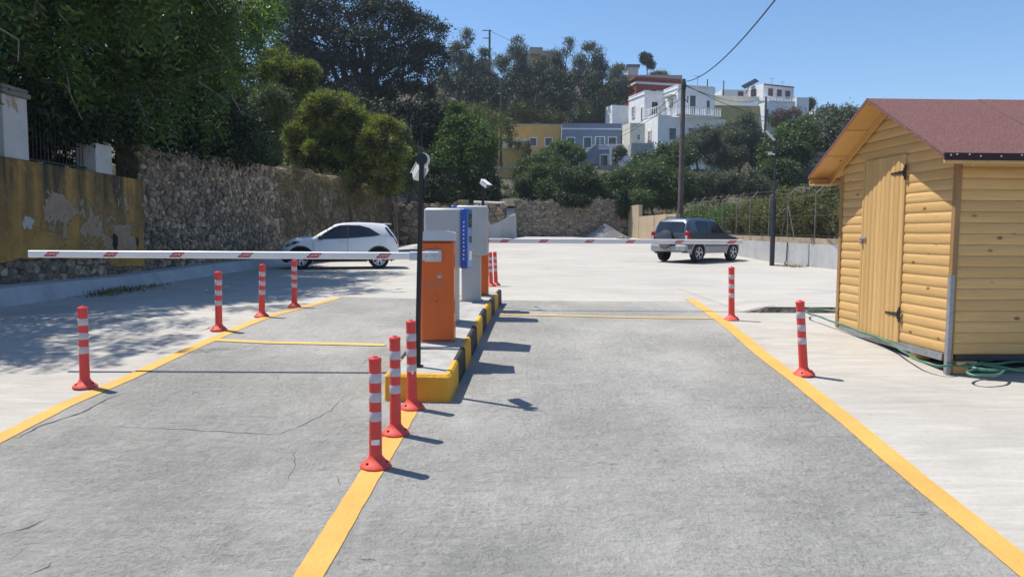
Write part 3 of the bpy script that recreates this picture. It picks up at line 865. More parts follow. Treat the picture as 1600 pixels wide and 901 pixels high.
for i, (px, py, tx, sc, lab, _) in enumerate(BOL):
    o = bol if i == 0 else copy_tree(bol)
    p = onG(px, py)
    if i == 9: p = onG(767.5, 447.5)
    if i == 10: p = onG(775, 446)
    top = at(tx, py - 100, p.y); q = at(px, py, p.y)
    o.location = p + Vector((0, 0, 0.002))
    # lean so that the tube follows the photograph
    H = 0.75; tp = ray(tx, 0)
    pt = at(tx, 365 - (H + p.z - EYE) * F / p.y, p.y)
    lean = math.atan2(pt.x - p.x, H)
    o.rotation_euler = (0, lean, 0)
    o['label'] = lab; o['category'] = 'bollard'; o['group'] = 'red and white bollards along the lanes'
# sticker on the nearest one, sticker bit on the third
def sticker(o, z, w, h, a, rows):
    mb = MB(); r = 0.0442
    def P(u, v, k=0.0): t = a + u / r; return ((r + k) * math.cos(t), (r + k) * math.sin(t), z + v)
    n = 6
    for i in range(n):
        u0, u1 = -w / 2 + w * i / n, -w / 2 + w * (i + 1) / n
        mb.m(0).add([P(u0, -h / 2), P(u1, -h / 2), P(u1, h / 2), P(u0, h / 2)], [(0, 1, 2, 3)])
    for (u0, u1, v) in rows:
        mb.m(1).add([P(u0, v, .0006), P(u1, v, .0006), P(u1, v + .003, .0006), P(u0, v + .003, .0006)], [(0, 1, 2, 3)])
    mb.build('sticker', ['print_white', 'dark'], o)
sticker(bol, 0.178, 0.060, 0.036, rad(-80), [(-0.027, -0.014, 0.011), (-0.012, 0.024, 0.004), (-0.01, 0.02, -0.003), (-0.005, 0.024, -0.010)])
third = [o for o in bpy.data.objects if o.name.startswith('bollard') and o.get('label', '').startswith('red and white bollard nearest the yellow')][0]
sticker(third, 0.315, 0.016, 0.03, rad(-72), [])

# ---------------------------------------------------------------- barriers
def boom_beam(x0, x1, y, z, root, sticks, thick=0.045, hgt=0.075):
    """white beam between x0 and x1 (local)"""
    mb = MB(); n = 10; sec = []
    for k in range(n):
        t = 2 * math.pi * k / n
        sec.append((math.copysign(abs(math.cos(t)) ** 0.6, math.cos(t)) * thick / 2, math.copysign(abs(math.sin(t)) ** 0.45, math.sin(t)) * hgt / 2))
    a = [(x0, y + c, z + s) for c, s in sec]; b = [(x1, y + c, z + s) for c, s in sec]
    mb.add(a + b, [tuple(range(n)), tuple(range(2 * n - 1, n - 1, -1))] + [(k, (k + 1) % n, n + (k + 1) % n, n + k) for k in range(n)])
    boom = mb.build('boom', 'white', root, smooth=30)
    for x in sticks:
        mb = MB(); yy = y - thick / 2 - 0.0015; h = 0.024; w = 0.06
        mb.add([(x - w - h, yy, z - h), (x + w - h, yy, z - h), (x + w + h, yy, z + h), (x - w + h, yy, z + h)], [(0, 1, 2, 3)])
        st = mb.build('red_sticker', 'print_red', boom)
        mb = text_mb('CAME', 0.037, ((x - 0.008, yy - 0.0015, z), (1, 0, 0), (0, 0, 1)))
        mb.add([(x + .042, yy - .0015, z + .010), (x + .060, yy - .0015, z + .014), (x + .056, yy - .0015, z - .004), (x + .051, yy - .0015, z + .006)], [(0, 1, 2, 3)])
        mb.build('sticker_lettering', 'print_white', boom)
    return boom
def barrier(p, rz, label, side, boom_px, ztip=None):
    t = empty('barrier_gate', p, rz, label, 'barrier', 'boom barriers on the island')
    w, dpt, h = 0.35, 0.27, 1.06
    mb = MB(); mb.box((0, dpt / 2, h / 2), (w, dpt, h), None, 0.018); mb.build('cabinet', 'orange', t, smooth=30)
    mb = MB(); mb.box((0, -0.004, h / 2 + 0.005), (w - 0.05, 0.014, h - 0.05), None, 0.006); mb.build('front_door', 'orange', t, smooth=30)
    mb = MB(); n = 9; pts = []
    prof = [(-w / 2 - .006, 0), (-w / 2 - .006, .082), (-w / 2 + .012, .092), (-w / 4, .106), (0, .110), (w / 4, .106), (w / 2 - .012, .092), (w / 2 + .006, .082), (w / 2 + .006, 0)]
    mb.prism([(x, -.008, h + z) for x, z in prof], (0, -.008, 0), (0, dpt + .008, 0)); mb.build('top_cap', 'cap', t, smooth=30)
    mb = MB(); mb.box((0, dpt / 2, 0.004), (w + .03, dpt + .03, .01)); mb.build('base_plate', 'steel', t)
    for z0 in (0.30, 0.78):
        mb = MB(); mb.box((w / 2 + .0015, 0.10, z0 + .07), (.004, .02, .14)); mb.build('side_slot', 'dark', t)
    if side == 'near':
        mb = MB(); mb.box((-0.035, -0.028, 0.905), (0.175, 0.035, 0.125), None, 0.008); mb.build('arm_bracket', 'alu', t, smooth=30)
        mb = MB(); mb.box((-0.12, -0.065, 0.905), (0.31, 0.05, 0.088), None, 0.007); mb.build('arm_socket', 'alu', t, smooth=30)
        for bx in (-.10, -.02):
            mb = MB(); mb.lathe([(.008, -.094), (.006, -.098)], (bx, 0, 0.905), 8, 'Y'); mb.build('bolt', 'steel', t)
        mb = MB(); mb.lathe([(0.001, -.0135), (.022, -.0135), (.024, -.011)], (0.027, 0, 0.70), 20, 'Y'); lk = mb.build('lock_rosette', 'alu', t)
        mb = MB()
        for k in range(12):
            a0, a1 = math.pi * k / 12, math.pi * (k + 1) / 12
            mb.add([(0.027 + r * math.cos(a), -.0152, .698 + r * math.sin(a)) for r, a in ((.012, a0), (.019, a0), (.019, a1), (.012, a1))], [(0, 1, 2, 3)])
        mb.box((.027, -.0152, .700), (.004, .001, .014)); mb.build('lock_slot', 'dark', lk)
        mb = text_mb('CAME', 0.062, ((-0.035, -0.0125, 0.605), (1.35, 0, 0), (0, 0, 1))); mb.build('faded_lettering', 'fadeprint', t)
        for z, r in ((1.0, .006), (.985, .0), (.505, .005), (.435, .009), (.37, .005)):
            if r: mb = MB(); mb.lathe([(.001, -.0135), (r, -.0135), (r, -.010)], (0.0 if z < .9 else -.01, 0, z), 10, 'Y'); mb.build('screw', 'dark', t)
    return t
M['fadeprint'] = plain('faded grey print', (0.34, 0.19, 0.14), 0.6, vary=0.15, scale=30)
c1 = onG(683, 535, KH - 0.004)
g1 = barrier(c1, 0, 'near orange barrier with its white boom lowered over the left lane', 'near', None)
tip1 = at(46, 401, c1.y - 0.065); zz1 = 0.905
boom_beam(tip1.x - c1.x, -0.255, -0.065, zz1, g1, [at(px, 400, c1.y - .065).x - c1.x for px in (83, 175, 278, 385, 491.7, 600)])
c2 = onG(745, 462, KH - 0.004)
g2 = barrier(c2, 0, 'far orange barrier with its boom lowered over the right lane', 'far', None)
d2 = c2.y + 0.33
tp2 = at(1160, 381, d2)
zb = EYE + ray(765, 376).z * d2 - c2.z
mb = MB(); mb.box((0.05, 0.30, zb), (0.20, 0.05, 0.13), None, .008); mb.build('arm_bracket', 'alu', g2, smooth=30)
boom_beam(-0.12, tp2.x - c2.x, 0.335, zb, g2, [at(px, 376, d2).x - c2.x for px in (789, 849.5, 921, 985, 1061, 1143)])

# ---------------------------------------------------------------- ticket terminals
def terminal(p, rz, label):
    t = empty('parking_terminal', p, rz, label, 'parking terminal', 'grey parking terminals on the island')
    # front faces +x
    mb = MB(); mb.box((-0.03, 0, 0.33), (0.27, 0.26, 0.66), None, 0.012); mb.build('column', 'lgrey', t, smooth=30)
    mb = MB(); mb.box((-0.03, 0, 0.006), (0.32, 0.31, 0.012)); mb.build('base_plate', 'steel', t)
    mb = MB(); mb.box((-0.045, 0, 1.005), (0.44, 0.34, 0.70), None, 0.02); mb.build('housing', 'lgrey', t, smooth=30)
    mb = MB(); mb.box((0.213, 0, 1.0), (0.075, 0.352, 0.70), None, 0.01); fp = mb.build('front_panel', 'blue', t, smooth=30)
    mb = MB(); mb.box((0.2525, 0, 0.98), (0.004, 0.30, 0.62)); mb.build('printed_face', 'blue_l', fp)
    mb = MB(); mb.box((0.257, 0, 1.21), (0.006, 0.20, 0.16)); mb.build('display', 'screen', fp)
    mb = MB(); mb.box((0.257, 0.03, 0.99), (0.006, 0.14, 0.08)); mb.build('reader', 'dark', fp)
    mb = MB(); mb.box((0.258, 0, 0.80), (0.008, 0.16, 0.11)); mb.build('ticket_slot_panel', 'print_white', fp)
    # column of small white characters on the narrow side of the panel
    mb = MB(); rr = random.Random(5)
    for k in range(10):
        z = 1.19 - k * 0.047
        x = 0.213; y = -0.1785
        mb.box((x, y, z), (0.012, 0.002, 0.020)); mb.box((x + rr.choice((-.006, .006)), y, z + rr.choice((-.008, 0, .008))), (0.012, 0.0022, 0.005))
    mb.build('white_lettering', 'print_white', fp)
    return t
p1 = onG(716, 505, KH - 0.004); 
terminal((at(701.5, 400, p1.y + 0.13).x, p1.y + 0.13, p1.z), rad(-7), 'grey terminal with blue front panel facing the right lane, next to the near barrier')
p2 = onG(738, 471, KH - 0.004)
terminal((at(733.5, 400, p2.y + 0.13).x, p2.y + 0.13, p2.z), rad(180), 'plain grey back of the terminal facing the left lane, beside the far barrier')

# ---------------------------------------------------------------- camera poles on the island
def cam_head(t, c, direction, ln=0.17, w=0.075, h=0.07):
    d = Vector(direction).normalized(); q = d.to_track_quat('Y', 'Z').to_matrix()
    mb = MB(); mb.box(c, (w, ln, h), q, 0.016); cb = mb.build('camera_body', 'white', t, smooth=35)
    mb = MB(); mb.box(Vector(c) + q @ Vector((0, 0.018, h / 2 + .004)), (w + .012, ln + .02, .008), q, .003); mb.build('sun_hood', 'white', cb)
    mb = MB(); mb.box(Vector(c) + d * (ln / 2 + .001), (w * .8, .006, h * .8), q, .002); mb.build('lens_window', 'screen', cb)
b1 = onG(652, 572, KH - 0.004)
t = empty('camera_pole', b1, 0, 'tall thin black pole at the island front with a white camera on top', 'camera pole', 'number plate cameras on poles')
tp = at(659, 249, b1.y) - b1
mb = MB(); mb.tube([(0, 0, 0), (tp.x, tp.y, tp.z)], 0.0235, 10); mb.build('pole', 'black', t, smooth=30)
mb = MB(); mb.box((0, 0, .004), (.10, .10, .008)); mb.build('base_plate', 'black', t)
mb = MB(); mb.lathe([(0.052, -0.034), (0.054, -0.026), (0.054, -.020)], (tp.x, tp.y, tp.z), 24, 'Y'); mb.build('mount_plate', 'black', t, smooth=30)
mb = MB(); mb.lathe([(0.062, 0.014), (0.064, 0.03), (0.05, .055)], (tp.x + .006, tp.y, tp.z - .002), 24, 'Y'); mb.build('mount_ring', 'white', t, smooth=30)
mb = MB(); mb.tube([(tp.x, 0, tp.z + .04), (tp.x, 0, tp.z + .26)], .006, 6); mb.build('antenna', 'black', t)
mb = MB(); mb.tube([(tp.x, .04, tp.z - .02), (tp.x - .02, .09, tp.z - .06)], .02, 8); mb.build('camera_arm', 'white', t, smooth=30)
cam_head(t, (tp.x - .030, .14, tp.z - .095), (-.35, .75, -.38), ln=.20, w=.10, h=.10)
mb = MB(); mb.tube([(.028, .0, .0), (.03, 0, tp.z * .5), (tp.x + .03, 0, tp.z - .08)], .004, 5); mb.build('camera_cable', 'cable', t)
b2 = ip(LEN - 0.65, 0.42, KH - .004); 
pb = at(754.5, 330, BR.y - 0.55)
b2 = Vector((pb.x, pb.y, G(pb.x, pb.y) + KH - .004))
t = empty('camera_pole', b2, 0, 'short black pole behind the grey terminals with a white tilted bullet camera', 'camera pole', 'number plate cameras on poles')
tz = at(755, 294, b2.y).z - b2.z
mb = MB(); mb.tube([(0, 0, 0), (0, 0, tz)], .024, 10); mb.build('pole', 'black', t, smooth=30)
mb = MB(); mb.box((0, 0, .004), (.10, .10, .008)); mb.build('base_plate', 'black', t)
cam_head(t, (.03, -.01, tz + .065), (.62, -.55, -.50), ln=.17, w=.085, h=.08)

# ---------------------------------------------------------------- lamp post by the retaining wall
lb = onG(1206, 415)
t = empty('lamp_post', lb, 0, 'dark grey lamp post in front of the low retaining wall', 'lamp post')
def lz(py): return at(1205, py, lb.y).z - lb.z
mb = MB(); mb.tube([(0, 0, 0), (0, 0, lz(316))], 0.085, 14); mb.build('lower_sleeve', 'dark', t, smooth=30)
mb = MB(); mb.tube([(0, 0, lz(316)), (0, 0, lz(310)), (0, 0, lz(222))], [.06, .04, .035], 10); mb.build('upper_pole', 'dark', t, smooth=30)
mb = MB(); mb.tube([(0, 0, lz(224)), (-.05, 0, lz(219))], .03, 8); mb.build('bent_arm', 'dark', t)
q = Euler((0, rad(47), 0)).to_matrix()
mb = MB(); mb.box((-.20, -.02, (lz(205) + lz(219)) / 2), (.46, .16, .05), q, .012); mb.build('lamp_head', 'cap', t, smooth=30)
cam_head(t, (-.22, -.02, lz(240)), (-.8, -.5, -.1), ln=.26, w=.10, h=.09)
mb = MB(); mb.tube([(0, 0, lz(242)), (-.12, 0, lz(240))], .025, 8); mb.build('camera_arm', 'white', t)

# ---------------------------------------------------------------- left boundary walls
XW = -8.45
def up_top(y): return G(XW, y) + 0.24
# low cement upstand at the foot of the wall
mb = MB(); ysu = [y for y in np.arange(0.0, 52.01, 1.0)]
vs, fs = [], []
for y in ysu:
    z0 = G(XW, y); z1 = z0 + 0.26 + 0.02 * math.sin(y * .7)
    vs += [(XW + 0.55, y, z0 - .02), (XW + 0.38, y, z1), (XW, y, z1 + .015), (XW, y, z0 - .05)]
for i in range(len(ysu) - 1):
    for j in range(3): fs.append((4 * i + j, 4 * i + j + 1, 4 * i + 5 + j, 4 * i + 4 + j))
fs += [(3, 2, 1, 0), tuple(4 * (len(ysu) - 1) + j for j in range(4))]
mb.add(vs, fs); u = mb.build('cement_upstand', 'upstand'); tag(u, 'low blue grey cement upstand running along the foot of the left walls', 'kerb')
XW2 = XW + 0.0
# yellow plastered wall
y_end = at(222, 400, 0).y
y_end = XW / ray(222, 380).x
yw0 = 2.0
def ytop(y): return 2.80 - 0.045 * (y - 12.35) / 3.8
yw = empty('yellow_plaster_wall', (XW2, 12, G(XW2, 12)), 0, 'ochre yellow plastered garden wall with peeling patches and black damp streaks', 'wall')
def m_yellow():
    m, nt, b, out = new_mat('peeling ochre plaster'); t = NT(nt)
    v = t.pos(); xyz = t.sep(t.pos())
    a = t.noise(v, 0.9, 5, 0.6); f = t.noise(v, 26, 5, 0.65)
    c = t.ramp(a, [(0.3, (0.34, 0.19, 0.042)), (0.7, (0.50, 0.295, 0.075))])
    sv = t.pos(scale=(1, 1, 0.10)); st = t.noise(sv, 1.8, 6, 0.7)
    hi = t.math('MULTIPLY', t.ramp(st, [(0.38, 0.0), (0.56, 0.95)]), t.math('MULTIPLY', t.math('SUBTRACT', xyz[2], 1.1), 0.8))
    c = t.mix(hi, c, (0.045, 0.040, 0.028))
    c = t.mix(t.ramp(t.noise(v, 2.3, 7, 0.75, 0.6), [(0.46, 0.0), (0.66, 0.75)]), c, (0.15, 0.105, 0.035))
    c = t.mix(t.ramp(t.noise(v, 5.5, 6, 0.75), [(0.56, 0.0), (0.70, 0.5)]), c, (0.40, 0.33, 0.19))
    # peeled patches concentrated between y 13.5 and 16.8
    yy = xyz[1]
    band = t.math('MULTIPLY', t.ramp(t.math('DIVIDE', yy, 20), [(0.63, 0), (0.69, 1), (0.84, 1), (0.86, 0.6)]), t.ramp(t.math('DIVIDE', xyz[2], 3), [(0.20, 0.2), (0.45, 1), (0.75, 1), (0.88, 0.0)]))
    pn = t.math('ADD', t.noise(v, 1.3, 7, 0.75, 0.5), t.math('MULTIPLY', band, 0.155))
    c = t.mix(t.ramp(pn, [(0.650, 0.0), (0.70, 0.8)]), c, (0.36, 0.32, 0.26))
    c = t.mix(t.ramp(pn, [(0.70, 0.0), (0.74, 0.85)]), c, t.mix(f, (0.30, 0.155, 0.075), (0.35, 0.24, 0.15)))
    pt = t.n('ShaderNodeVectorMath', operation='DISTANCE'); t.put(pt.inputs[0], t.pos(scale=(0, 1, 1.4))); pt.inputs[1].default_value = (0, 12.75, 1.72 * 1.4)
    c = t.mix(t.ramp(t.math('ADD', pt.outputs['Value'], t.math('MULTIPLY', t.noise(v, 7, 5, .7), 0.45)), [(0.36, 1.0), (0.38, 0.0)]), c, (0.42, 0.42, 0.38))
    nt.links.new(c, b.inputs['Base Color']); b.inputs['Roughness'].default_value = 0.93
    h = t.math('SUBTRACT', t.math('MULTIPLY', f, 0.3), t.ramp(pn, [(0.655, 0.0), (0.675, 1.0)]))
    nt.links.new(t.bump(h, 0.02), b.inputs['Normal'])
    return m
M['yellow'] = m_yellow()
# render with a wavy lower edge; stones show beneath it
wr = random.Random(4)
vs, fs = [], []; ysn = list(np.arange(yw0, y_end + 0.01, 0.35)); ysn[-1] = y_end
for i, y in enumerate(ysn):
    zb_ = G(XW, y) + 0.66 + 0.05 * math.sin(y * 2.1) + wr.uniform(-.05, .05)
    if y > 15.2: zb_ = G(XW, y) + 0.40 + wr.uniform(-.06, .06)
    zt = ytop(y)
    for z, o in ((zb_, 0.0), (zb_ + .02, .045), (zt - .25, .055), (zt - .02, .06), (zt, .03), (zt, -.35)):
        vs.append((XW2 + o, y, z))
for i in range(len(ysn) - 1):
    for j in range(5): k = 6 * i + j; fs.append((k, k + 1, k + 7, k + 6))
mb = MB(); mb.add(vs, fs)
# thickness at the end of the render
k = 6 * (len(ysn) - 1); mb.f.append((k, k + 1, k + 2, k + 3, k + 4, k + 5)); mb.mi.append(0)
mb.build('plaster', 'yellow', yw, world=True)
mb = MB(); mb.bx(XW2 - .40, XW2 - .012, yw0, y_end, -0.8, 2.2); mb.build('wall_core', 'mortar', yw, world=True)
M['holedark'] = plain('dark hole in old masonry', (0.03, 0.027, 0.022), 1.0, vary=0.4, scale=9, bump=0.03, kind='pos')
# two holes in the plaster
for py_, zc, w_, h_ in ((XW / ray(176, 380).x, 1.12, .20, .34), (XW / ray(211, 380).x, 1.10, .09, .22)):
    mb = MB(); n = 10
    ring = [(XW2 + .058, py_ + w_ * math.cos(2 * math.pi * k / n) * (1 + .2 * math.sin(k * 2.2)) * .5, zc + h_ * math.sin(2 * math.pi * k / n) * (1 + .15 * math.cos(k * 1.7)) * .5 + .25) for k in range(n)]
    inner = [(XW2 + .0, a * .999 + 0.001 * py_, b) for _, a, b in ring]
    mb.add([(x + .004, a, b) for x, a, b in ring], [tuple(range(n))])
    mb.build('broken_hole', 'holedark', yw, world=True) if 'holedark' in M else None
fr_ = lambda s, t_, n: (XW2 + n, s, t_)
rngw = random.Random(21)
cells = voronoi(7.0, y_end, lambda s: G(XW, s) + .24, lambda s: G(XW, s) + .66, 0.095, rngw, 1.4)
rubble(yw, cells, fr_, rngw, 'stone', lambda p: -p[0], 280, prot=(.004, .04), gap=.05)
# gate pillars on the yellow wall with an iron railing between them
def pillar(y0, y1, ztop, lab, cap):
    zb_ = ytop((y0 + y1) / 2) - .03
    t = empty('garden_pillar', (XW2 - .22, (y0 + y1) / 2, zb_), 0, lab, 'pillar', 'white pillars on the yellow wall')
    mb = MB(); mb.bx(XW2 - .42, XW2 + .0, y0, y1, zb_, ztop, .01); mb.build('shaft', 'oldwhite', t, world=True)
    if cap:
        mb = MB(); mb.bx(XW2 - .47, XW2 + .05, y0 - .05, y1 + .05, ztop + .002, ztop + .09, .015); mb.bx(XW2 - .44, XW2 + .02, y0 - .02, y1 + .02, ztop + .09, ztop + .16, .015)
        mb.build('cap', 'oldcap', t, world=True)
M['oldwhite'] = m_plaster('weathered white plaster', (0.50, 0.50, 0.485), dirt=(0.30, 0.25, 0.21), amt=0.5, peel=(0.36, 0.24, 0.18))
M['oldcap'] = m_plaster('mossy pillar cap', (0.20, 0.19, 0.17), dirt=(0.08, 0.08, 0.07), amt=0.7)
def yat(px): return (XW2) / ray(px, 250).x
pillar(yat(8), yat(46), at(20, 150, yat(26)).z, 'weathered white pillar with dark moulded cap at the far left on the yellow wall', True)
pillar(yat(150), yat(175), 3.36, 'weathered white pillar where the yellow wall meets the rubble wall', False)
t = empty('iron_railing', (XW2 - .2, yat(90), 2.75), 0, 'dark iron railing between the two white pillars, half hidden by leaves', 'railing')
ya, yb_ = yat(47), yat(149)
for k in range(int((yb_ - ya) / .11)):
    y = ya + .06 + k * .11; mb = MB(); mb.tube([(XW2 - .2, y, 2.76), (XW2 - .2, y, 3.85), (XW2 - .2, y, 3.95)], [.009, .009, .002], 5); mb.build('bar', 'black', t, world=True)
for z in (2.84, 3.75):
    mb = MB(); mb.bx(XW2 - .215, XW2 - .185, ya, yb_, z, z + .03); mb.build('rail', 'black', t, world=True)

# rubble stone wall
YE = 50.5
def wtop(y):
    return interp([(15, 3.3), (18, 3.45), (22, 3.62), (27, 3.88), (32, 4.05), (40, 4.18), (52, 4.35)], y) + 0.05 * math.sin(y * 0.9) + 0.04 * math.sin(y * 2.7)
sw = empty('rubble_stone_wall', (XW - .3, 30, G(XW, 30)), 0, 'long dry rubble stone wall running behind the white car on the left', 'wall')
vs, fs = [], []; yy_ = list(np.arange(y_end + .01, YE + .5, 1.0)) + [YE]
for y in yy_:
    z0 = G(XW, y) - .1; z1 = wtop(y)
    vs += [(XW - .03, y, z0), (XW - .03, y, z1 - .02), (XW - .28, y, z1), (XW - .55, y, z1 - .02), (XW - .55, y, z0)]
for i in range(len(yy_) - 1):
    for j in range(4): k = 5 * i + j; fs.append((k, k + 1, k + 6, k + 5))
fs += [(4, 3, 2, 1, 0), tuple(5 * (len(yy_) - 1) + j for j in range(5))]
mb = MB(); mb.add(vs, fs); mb.build('wall_core', 'mortar', sw, world=True)
fr2 = lambda s, t_, n: (XW - .03 + n, s, t_)
rngw = random.Random(22)
cells = voronoi(y_end, 25.0, lambda s: up_top(s), wtop, 0.088, rngw, 1.5)
cells += voronoi(25.0, YE, lambda s: up_top(s), wtop, 0.15, rngw, 1.6)
rubble(sw, cells, fr2, rngw, 'stone', lambda p: p[0], 295, prot=(0.004, 0.065), gap=0.06)
# coping stones on top, one by one
rngc = random.Random(5); y = y_end; nco = 0; rest = MB()
im = world_loc(sw).inverted()
while y < YE - .5:
    L = rngc.uniform(.3, .6); h = rngc.uniform(.07, .14)
    mb = MB() if nco < 60 else rest
    mb.box((XW - .28 + rngc.uniform(-.03, .03), y + L / 2, wtop(y + L / 2) + h / 2 - .01), (.62, L * .95, h), Euler((rngc.uniform(-.05, .05), rngc.uniform(-.04, .04), rngc.uniform(-.06, .06))).to_matrix(), .03)
    if nco < 60: mb.build('coping_stone', 'stone', sw, world=True)
    y += L; nco += 1
if rest.v: o = rest.build('coping_stones', 'stone', sw, world=True); o['kind'] = 'stuff'

# far end: left wall bends to the steps, parapet, cross wall, tan wall
def cut_x(px, y): return ray(px, 340).x * y
fw_y = 51.0
x_l, x_r = cut_x(805, fw_y), cut_x(981, fw_y)
def ftop(x): return at(880, 314, fw_y).z + .05 * math.sin(x * 2.1) + 0.08 * sstep(x_l, x_r, x)
fw = empty('terrace_stone_wall', ((x_l + x_r) / 2, fw_y + .3, G(2, fw_y)), 0, 'tan rubble terrace wall closing the far end of the car park below the oleanders', 'wall')
mb = MB(); mb.bx(x_l, x_r + .6, fw_y + .03, fw_y + .7, G(2, fw_y) - .4, at(880, 317, fw_y).z); mb.build('wall_core', 'mortar', fw, world=True)
rngw = random.Random(31)
cells = voronoi(x_l, x_r, lambda s: G(s, fw_y) - .05, ftop, 0.15, rngw, 1.8)
rubble(fw, cells, lambda s, t_, n: (s, fw_y + .03 - n, t_), rngw, 'stone_tan', lambda p: -p[1], 290, prot=(.006, .05), gap=.06)
# wall flanking the steps on the left
sy = 47.0
a_, b_ = Vector((XW - .1, 50.6, 0)), Vector((cut_x(786, sy), sy, 0))
lw = empty('stair_side_wall', (b_.x, b_.y, G(b_.x, b_.y)), 0, 'rubble wall left of the steps at the far end, with a rounded cement top', 'wall')
dirv = (b_ - a_); LL = dirv.length; dirv.normalize(); nrm = Vector((dirv.y, -dirv.x, 0))
if nrm.y > 0: nrm = -nrm
ztop_l = at(775, 320, sy + 1).z
mb = MB(); z0 = 0.7
mb.prism([a_ + Vector((0, 0, z0)), b_ + Vector((0, 0, z0)), b_ + Vector((0, 0, ztop_l)), a_ + Vector((0, 0, ztop_l + .25))], (0, 0, 0), -nrm * .55); mb.build('wall_core', 'mortar', lw, world=True)
cells = voronoi(0, LL, lambda s: 0.9, lambda s: ztop_l + .2 * (1 - s / LL), 0.28, rngw, 1.5)
rubble(lw, cells, lambda s, t_, n: tuple(a_ + dirv * s + nrm * (n + .002) + Vector((0, 0, t_))), rngw, 'stone', lambda p: -p[0], 120, prot=(.01, .06))
mb = MB(); mb.tube([b_ - dirv * 2.2 - nrm * .27 + Vector((0, 0, ztop_l + .10)), b_ - nrm * .27 + Vector((0, 0, ztop_l + .0))], .17, 10); mb.build('cement_top', 'upstand', lw, world=True, smooth=40)
# steps between the walls
st = empty('garden_steps', (cut_x(795, 49), 49, G(0, 49)), 0, 'worn concrete steps climbing between the rubble walls at the far end', 'steps')
for k in range(9):
    y0 = 48.2 + k * .42; z = G(0, 48) + .05 + k * .235
    xa, xb = cut_x(786, y0), cut_x(806, y0)
    mb = MB(); mb.bx(xa - .1, xb + .05, y0, y0 + .9, z - .5, z + .12, .01); mb.build('step', 'island', st, world=True)
# curved white parapet
pts = [(765, 352), (776, 348), (786, 343), (796, 337), (803, 334)]
pp = empty('curved_parapet', onG(785, 372), 0, 'pale blue grey cement parapet curving upwards in front of the far steps', 'parapet')
mb = MB(); vs = []; fs = []
yc = [44.0, 44.5, 45.2, 46.2, 47.3]
for (px, py), y in zip([(757, 356)] + pts, [43.8] + yc):
    p = at(px, py, y); g_ = G(p.x, y) - .1
    vs += [(p.x, y, g_), (p.x, y, p.z), (p.x + .12, y + .22, p.z), (p.x + .12, y + .22, g_)]
n = len(vs) // 4
for i in range(n - 1):
    for j in range(3): fs.append((4 * i + j, 4 * i + j + 1, 4 * i + 5 + j, 4 * i + 4 + j))
fs += [(3, 2, 1, 0), tuple(4 * (n - 1) + j for j in range(4))]
mb.add(vs, fs); mb.build('parapet_wall', 'upstand', pp, world=True)
# gate at the head of the steps
gt = empty('small_gate', at(790, 330, 52.5), 0, 'small rusty iron gate at the head of the far steps', 'gate')
M['rust'] = plain('rusty iron', (0.10, 0.05, 0.035), 0.8, vary=0.3, scale=9)
g0, g1_ = at(789, 305, 52.5), at(793.5, 291, 52.5)
for k in range(5):
    x = g0.x + (g1_.x - g0.x) * k / 4; mb = MB(); mb.tube([(x, 52.5, g0.z - .2), (x, 52.5, g1_.z)], .012, 5); mb.build('bar', 'rust', gt, world=True)
for z in (g0.z - .15, g1_.z - .02):
    mb = MB(); mb.bx(g0.x - .02, g1_.x + .02, 52.49, 52.51, z, z + .04); mb.build('rail', 'rust', gt, world=True)
# mound of gravel in front of the terrace wall
M['gravel'] = plain('pale blue grey gravel', (0.30, 0.30, 0.30), 1.0, vary=0.25, scale=12, bump=0.08, bscale=18, dirt=(0.45, 0.44, 0.42), kind='pos')
mp = onG(945, 371); mp.y = 50.0; mp.x = ray(945, 370).x * 50; mp.z = G(mp.x, 50)
mb = MB(); rngm = random.Random(8); n = 26; rings = 9
hh = at(945, 349, 50).z - mp.z
vs = [(0, 0, hh)]
for r in range(1, rings + 1):
    q = r / rings
    for k in range(n):
        a = 2 * math.pi * k / n
        R = 1.55 * q * (1 + .10 * math.sin(3 * a + 1) + .05 * math.sin(7 * a))
        vs.append((R * math.cos(a), R * math.sin(a) * .55, hh * (1 - q) ** 1.1 * (1 + rngm.uniform(-.06, .06)) - (.03 if r == rings else 0)))
fs = [(0, 1 + k, 1 + (k + 1) % n) for k in range(n)]
for r in range(rings - 1):
    for k in range(n): a = 1 + r * n; fs.append((a + k, a + n + k, a + n + (k + 1) % n, a + (k + 1) % n))
mb.add(vs, fs); mo = mb.build('gravel_heap', 'gravel'); mo.location = mp
tag(mo, 'low heap of pale gravel against the foot of the far terrace wall', 'gravel heap')
# stones at its right
rngs = random.Random(3); rubs = []
M['pale_rock'] = plain('pale broken rock', (0.42, 0.40, 0.36), 0.95, vary=0.2, scale=6, bump=0.02)
for k in range(7):
    p = onG(968 + k * 2.3 + rngs.uniform(-2, 2), 371.0); yy = 48.5 + rngs.uniform(-1, 1); xx = ray(966 + k * 3, 370).x * yy; s = rngs.uniform(.12, .3)
    mb = MB()
    for z, r in ((0, .8), (.35, 1.0), (.8, .7)): 
        for a in range(6): mb.v.append((s * r * math.cos(a * 1.047 + z) * rngs.uniform(.8, 1.1), s * r * math.sin(a * 1.047 + z) * rngs.uniform(.8, 1.1), s * z * 1.1))
    for r in (0, 1):
        for a in range(6): mb.f.append((r * 6 + a, r * 6 + (a + 1) % 6, r * 6 + 6 + (a + 1) % 6, r * 6 + 6 + a)); mb.mi.append(0)
    mb.f.append(tuple(range(12, 18))); mb.mi.append(0)
    o = mb.build('rock', 'pale_rock'); o.location = (xx, yy, G(xx, yy) - .02)
    tag(o, ('largest', 'flattest', 'leftmost', 'middle', 'paler', 'smallest', 'rightmost')[k] + ' of the broken rocks beside the gravel heap', 'rock', 'broken rocks beside the gravel heap')

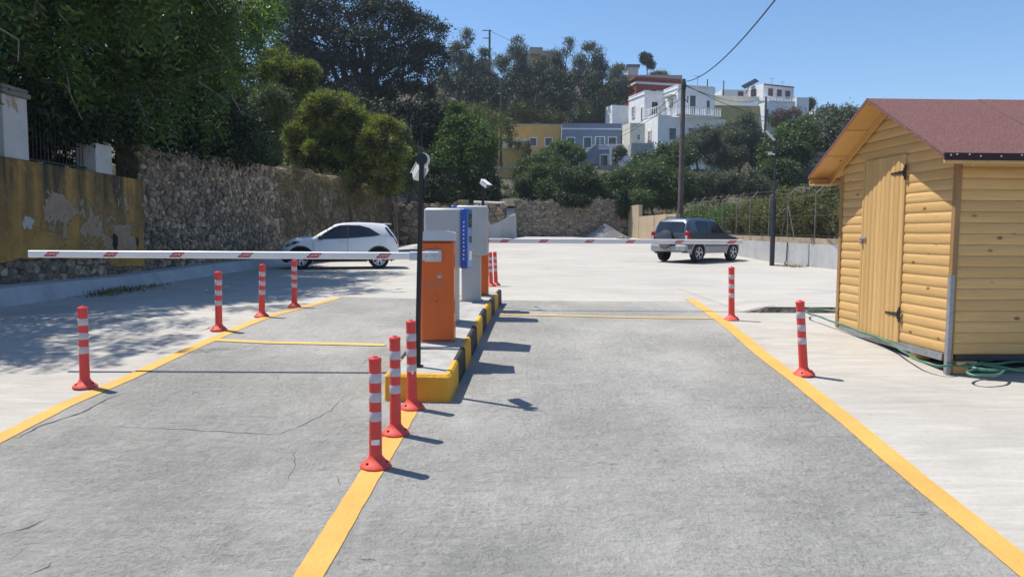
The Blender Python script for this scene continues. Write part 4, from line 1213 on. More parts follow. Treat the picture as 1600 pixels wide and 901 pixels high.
# tan rendered wall right of the terrace wall, in panels
tw = empty('tan_rendered_wall', (cut_x(1010, 46), 46, G(9, 46)), 0, 'tan rendered wall in stepped panels behind the dark car', 'wall')
M['tan'] = m_plaster('tan render', (0.44, 0.35, 0.235), dirt=(0.27, 0.21, 0.15), amt=0.5, streak=0.25)
for (pa, pb_, yt, ya, yb2) in ((981, 998, 322, 50.8, 48.2), (998.3, 1022, 338, 48.2, 45.0), (1022.6, 1042, 336, 45.0, 42.5), (1042.5, 1056, 335, 42.5, 40.8)):
    A = Vector((cut_x(pa, ya), ya, 0)); B = Vector((cut_x(pb_, yb2), yb2, 0))
    za = at(pa, yt, ya).z; zb2 = at(pb_, yt + 1, yb2).z
    d_ = (B - A).normalized(); nn = Vector((-d_.y, d_.x, 0)); nn = nn if nn.y > 0 else -nn
    mb = MB(); mb.prism([A + Vector((0, 0, .5)), B - d_ * .03 + Vector((0, 0, .5)), B - d_ * .03 + Vector((0, 0, min(za, zb2 + .2))), A + Vector((0, 0, za))], (0, 0, 0), nn * .25)
    mb.build('wall_panel', 'tan', tw, world=True)

# ---------------------------------------------------------------- right retaining wall and chain link fence
r0 = onG(1305, 421); r1 = onG(1160, 405)
if r1.y > 36: r1.y = 36
print('retaining', r0, r1)
ZT = at(1305, 383, r0.y).z
def rx(y): return r0.x + (xR1 - r0.x) * (y - r0.y) / (40.8 - r0.y)
xR1 = cut_x(1056, 40.8)
def rwtop(y): return max(ZT + (y - r0.y) * 0.012, G(rx(y), y) + .35)
rw = empty('retaining_wall', (r0.x, r0.y, r0.z), 0, 'low pale blue grey cement retaining wall along the right side behind the shed', 'wall')
vs, fs = [], []; yy_ = list(np.arange(5.0, 40.8, 1.2)) + [40.8]
for y in yy_:
    x = rx(y); z0 = G(x, y) - .05; z1 = rwtop(y)
    vs += [(x, y, z0), (x, y, z1), (x + .25, y, z1), (x + .25, y, z0)]
for i in range(len(yy_) - 1):
    for j in range(3): fs.append((4 * i + j, 4 * i + j + 1, 4 * i + 5 + j, 4 * i + 4 + j))
fs += [(3, 2, 1, 0), tuple(4 * (len(yy_) - 1) + j for j in range(4))]
mb = MB(); mb.add(vs, fs); mb.build('cement_face', 'upstand', rw, world=True)
M['coping'] = plain('sandy old coping', (0.36, 0.28, 0.20), 0.95, vary=0.2, scale=3, bump=.02, bscale=20, kind='pos')
y = 5.0; k = 0
while y < 40.3:
    L = 1.9; x0, x1 = rx(y) + .06, rx(y + L) + .06
    z0, z1 = rwtop(y) + .003, rwtop(y + L) + .003
    mb = MB(); a = Vector((x0, y + .01, z0)); b = Vector((x1, y + L - .01, z1))
    mb.prism([a, b, b + Vector((0, 0, .19)), a + Vector((0, 0, .19))], (0, 0, 0), (.4, 0, 0)); mb.build('coping_block', 'coping', rw, world=True)
    y += L
# fence
M['galv'] = plain('dull fence metal', (0.20, 0.185, 0.17), 0.6, metal=0.3, vary=0.2, scale=5)
cf = empty('chain_link_fence', (r0.x + .25, r0.y, ZT + .2), 0, 'chain link fence with bent topped posts standing on the retaining wall', 'fence')
PX = [1274, 1231, 1202, 1172, 1151, 1128.6, 1109, 1092, 1078]
fpts = []
for px in [1420, 1340] + PX:
    # where the line of sight crosses the fence line
    lo, hi = 5.0, 40.7
    for _ in range(40):
        m_ = (lo + hi) / 2
        if ray(px, 340).x * m_ < rx(m_) + .2: lo = m_
        else: hi = m_
    fpts.append(lo)
for i, y in enumerate(fpts):
    x = rx(y) + .2; z = rwtop(y) + .19
    p = MB(); p.tube([(x, y, z), (x, y, z + 1.55), (x + .30, y - .05, z + 1.88)], .024, 7); p.build('post', 'galv', cf, world=True, smooth=40)
    if i == 3:
        for dy in (-.7, .7):
            p = MB(); p.tube([(x, y + dy, z), (x, y, z + 1.2)], .018, 6); p.build('brace', 'galv', cf, world=True)
for hgt in (.08, .8, 1.5):
    p = MB(); p.tube([(rx(y) + .2, y, rwtop(y) + .19 + hgt) for y in np.arange(5.5, 40.5, 1.0)], .0035, 4); p.build('line_wire', 'galv', cf, world=True)
for hgt, ox in ((1.66, .09), (1.82, .26)):
    p = MB(); p.tube([(rx(y) + .2 + ox, y, rwtop(y) + .19 + hgt) for y in np.arange(5.5, 40.5, 1.0)], .004, 4); p.build('barbed_wire', 'galv', cf, world=True)
mesh = MB(); H_ = 1.45; stp = .11
for k in range(int(35 / stp)):
    for sgn in (1, -1):
        ya_ = 5.5 + k * stp; yb2 = ya_ + sgn * H_ * .9
        if not (5.4 < yb2 < 40.4): continue
        A = Vector((rx(ya_) + .2, ya_, rwtop(ya_) + .24)); B = Vector((rx(yb2) + .2, yb2, rwtop(yb2) + .24 + H_)); w = Vector((0, .0016, .0))
        mesh.add([A - w, A + w, B + w, B - w], [(0, 1, 2, 3)])
o = mesh.build('wire_mesh', 'galv', cf, world=True); o['kind'] = 'stuff'
# cable from the lamp post up the retaining wall
c0 = onG(1206, 416); xx = ray(1230, 400).x
lo, hi = 5.0, 40.0
for _ in range(40):
    m_ = (lo + hi) / 2
    if xx * m_ < rx(m_): lo = m_
    else: hi = m_
yk = lo
mb = MB(); zk = G(rx(yk), yk)
mb.tube([(lb.x + .05, lb.y, lb.z + .02), (lb.x + .5, lb.y - .3, lb.z + .02), (rx(yk) - .1, yk, zk + .02), (rx(yk) - .03, yk, zk + .15), (rx(yk) - .03, yk - .05, rwtop(yk) - .1), (rx(yk) - .02, yk, rwtop(yk) + .02)], .018, 6)
o = mb.build('lamp_cable', 'cable'); tag(o, 'black cable from the lamp post foot running up the retaining wall', 'cable')

# ---------------------------------------------------------------- wooden shed
SP = onG(1478, 584)                       # foot of the near corner post
SF = onG(1307, 512)
yawS = math.atan2(SF.x - SP.x, SF.y - SP.y)
print('shed', SP, SF, yawS)
shed = empty('wooden_shed', (SP.x + .02, SP.y, SP.z), -yawS, 'new pine log board shed with red brown felt roof standing on blocks', 'shed')
D = math.hypot(SF.x - SP.x, SF.y - SP.y)   # gable width
W = 3.4
FLZ = at(1473, 553, SP.y).z - SP.z         # underside of the boards
EVZ = at(1490, 243, SP.y).z - SP.z         # underside of the eaves on the side wall
NB = 18; PIT = (EVZ - FLZ) / NB
OV = 0.34; OE = 0.30
RZ = at(1360, 154, SP.y + D / 2).z - SP.z  # ridge
slope = (RZ - (EVZ + .06)) / (D / 2 + OE * .55)
print('shed dims', D, FLZ, EVZ, PIT, RZ, slope)
def board_profile(pit, th=0.017, n=6):
    """half log section (out, up)"""
    pts = [(0.0, 0.0), (th * .45, 0.002)]
    for k in range(1, n): 
        a = k / n
        pts.append((th * (.45 + .55 * math.sin(math.pi * (a * .86 + .07)) ** .45), pit * (0.02 + .94 * a)))
    pts += [(th * .42, pit * .985), (0.0, pit * .995)]
    return pts
def board_mesh(length, axis, pit, ends=None):
    """axis 'x' runs along the side wall facing -y; 'y' along the gable facing -x; ends give slanted cuts"""
    pr = board_profile(pit); n = len(pr); mb = MB()
    vs = []
    for e in (0, 1):
        for o, z in pr:
            if ends: a0, a1 = ends(z); L = a1 if e else a0
            else: L = length * e
            vs.append((L, -o, z) if axis == 'x' else (-o, L, z))
    fs = [tuple(range(n)), tuple(range(2 * n - 1, n - 1, -1))] + [(i, (i + 1) % n, n + (i + 1) % n, n + i) for i in range(n)]
    mb.add(vs, fs); return mb
# side wall facing the camera
first = None
for k in range(NB):
    if first is None:
        first = board_mesh(W - .034, 'x', PIT).build('log_board', 'pinex', shed, smooth=35); o = first
    else: o = first.copy(); COL.objects.link(o)
    o.location = (0.034, 0, FLZ + k * PIT)
# gable wall: door opening
DY0 = None
def gy(px, py):
    """local y on the gable plane of a pixel"""
    v = ray(px, py); A = Vector((shed.location.x, shed.location.y)); u = Vector((math.sin(yawS), math.cos(yawS)))
    # v.x*d = A.x + u.x*s ; d = A.y + u.y*s
    s = (v.x * A.y - A.x) / (u.x - v.x * u.y)
    return s
dN = gy(1413, 400); dF = gy(1351, 400)
print('door', dN, dF)
DTOP = at(1418, 238, SP.y + gy(1418, 238)).z - SP.z; 
kd = round((DTOP - FLZ) / PIT); DTOP = FLZ + kd * PIT
zr = lambda y: EVZ + .06 + slope * (min(y + OE * .55, D - y + OE * .55)) - .05       # underside of roof above the gable
a = b = None
for k in range(int((RZ - FLZ) / PIT) + 1):
    z = FLZ + k * PIT
    if k < kd:
        segs = [('near', 0.034, dN - .004), ('far', dF + .045, D - .02)]
    else: segs = [('top', 0.034, D - .02)]
    for kind, y0, y1 in segs:
        lim = zr(D / 2)
        if z + PIT * .3 > lim: continue
        def ends(zz, y0=y0, y1=y1, z=z):
            h = z + zz; e = (h - (EVZ + .01)) / slope - OE * .55
            lo_, hi_ = max(y0, e), min(y1, D - e)
            return (lo_, hi_) if lo_ < hi_ else (min(max(D / 2, y0), y1),) * 2
        if z + PIT > EVZ - .02:
            o = board_mesh(0, 'y', PIT if k < kd else PIT, ends).build('log_board', 'piney', shed, smooth=35); o.location = (0, 0, z)
        else:
            if kind == 'near':
                if a is None: a = board_mesh(y1 - y0, 'y', PIT).build('log_board', 'piney', shed, smooth=35); o = a
                else: o = a.copy(); COL.objects.link(o)
            else:
                if b is None: b = board_mesh(y1 - y0, 'y', PIT).build('log_board', 'piney', shed, smooth=35); o = b
                else: o = b.copy(); COL.objects.link(o)
            o.location = (0, y0, z)
# inner box so that nothing shows through
mb = MB(); mb.bx(.03, W, .03, D - .02, FLZ + .01, EVZ); mb.build('inner_wall', 'pinex', shed)
mb = MB(); mb.prism([(.025, .0, EVZ - .05), (.025, D, EVZ - .05), (.025, D / 2, zr(D / 2))], (0, 0, 0), (W - .05, 0, 0)); mb.build('gable_core', 'pinex', shed)
# corner posts
mb = MB(); mb.bx(-.028, .03, -.028, .03, .02, EVZ, .004); mb.build('corner_post', 'pinez_k', shed)
mb = MB(); mb.bx(-.042, -.031, -.04, .01, 0.0, FLZ + .80); mb.bx(-.042, -.004, -.043, -.031, 0.0, FLZ + .80); mb.build('steel_angle', 'steel', shed)
mb = MB(); mb.bx(-.03, .04, D - .04, D + .03, FLZ - .02, EVZ - .02, .004); mb.build('corner_post', 'pinez_k', shed)
mb = MB(); mb.bx(-.02, .02, D - .05, D + .0, G(SF.x, SF.y) - SP.z - .0, FLZ); mb.build('steel_foot', 'dark', shed)
# door: narrow tongued boards
DT = DTOP - .006; nb = 9; jw = (dF - dN) / nb
door = empty('door'); door.parent = shed
bd = None
for k in range(nb):
    if bd is None:
        mb = MB(); pr = [(0, 0), (.030, .002), (.037, jw * .12), (.040, jw * .5), (.037, jw * .88), (.030, jw - .005), (0, jw - .003)]
        mb.prism([(-o, w, 0) for o, w in pr], (0, 0, 0), (0, 0, DT - FLZ + .015)); bd = mb.build('door_board', 'pinez', door, smooth=35); o = bd
    else: o = bd.copy(); COL.objects.link(o)
    o.location = (0, dN + k * jw, FLZ - .012)
mb = MB(); mb.bx(-.036, 0.0, dF + .002, dF + .044, FLZ, DTOP - .004, .003); mb.build('door_jamb', 'pinez', shed)
def hinge(z):
    h = MB(); y0 = dN - .002
    h.bx(-.052, -.041, y0 - .035, y0 - .005, z - .085, z + .085, .002)
    h.prism([(-.041, y0, z - .022), (-.041, y0 + .26, z - .010), (-.041, y0 + .27, z), (-.041, y0 + .26, z + .010), (-.041, y0, z + .022)], (0, 0, 0), (-.006, 0, 0))
    h.tube([(-.05, y0, z - .05), (-.05, y0, z + .05)], .008, 8)
    hh = h.build('hinge', 'black', door)
    for q in (.06, .13, .20):
        s_ = MB(); s_.tube([(-.046, y0 + q, z), (-.050, y0 + q, z)], .006, 6); s_.build('screw', 'steel', hh)
hz1 = at(1410, 269, SP.y + dN).z - SP.z; hz2 = at(1403, 491, SP.y + dN).z - SP.z
hinge(hz1); hinge(hz2)
hz = at(1356, 373, SP.y + dF).z - SP.z
mb = MB(); mb.bx(-.048, -.041, dF - .09, dF + .05, hz - .018, hz + .018, .002); mb.tube([(-.06, dF - .075, hz + .005), (-.06, dF + .0, hz + .005), (-.06, dF + .03, hz + .005)], .007, 6)
hs = mb.build('hasp', 'steel', door)
mb = MB(); mb.box((-.062, dF - .01, hz - .045), (.02, .04, .036), None, .004); mb.tube([(-.062, dF - .024, hz - .03), (-.062, dF - .022, hz - .004), (-.062, dF - .01, hz + .006), (-.062, dF + .002, hz - .004), (-.062, dF + .004, hz - .03)], .004, 6); mb.build('padlock', 'steel', hs)
# roof
def roofz(y, up=0.0): return EVZ + .06 + slope * min(y + OE * .55, D - y + OE * .55) + up
YN, YF = -OE, D + OE
XO = -OV
seam = [XO, .95, 2.4, W + .2]
for side in (0, 1):
    ya, ym = (YN, D / 2) if side == 0 else (YF, D / 2)
    za = RZ - slope * (D / 2 + OE); zm = RZ
    for i in range(3):
        mb = MB(); x0, x1 = seam[i] + (.004 if i else 0), seam[i + 1]; lift = .003 * (i % 2)
        n = 6; vs = []
        for (x) in (x0, x1):
            for k in range(n + 1):
                t_ = k / n; vs.append((x, ya + (ym - ya) * t_, za + (zm - za) * t_ + lift + .002 * math.sin(k * 2 + i)))
            for k in range(n + 1):
                t_ = k / n; vs.append((x, ya + (ym - ya) * t_, za + (zm - za) * t_ + lift - .008))
        m_ = 2 * (n + 1); fs = []
        for k in range(n):
            fs += [(k, k + 1, m_ + k + 1, m_ + k), (n + 1 + k, m_ + n + 1 + k, m_ + n + 2 + k, n + 2 + k), (k, n + 1 + k, n + 2 + k, k + 1), (m_ + k, m_ + k + 1, m_ + n + 2 + k, m_ + n + 1 + k)]
        fs += [(0, m_, m_ + n + 1, n + 1), (n, 2 * n + 1, m_ + 2 * n + 1, m_ + n)]
        mb.add(vs, fs); mb.build('felt_sheet', 'felt', shed)
    # decking boards under the felt
    nbd = 7 if side == 0 else 3
    for k in range(nbd):
        t0, t1 = k / nbd, (k + 1) / nbd - .012
        def P(x, t_, dz): return (x, ya + (ym - ya) * t_, za + (zm - za) * t_ - .010 - dz)
        mb = MB(); mb.add([P(XO + .006, t0, 0), P(W + .18, t0, 0), P(W + .18, t1, 0), P(XO + .006, t1, 0), P(XO + .006, t0, .018), P(W + .18, t0, .018), P(W + .18, t1, .018), P(XO + .006, t1, .018)],
                          [(0, 1, 2, 3), (7, 6, 5, 4), (0, 4, 5, 1), (1, 5, 6, 2), (2, 6, 7, 3), (3, 7, 4, 0)])
        mb.build('roof_board', 'soffit' if side else 'pinex', shed)
    # barge board at the wall and eave fascia
    mb = MB(); x = -.062
    mb.add([(x, ya, za - .03), (x, ym, zm - .03), (x, ym, zm - .12), (x, ya, za - .12), (x + .02, ya, za - .03), (x + .02, ym, zm - .03), (x + .02, ym, zm - .12), (x + .02, ya, za - .12)],
           [(0, 1, 2, 3), (7, 6, 5, 4), (0, 4, 5, 1), (1, 5, 6, 2), (2, 6, 7, 3), (3, 7, 4, 0)]); mb.build('barge_board', 'soffit' if side else 'piney', shed)
    mb = MB(); s_ = -1 if side == 0 else 1
    mb.bx(XO + .01, W + .18, ya + s_ * -.002, ya + s_ * -.024, za - .095, za - .03, .003); mb.build('eave_fascia', 'pinex', shed)
    mb = MB(); mb.bx(XO + .002, W + .19, ya + s_ * .010, ya + s_ * -.001, za - .065, za + .004); mb.build('felt_edge', 'feltdark', shed)
    if side == 1:
        mb = MB(); mb.bx(XO + .004, -.065, ya - .03, ya - .19, za - .12, za - .105); mb.build('eave_soffit', 'soffit', shed)
M_dummy = None
# felt folded over the gable edge
for side in (0, 1):
    ya, ym = (YN, D / 2) if side == 0 else (YF, D / 2); za = RZ - slope * (D / 2 + OE)
    mb = MB(); x = XO - .003
    mb.add([(x, ya, za + .003), (x, ym, RZ + .003), (x, ym, RZ - .035), (x, ya, za - .035), (x + .006, ya, za + .003), (x + .006, ym, RZ + .003), (x + .006, ym, RZ - .035), (x + .006, ya, za - .035)],
           [(0, 1, 2, 3), (7, 6, 5, 4), (0, 4, 5, 1), (1, 5, 6, 2), (2, 6, 7, 3), (3, 7, 4, 0)]); mb.build('felt_edge', 'felt', shed)
rr = random.Random(2)
za = RZ - slope * (D / 2 + OE)
nail = MB(); nail.lathe([(.001, -.004), (.007, -.003), (.008, 0)], (0, 0, 0), 8, 'Y'); nm = nail.build('roofing_nail', 'print_white', shed)
nm.location = (XO + .06, YN - .010, za - .018)
for k, x in enumerate([.12, .24, .35, .55, .75, .92, 1.1, 1.32, 1.5, 1.7, 1.95, 2.2, 2.5, 2.8, 3.1]):
    o = nm.copy(); COL.objects.link(o); o.location = (XO + x, YN - .010, za - .018 + rr.uniform(-.008, .008))
# floor frame, blocks
mb = MB(); mb.bx(-.035, .03, .06, D - .06, FLZ - .075, FLZ - .004); mb.build('floor_beam', 'steel', shed)
mb = MB(); mb.bx(.06, W, -.01, .05, FLZ - .06, FLZ - .004); mb.build('floor_beam', 'dark', shed)
mb = MB(); mb.bx(.05, W, .08, D - .05, FLZ - .05, FLZ + .005); mb.build('floor_panel', 'dark', shed)
def blk(x0, x1, y0, y1, z0, z1, mat='pinex', name='support_block'):
    mb = MB(); mb.bx(x0, x1, y0, y1, z0, z1, .006); mb.build(name, mat, shed)
gl = lambda y: G(SP.x, SP.y + y) - SP.z
sy1 = gy(1400, 500)
blk(-.01, .16, .55, .67, gl(.6) + .001, FLZ - .08); blk(.04, .20, -.02, .13, .002, .10); blk(.05, .27, -.06, .12, .102, .135); blk(.06, .16, -.03, .03, .14, FLZ - .062, 'pinez_k')
blk(-.01, .15, 1.30, 1.45, gl(1.3), FLZ - .08, 'pinez_k'); blk(.95, 1.10, .02, .14, .002, FLZ - .062); blk(1.9, 2.05, .02, .14, .002, FLZ - .062); blk(0, .12, 1.85, 1.95, gl(1.9), FLZ - .08, 'pinez_k')

# ---------------------------------------------------------------- green hose
def hose(name, pts, r, lab, lift=0.0):
    P = [onG(a, b) for a, b in pts]
    # Catmull-Rom through the points
    out = []
    for i in range(len(P) - 1):
        p0, p1, p2, p3 = P[max(0, i - 1)], P[i], P[i + 1], P[min(len(P) - 1, i + 2)]
        for k in range(8):
            t_ = k / 8
            q = 0.5 * ((2 * p1) + (p2 - p0) * t_ + (2 * p0 - 5 * p1 + 4 * p2 - p3) * t_ * t_ + (3 * p1 - p0 - 3 * p2 + p3) * t_ ** 3)
            out.append(q)
    out.append(P[-1])
    out = [Vector((q.x, q.y, G(q.x, q.y) + wedge(q.x, q.y) + r + .004 + lift + .004 * math.sin(i * .7))) for i, q in enumerate(out)]
    mb = MB(); mb.tube(out, r, 8); o = mb.build(name, 'hose', smooth=60); tag(o, lab, 'hose')
hose('garden_hose', [(1312, 497), (1285, 494), (1262, 494), (1262, 500), (1290, 510), (1330, 525), (1370, 540), (1395, 552), (1415, 566), (1440, 580), (1470, 587), (1500, 586), (1535, 593), (1565, 591), (1562, 600), (1530, 603), (1510, 598), (1525, 592), (1560, 594), (1600, 590), (1640, 586)], .0125, 'long green garden hose lying from behind the shed round to its near corner')
hose('garden_hose', [(1500, 583), (1520, 588), (1560, 586), (1600, 583), (1625, 590), (1600, 597), (1560, 592), (1530, 585), (1560, 578), (1610, 577)], .0125, 'loose coils of green hose lying in the shade under the shed side', .02)

# ---------------------------------------------------------------- cars
M['tyre'] = plain('black tyre rubber', (0.018, 0.018, 0.019), 0.85, vary=0.2, scale=12)
M['rim'] = plain('silver alloy', (0.72, 0.73, 0.75), 0.35, metal=0.25, vary=0.08, scale=12)
M['wheeldark'] = plain('dark wheel inside', (0.02, 0.02, 0.022), 0.7, vary=0.2)
M['carwhite'] = plain('white car paint', (0.80, 0.81, 0.82), 0.28, vary=0.02, scale=1.5, coat=1.0)
M['carslate'] = plain('dark slate metallic car paint', (0.095, 0.11, 0.13), 0.32, metal=0.35, vary=0.06, scale=1.5, coat=1.0)
M['clad'] = plain('dark plastic cladding', (0.03, 0.032, 0.036), 0.6, vary=0.1, scale=7)
M['clad_s'] = plain('silver grey bumper plastic', (0.33, 0.35, 0.385), 0.4, metal=0.2, vary=0.06, scale=4, coat=0.4)
M['carglass'] = m_glass_dark('tinted car glass', (0.018, 0.022, 0.028), 0.03)
M['lampred'] = plain('red lamp plastic', (0.42, 0.012, 0.02), 0.15, vary=0.1, coat=1.0)
M['lampclear'] = plain('clear lamp lens', (0.55, 0.57, 0.60), 0.12, vary=0.15, coat=1.0)
def wheel(t, c, r, w, side, spokes, arms):
    wh = empty('wheel', c); wh.parent = t
    s = side
    mb = MB(); prof = [(r * .62, -w / 2), (r * .90, -w / 2), (r * .985, -w * .38), (r, -w * .2), (r, w * .2), (r * .985, w * .38), (r * .90, w / 2), (r * .62, w / 2)]
    mb.lathe(prof, n=30, axis='Y', caps=False); mb.build('tyre', 'tyre', wh, smooth=35)
    mb = MB(); mb.lathe([(r * .64, -w / 2 - .001), (r * .60, -w * .46), (r * .60, w * .46), (r * .64, w / 2 + .001)], n=28, axis='Y', caps=False); y = s * w * .30
    mb.lathe([(.001, y), (r * .60, y)], n=24, axis='Y'); mb.build('brake_disc', 'wheeldark', wh)
    mb = MB(); yo = s * w * .47
    mb.lathe([(r * .60, yo - s * .02), (r * .655, yo + s * .008), (r * .625, yo + s * .01), (r * .585, yo)], n=28, axis='Y', caps=False)
    mb.lathe([(.001, yo + s * .002), (r * .13, yo), (r * .15, yo - s * .03)], n=14, axis='Y')
    for k in range(spokes):
        a0 = 2 * math.pi * k / spokes + .2
        for da in arms:
            a1 = a0 + da * 1.9; a2 = a0 + da * .6
            p0 = Vector((math.cos(a2) * r * .10, yo - s * .004, math.sin(a2) * r * .10)); p1 = Vector((math.cos(a1) * r * .61, yo - s * .002, math.sin(a1) * r * .61))
            tt = Vector((-math.sin(a1), 0, math.cos(a1)))
            mb.add([p0 - tt * r * .055, p0 + tt * r * .055, p1 + tt * r * .075, p1 - tt * r * .075] + [q - Vector((0, s * .03, 0)) for q in (p0 - tt * r * .055, p0 + tt * r * .055, p1 + tt * r * .075, p1 - tt * r * .075)],
                   [(0, 1, 2, 3), (7, 6, 5, 4), (0, 4, 5, 1), (1, 5, 6, 2), (2, 6, 7, 3), (3, 7, 4, 0)])
    mb.build('rim', 'rim', wh)
    return wh
class Car:
    """body lofted from side profile tables; x forward, y left"""
    def __init__(s, t, P, paint, low, n=90):
        s.t = t; s.P = P
        s.xs = [P['x0'] + (P['x1'] - P['x0']) * i / n for i in range(n + 1)]
        for cx, r in P['arch']:
            s.xs += [cx + r * math.cos(a) for a in np.linspace(0, math.pi, 15)]
        s.xs = sorted(set(round(x, 4) for x in s.xs))
        s.paint = paint; s.low = low
        s.body()
    def bot(s, x):
        z = interp(s.P['bot'], x)
        for cx, r in s.P['arch']:
            if abs(x - cx) < r: z = max(z, math.sqrt(r * r - (x - cx) ** 2) + s.P['wz'])
        return z
    def hw(s, x, z):
        """half width of the side surface"""
        P = s.P; zs = interp(P['belt'], x); zt = interp(P['top'], x); w = interp(P['w'], x); wt = interp(P['wt'], x)
        if z <= zs:
            zb = interp(P['bot'], x); k = (z - zb) / max(.01, zs - zb)
            # waist bulge
            return w * (0.955 + 0.045 * math.sin(math.pi * min(1, max(0, k)) ** .8)) if k < 1 else w * .955
        k = min(1, (z - zs) / max(.02, zt - .03 - zs))
        return w * .955 + (wt - w * .955) * k
    def section(s, x):
        P = s.P; zb = s.bot(x); zs = interp(P['belt'], x); zt = interp(P['top'], x); wt = interp(P['wt'], x)
        zc = P['cladz']
        zl = [zb, max(zb, zc), ]
        for k in (.2, .45, .7, .9, 1.0): zl.append(max(zb, zl[1] + (zs - zl[1]) * k))
        pts = [(s.hw(x, z), z) for z in zl]
        zr_ = max(zt - .05, zs + .001)
        pts += [(s.hw(x, zs + (zr_ - zs) * .5), zs + (zr_ - zs) * .5), (s.hw(x, zr_), zr_), (wt * .93, zt - .014), (wt * .75, zt), (wt * .4, zt + .012), (0, zt + .016)]
        return pts
    def body(s):
        secs = [s.section(x) for x in s.xs]; n = len(secs[0])
        for name, lo, hi, mat in (('lower_cladding', 0, 1, s.low), ('body_shell', 1, n - 1, s.paint)):
            mb = MB()
            for sg in (1, -1):
                k0 = len(mb.v)
                for x, sec in zip(s.xs, secs):
                    for (y, z) in sec[lo:hi + 1]: mb.v.append((x, y * sg + (0 if name == 'body_shell' else .006 * sg), z))
                m = hi - lo + 1
                for i in range(len(s.xs) - 1):
                    for j in range(m - 1): mb.f.append((k0 + i * m + j, k0 + (i + 1) * m + j, k0 + (i + 1) * m + j + 1, k0 + i * m + j + 1)); mb.mi.append(0)
            for i in (0, len(s.xs) - 1):
                sec = secs[i][lo:hi + 1]; x = s.xs[i]; k0 = len(mb.v)
                mb.v += [(x, y, z) for y, z in sec] + [(x, -y, z) for y, z in reversed(sec)]
                mb.f.append(tuple(range(k0, len(mb.v)))); mb.mi.append(0)
            me_o = mb.build(name, mat, s.t, smooth=38)
            bm = bmesh.new(); bm.from_mesh(me_o.data); bmesh.ops.remove_doubles(bm, verts=bm.verts, dist=.0015); bmesh.ops.recalc_face_normals(bm, faces=bm.faces); bm.to_mesh(me_o.data); bm.free()
            setattr(s, 'shell', me_o)
        # inner filling so wheel arches are dark and closed
        mb = MB(); P = s.P
        zf = interp(P['belt'], 0) - .1
        mb.bx(P['x0'] + .12, P['x1'] - .15, -interp(P['w'], 0) * .70, interp(P['w'], 0) * .70, P['cladz'] * .75, zf - .12)
        mb.build('underbody', 'clad', s.t)
        for cx, r in P['arch']:
            mb = MB(); vs = []; m = 14
            for k in range(m + 1):
                a = math.pi * k / m
                for y in (interp(P['w'], cx) * .93, interp(P['w'], cx) * .45): vs.append((cx + r * math.cos(a), y, P['wz'] + r * math.sin(a)))
            for sg in (1, -1):
                mb.add([(x, y * sg, z) for x, y, z in vs], [(2 * k, 2 * k + 1, 2 * k + 3, 2 * k + 2) for k in range(m)])
            mb.build('wheel_well', 'clad', s.t)
    def side_patch(s, name, poly, mat, sg, off=.007, parent=None, n=5):
        """poly in x,z laid on the side; each edge subdivided; fan from the centre"""
        pts = []
        for a, b in zip(poly, poly[1:] + poly[:1]):
            for k in range(n): pts.append((a[0] + (b[0] - a[0]) * k / n, a[1] + (b[1] - a[1]) * k / n))
        cx = sum(p[0] for p in pts) / len(pts); cz = sum(p[1] for p in pts) / len(pts)
        mb = MB(); rings = [1, .66, .33]
        for q in rings:
            for x, z in pts:
                X, Z = cx + (x - cx) * q, cz + (z - cz) * q; mb.v.append((X, sg * (s.hw(X, Z) + off), Z))
        mb.v.append((cx, sg * (s.hw(cx, cz) + off), cz)); m = len(pts)
        for r in range(2):
            for i in range(m): j = (i + 1) % m; mb.f.append((r * m + i, r * m + j, (r + 1) * m + j, (r + 1) * m + i)); mb.mi.append(0)
        for i in range(m): mb.f.append((2 * m + i, 2 * m + (i + 1) % m, 3 * m)); mb.mi.append(0)
        # rim so the pane has an edge
        k0 = len(mb.v)
        for x, z in pts: mb.v.append((x, sg * (s.hw(x, z) - .004), z))
        for i in range(m): j = (i + 1) % m; mb.f.append((i, j, k0 + j, k0 + i)); mb.mi.append(0)
        return mb.build(name, mat, parent or s.t, smooth=30)
    def arch_trim(s, mat, wd=.055):
        for cx, r in s.P['arch']:
            for sg in (1, -1):
                mb = MB(); m = 20
                for k in range(m + 1):
                    a = math.pi * (-.06 + 1.12 * k / m)
                    for q, o in ((r - .012, -.03), (r - .008, .012), (r + wd, .012), (r + wd + .004, .0)):
                        x, z = cx + q * math.cos(a), s.P['wz'] + q * math.sin(a); z = max(z, s.P['bot0'])
                        mb.v.append((x, sg * (s.hw(x, z) + o), z))
                for k in range(m):
                    for j in range(3): mb.f.append((4 * k + j, 4 * k + 4 + j, 4 * k + 5 + j, 4 * k + 1 + j)); mb.mi.append(0)
                mb.build('wheel_arch_trim', mat, s.t, smooth=30)
    def top_glass(s, name, xa, xb, inset, off=.006, n=8, dk=None):
        """glass lying on the sloping roof line between xa and xb"""
        mb = MB()
        for i in range(n + 1):
            x = xa + (xb - xa) * i / n; wt = interp(s.P['wt'], x) - inset; zt = interp(s.P['top'], x)
            for q in (-1, -.8, -.4, 0, .4, .8, 1):
                aq = abs(q) * wt; f = interp([(0, .016), (.4, .012), (.75, 0), (.93, -.014), (1, -.04)], aq / interp(s.P['wt'], x))
                mb.v.append((x, q * wt, zt + f + off))
        for i in range(n):
            for j in range(6): k = 7 * i + j; mb.f.append((k, k + 1, k + 8, k + 7)); mb.mi.append(0)
        return mb.build(name, 'carglass', s.t, smooth=30)

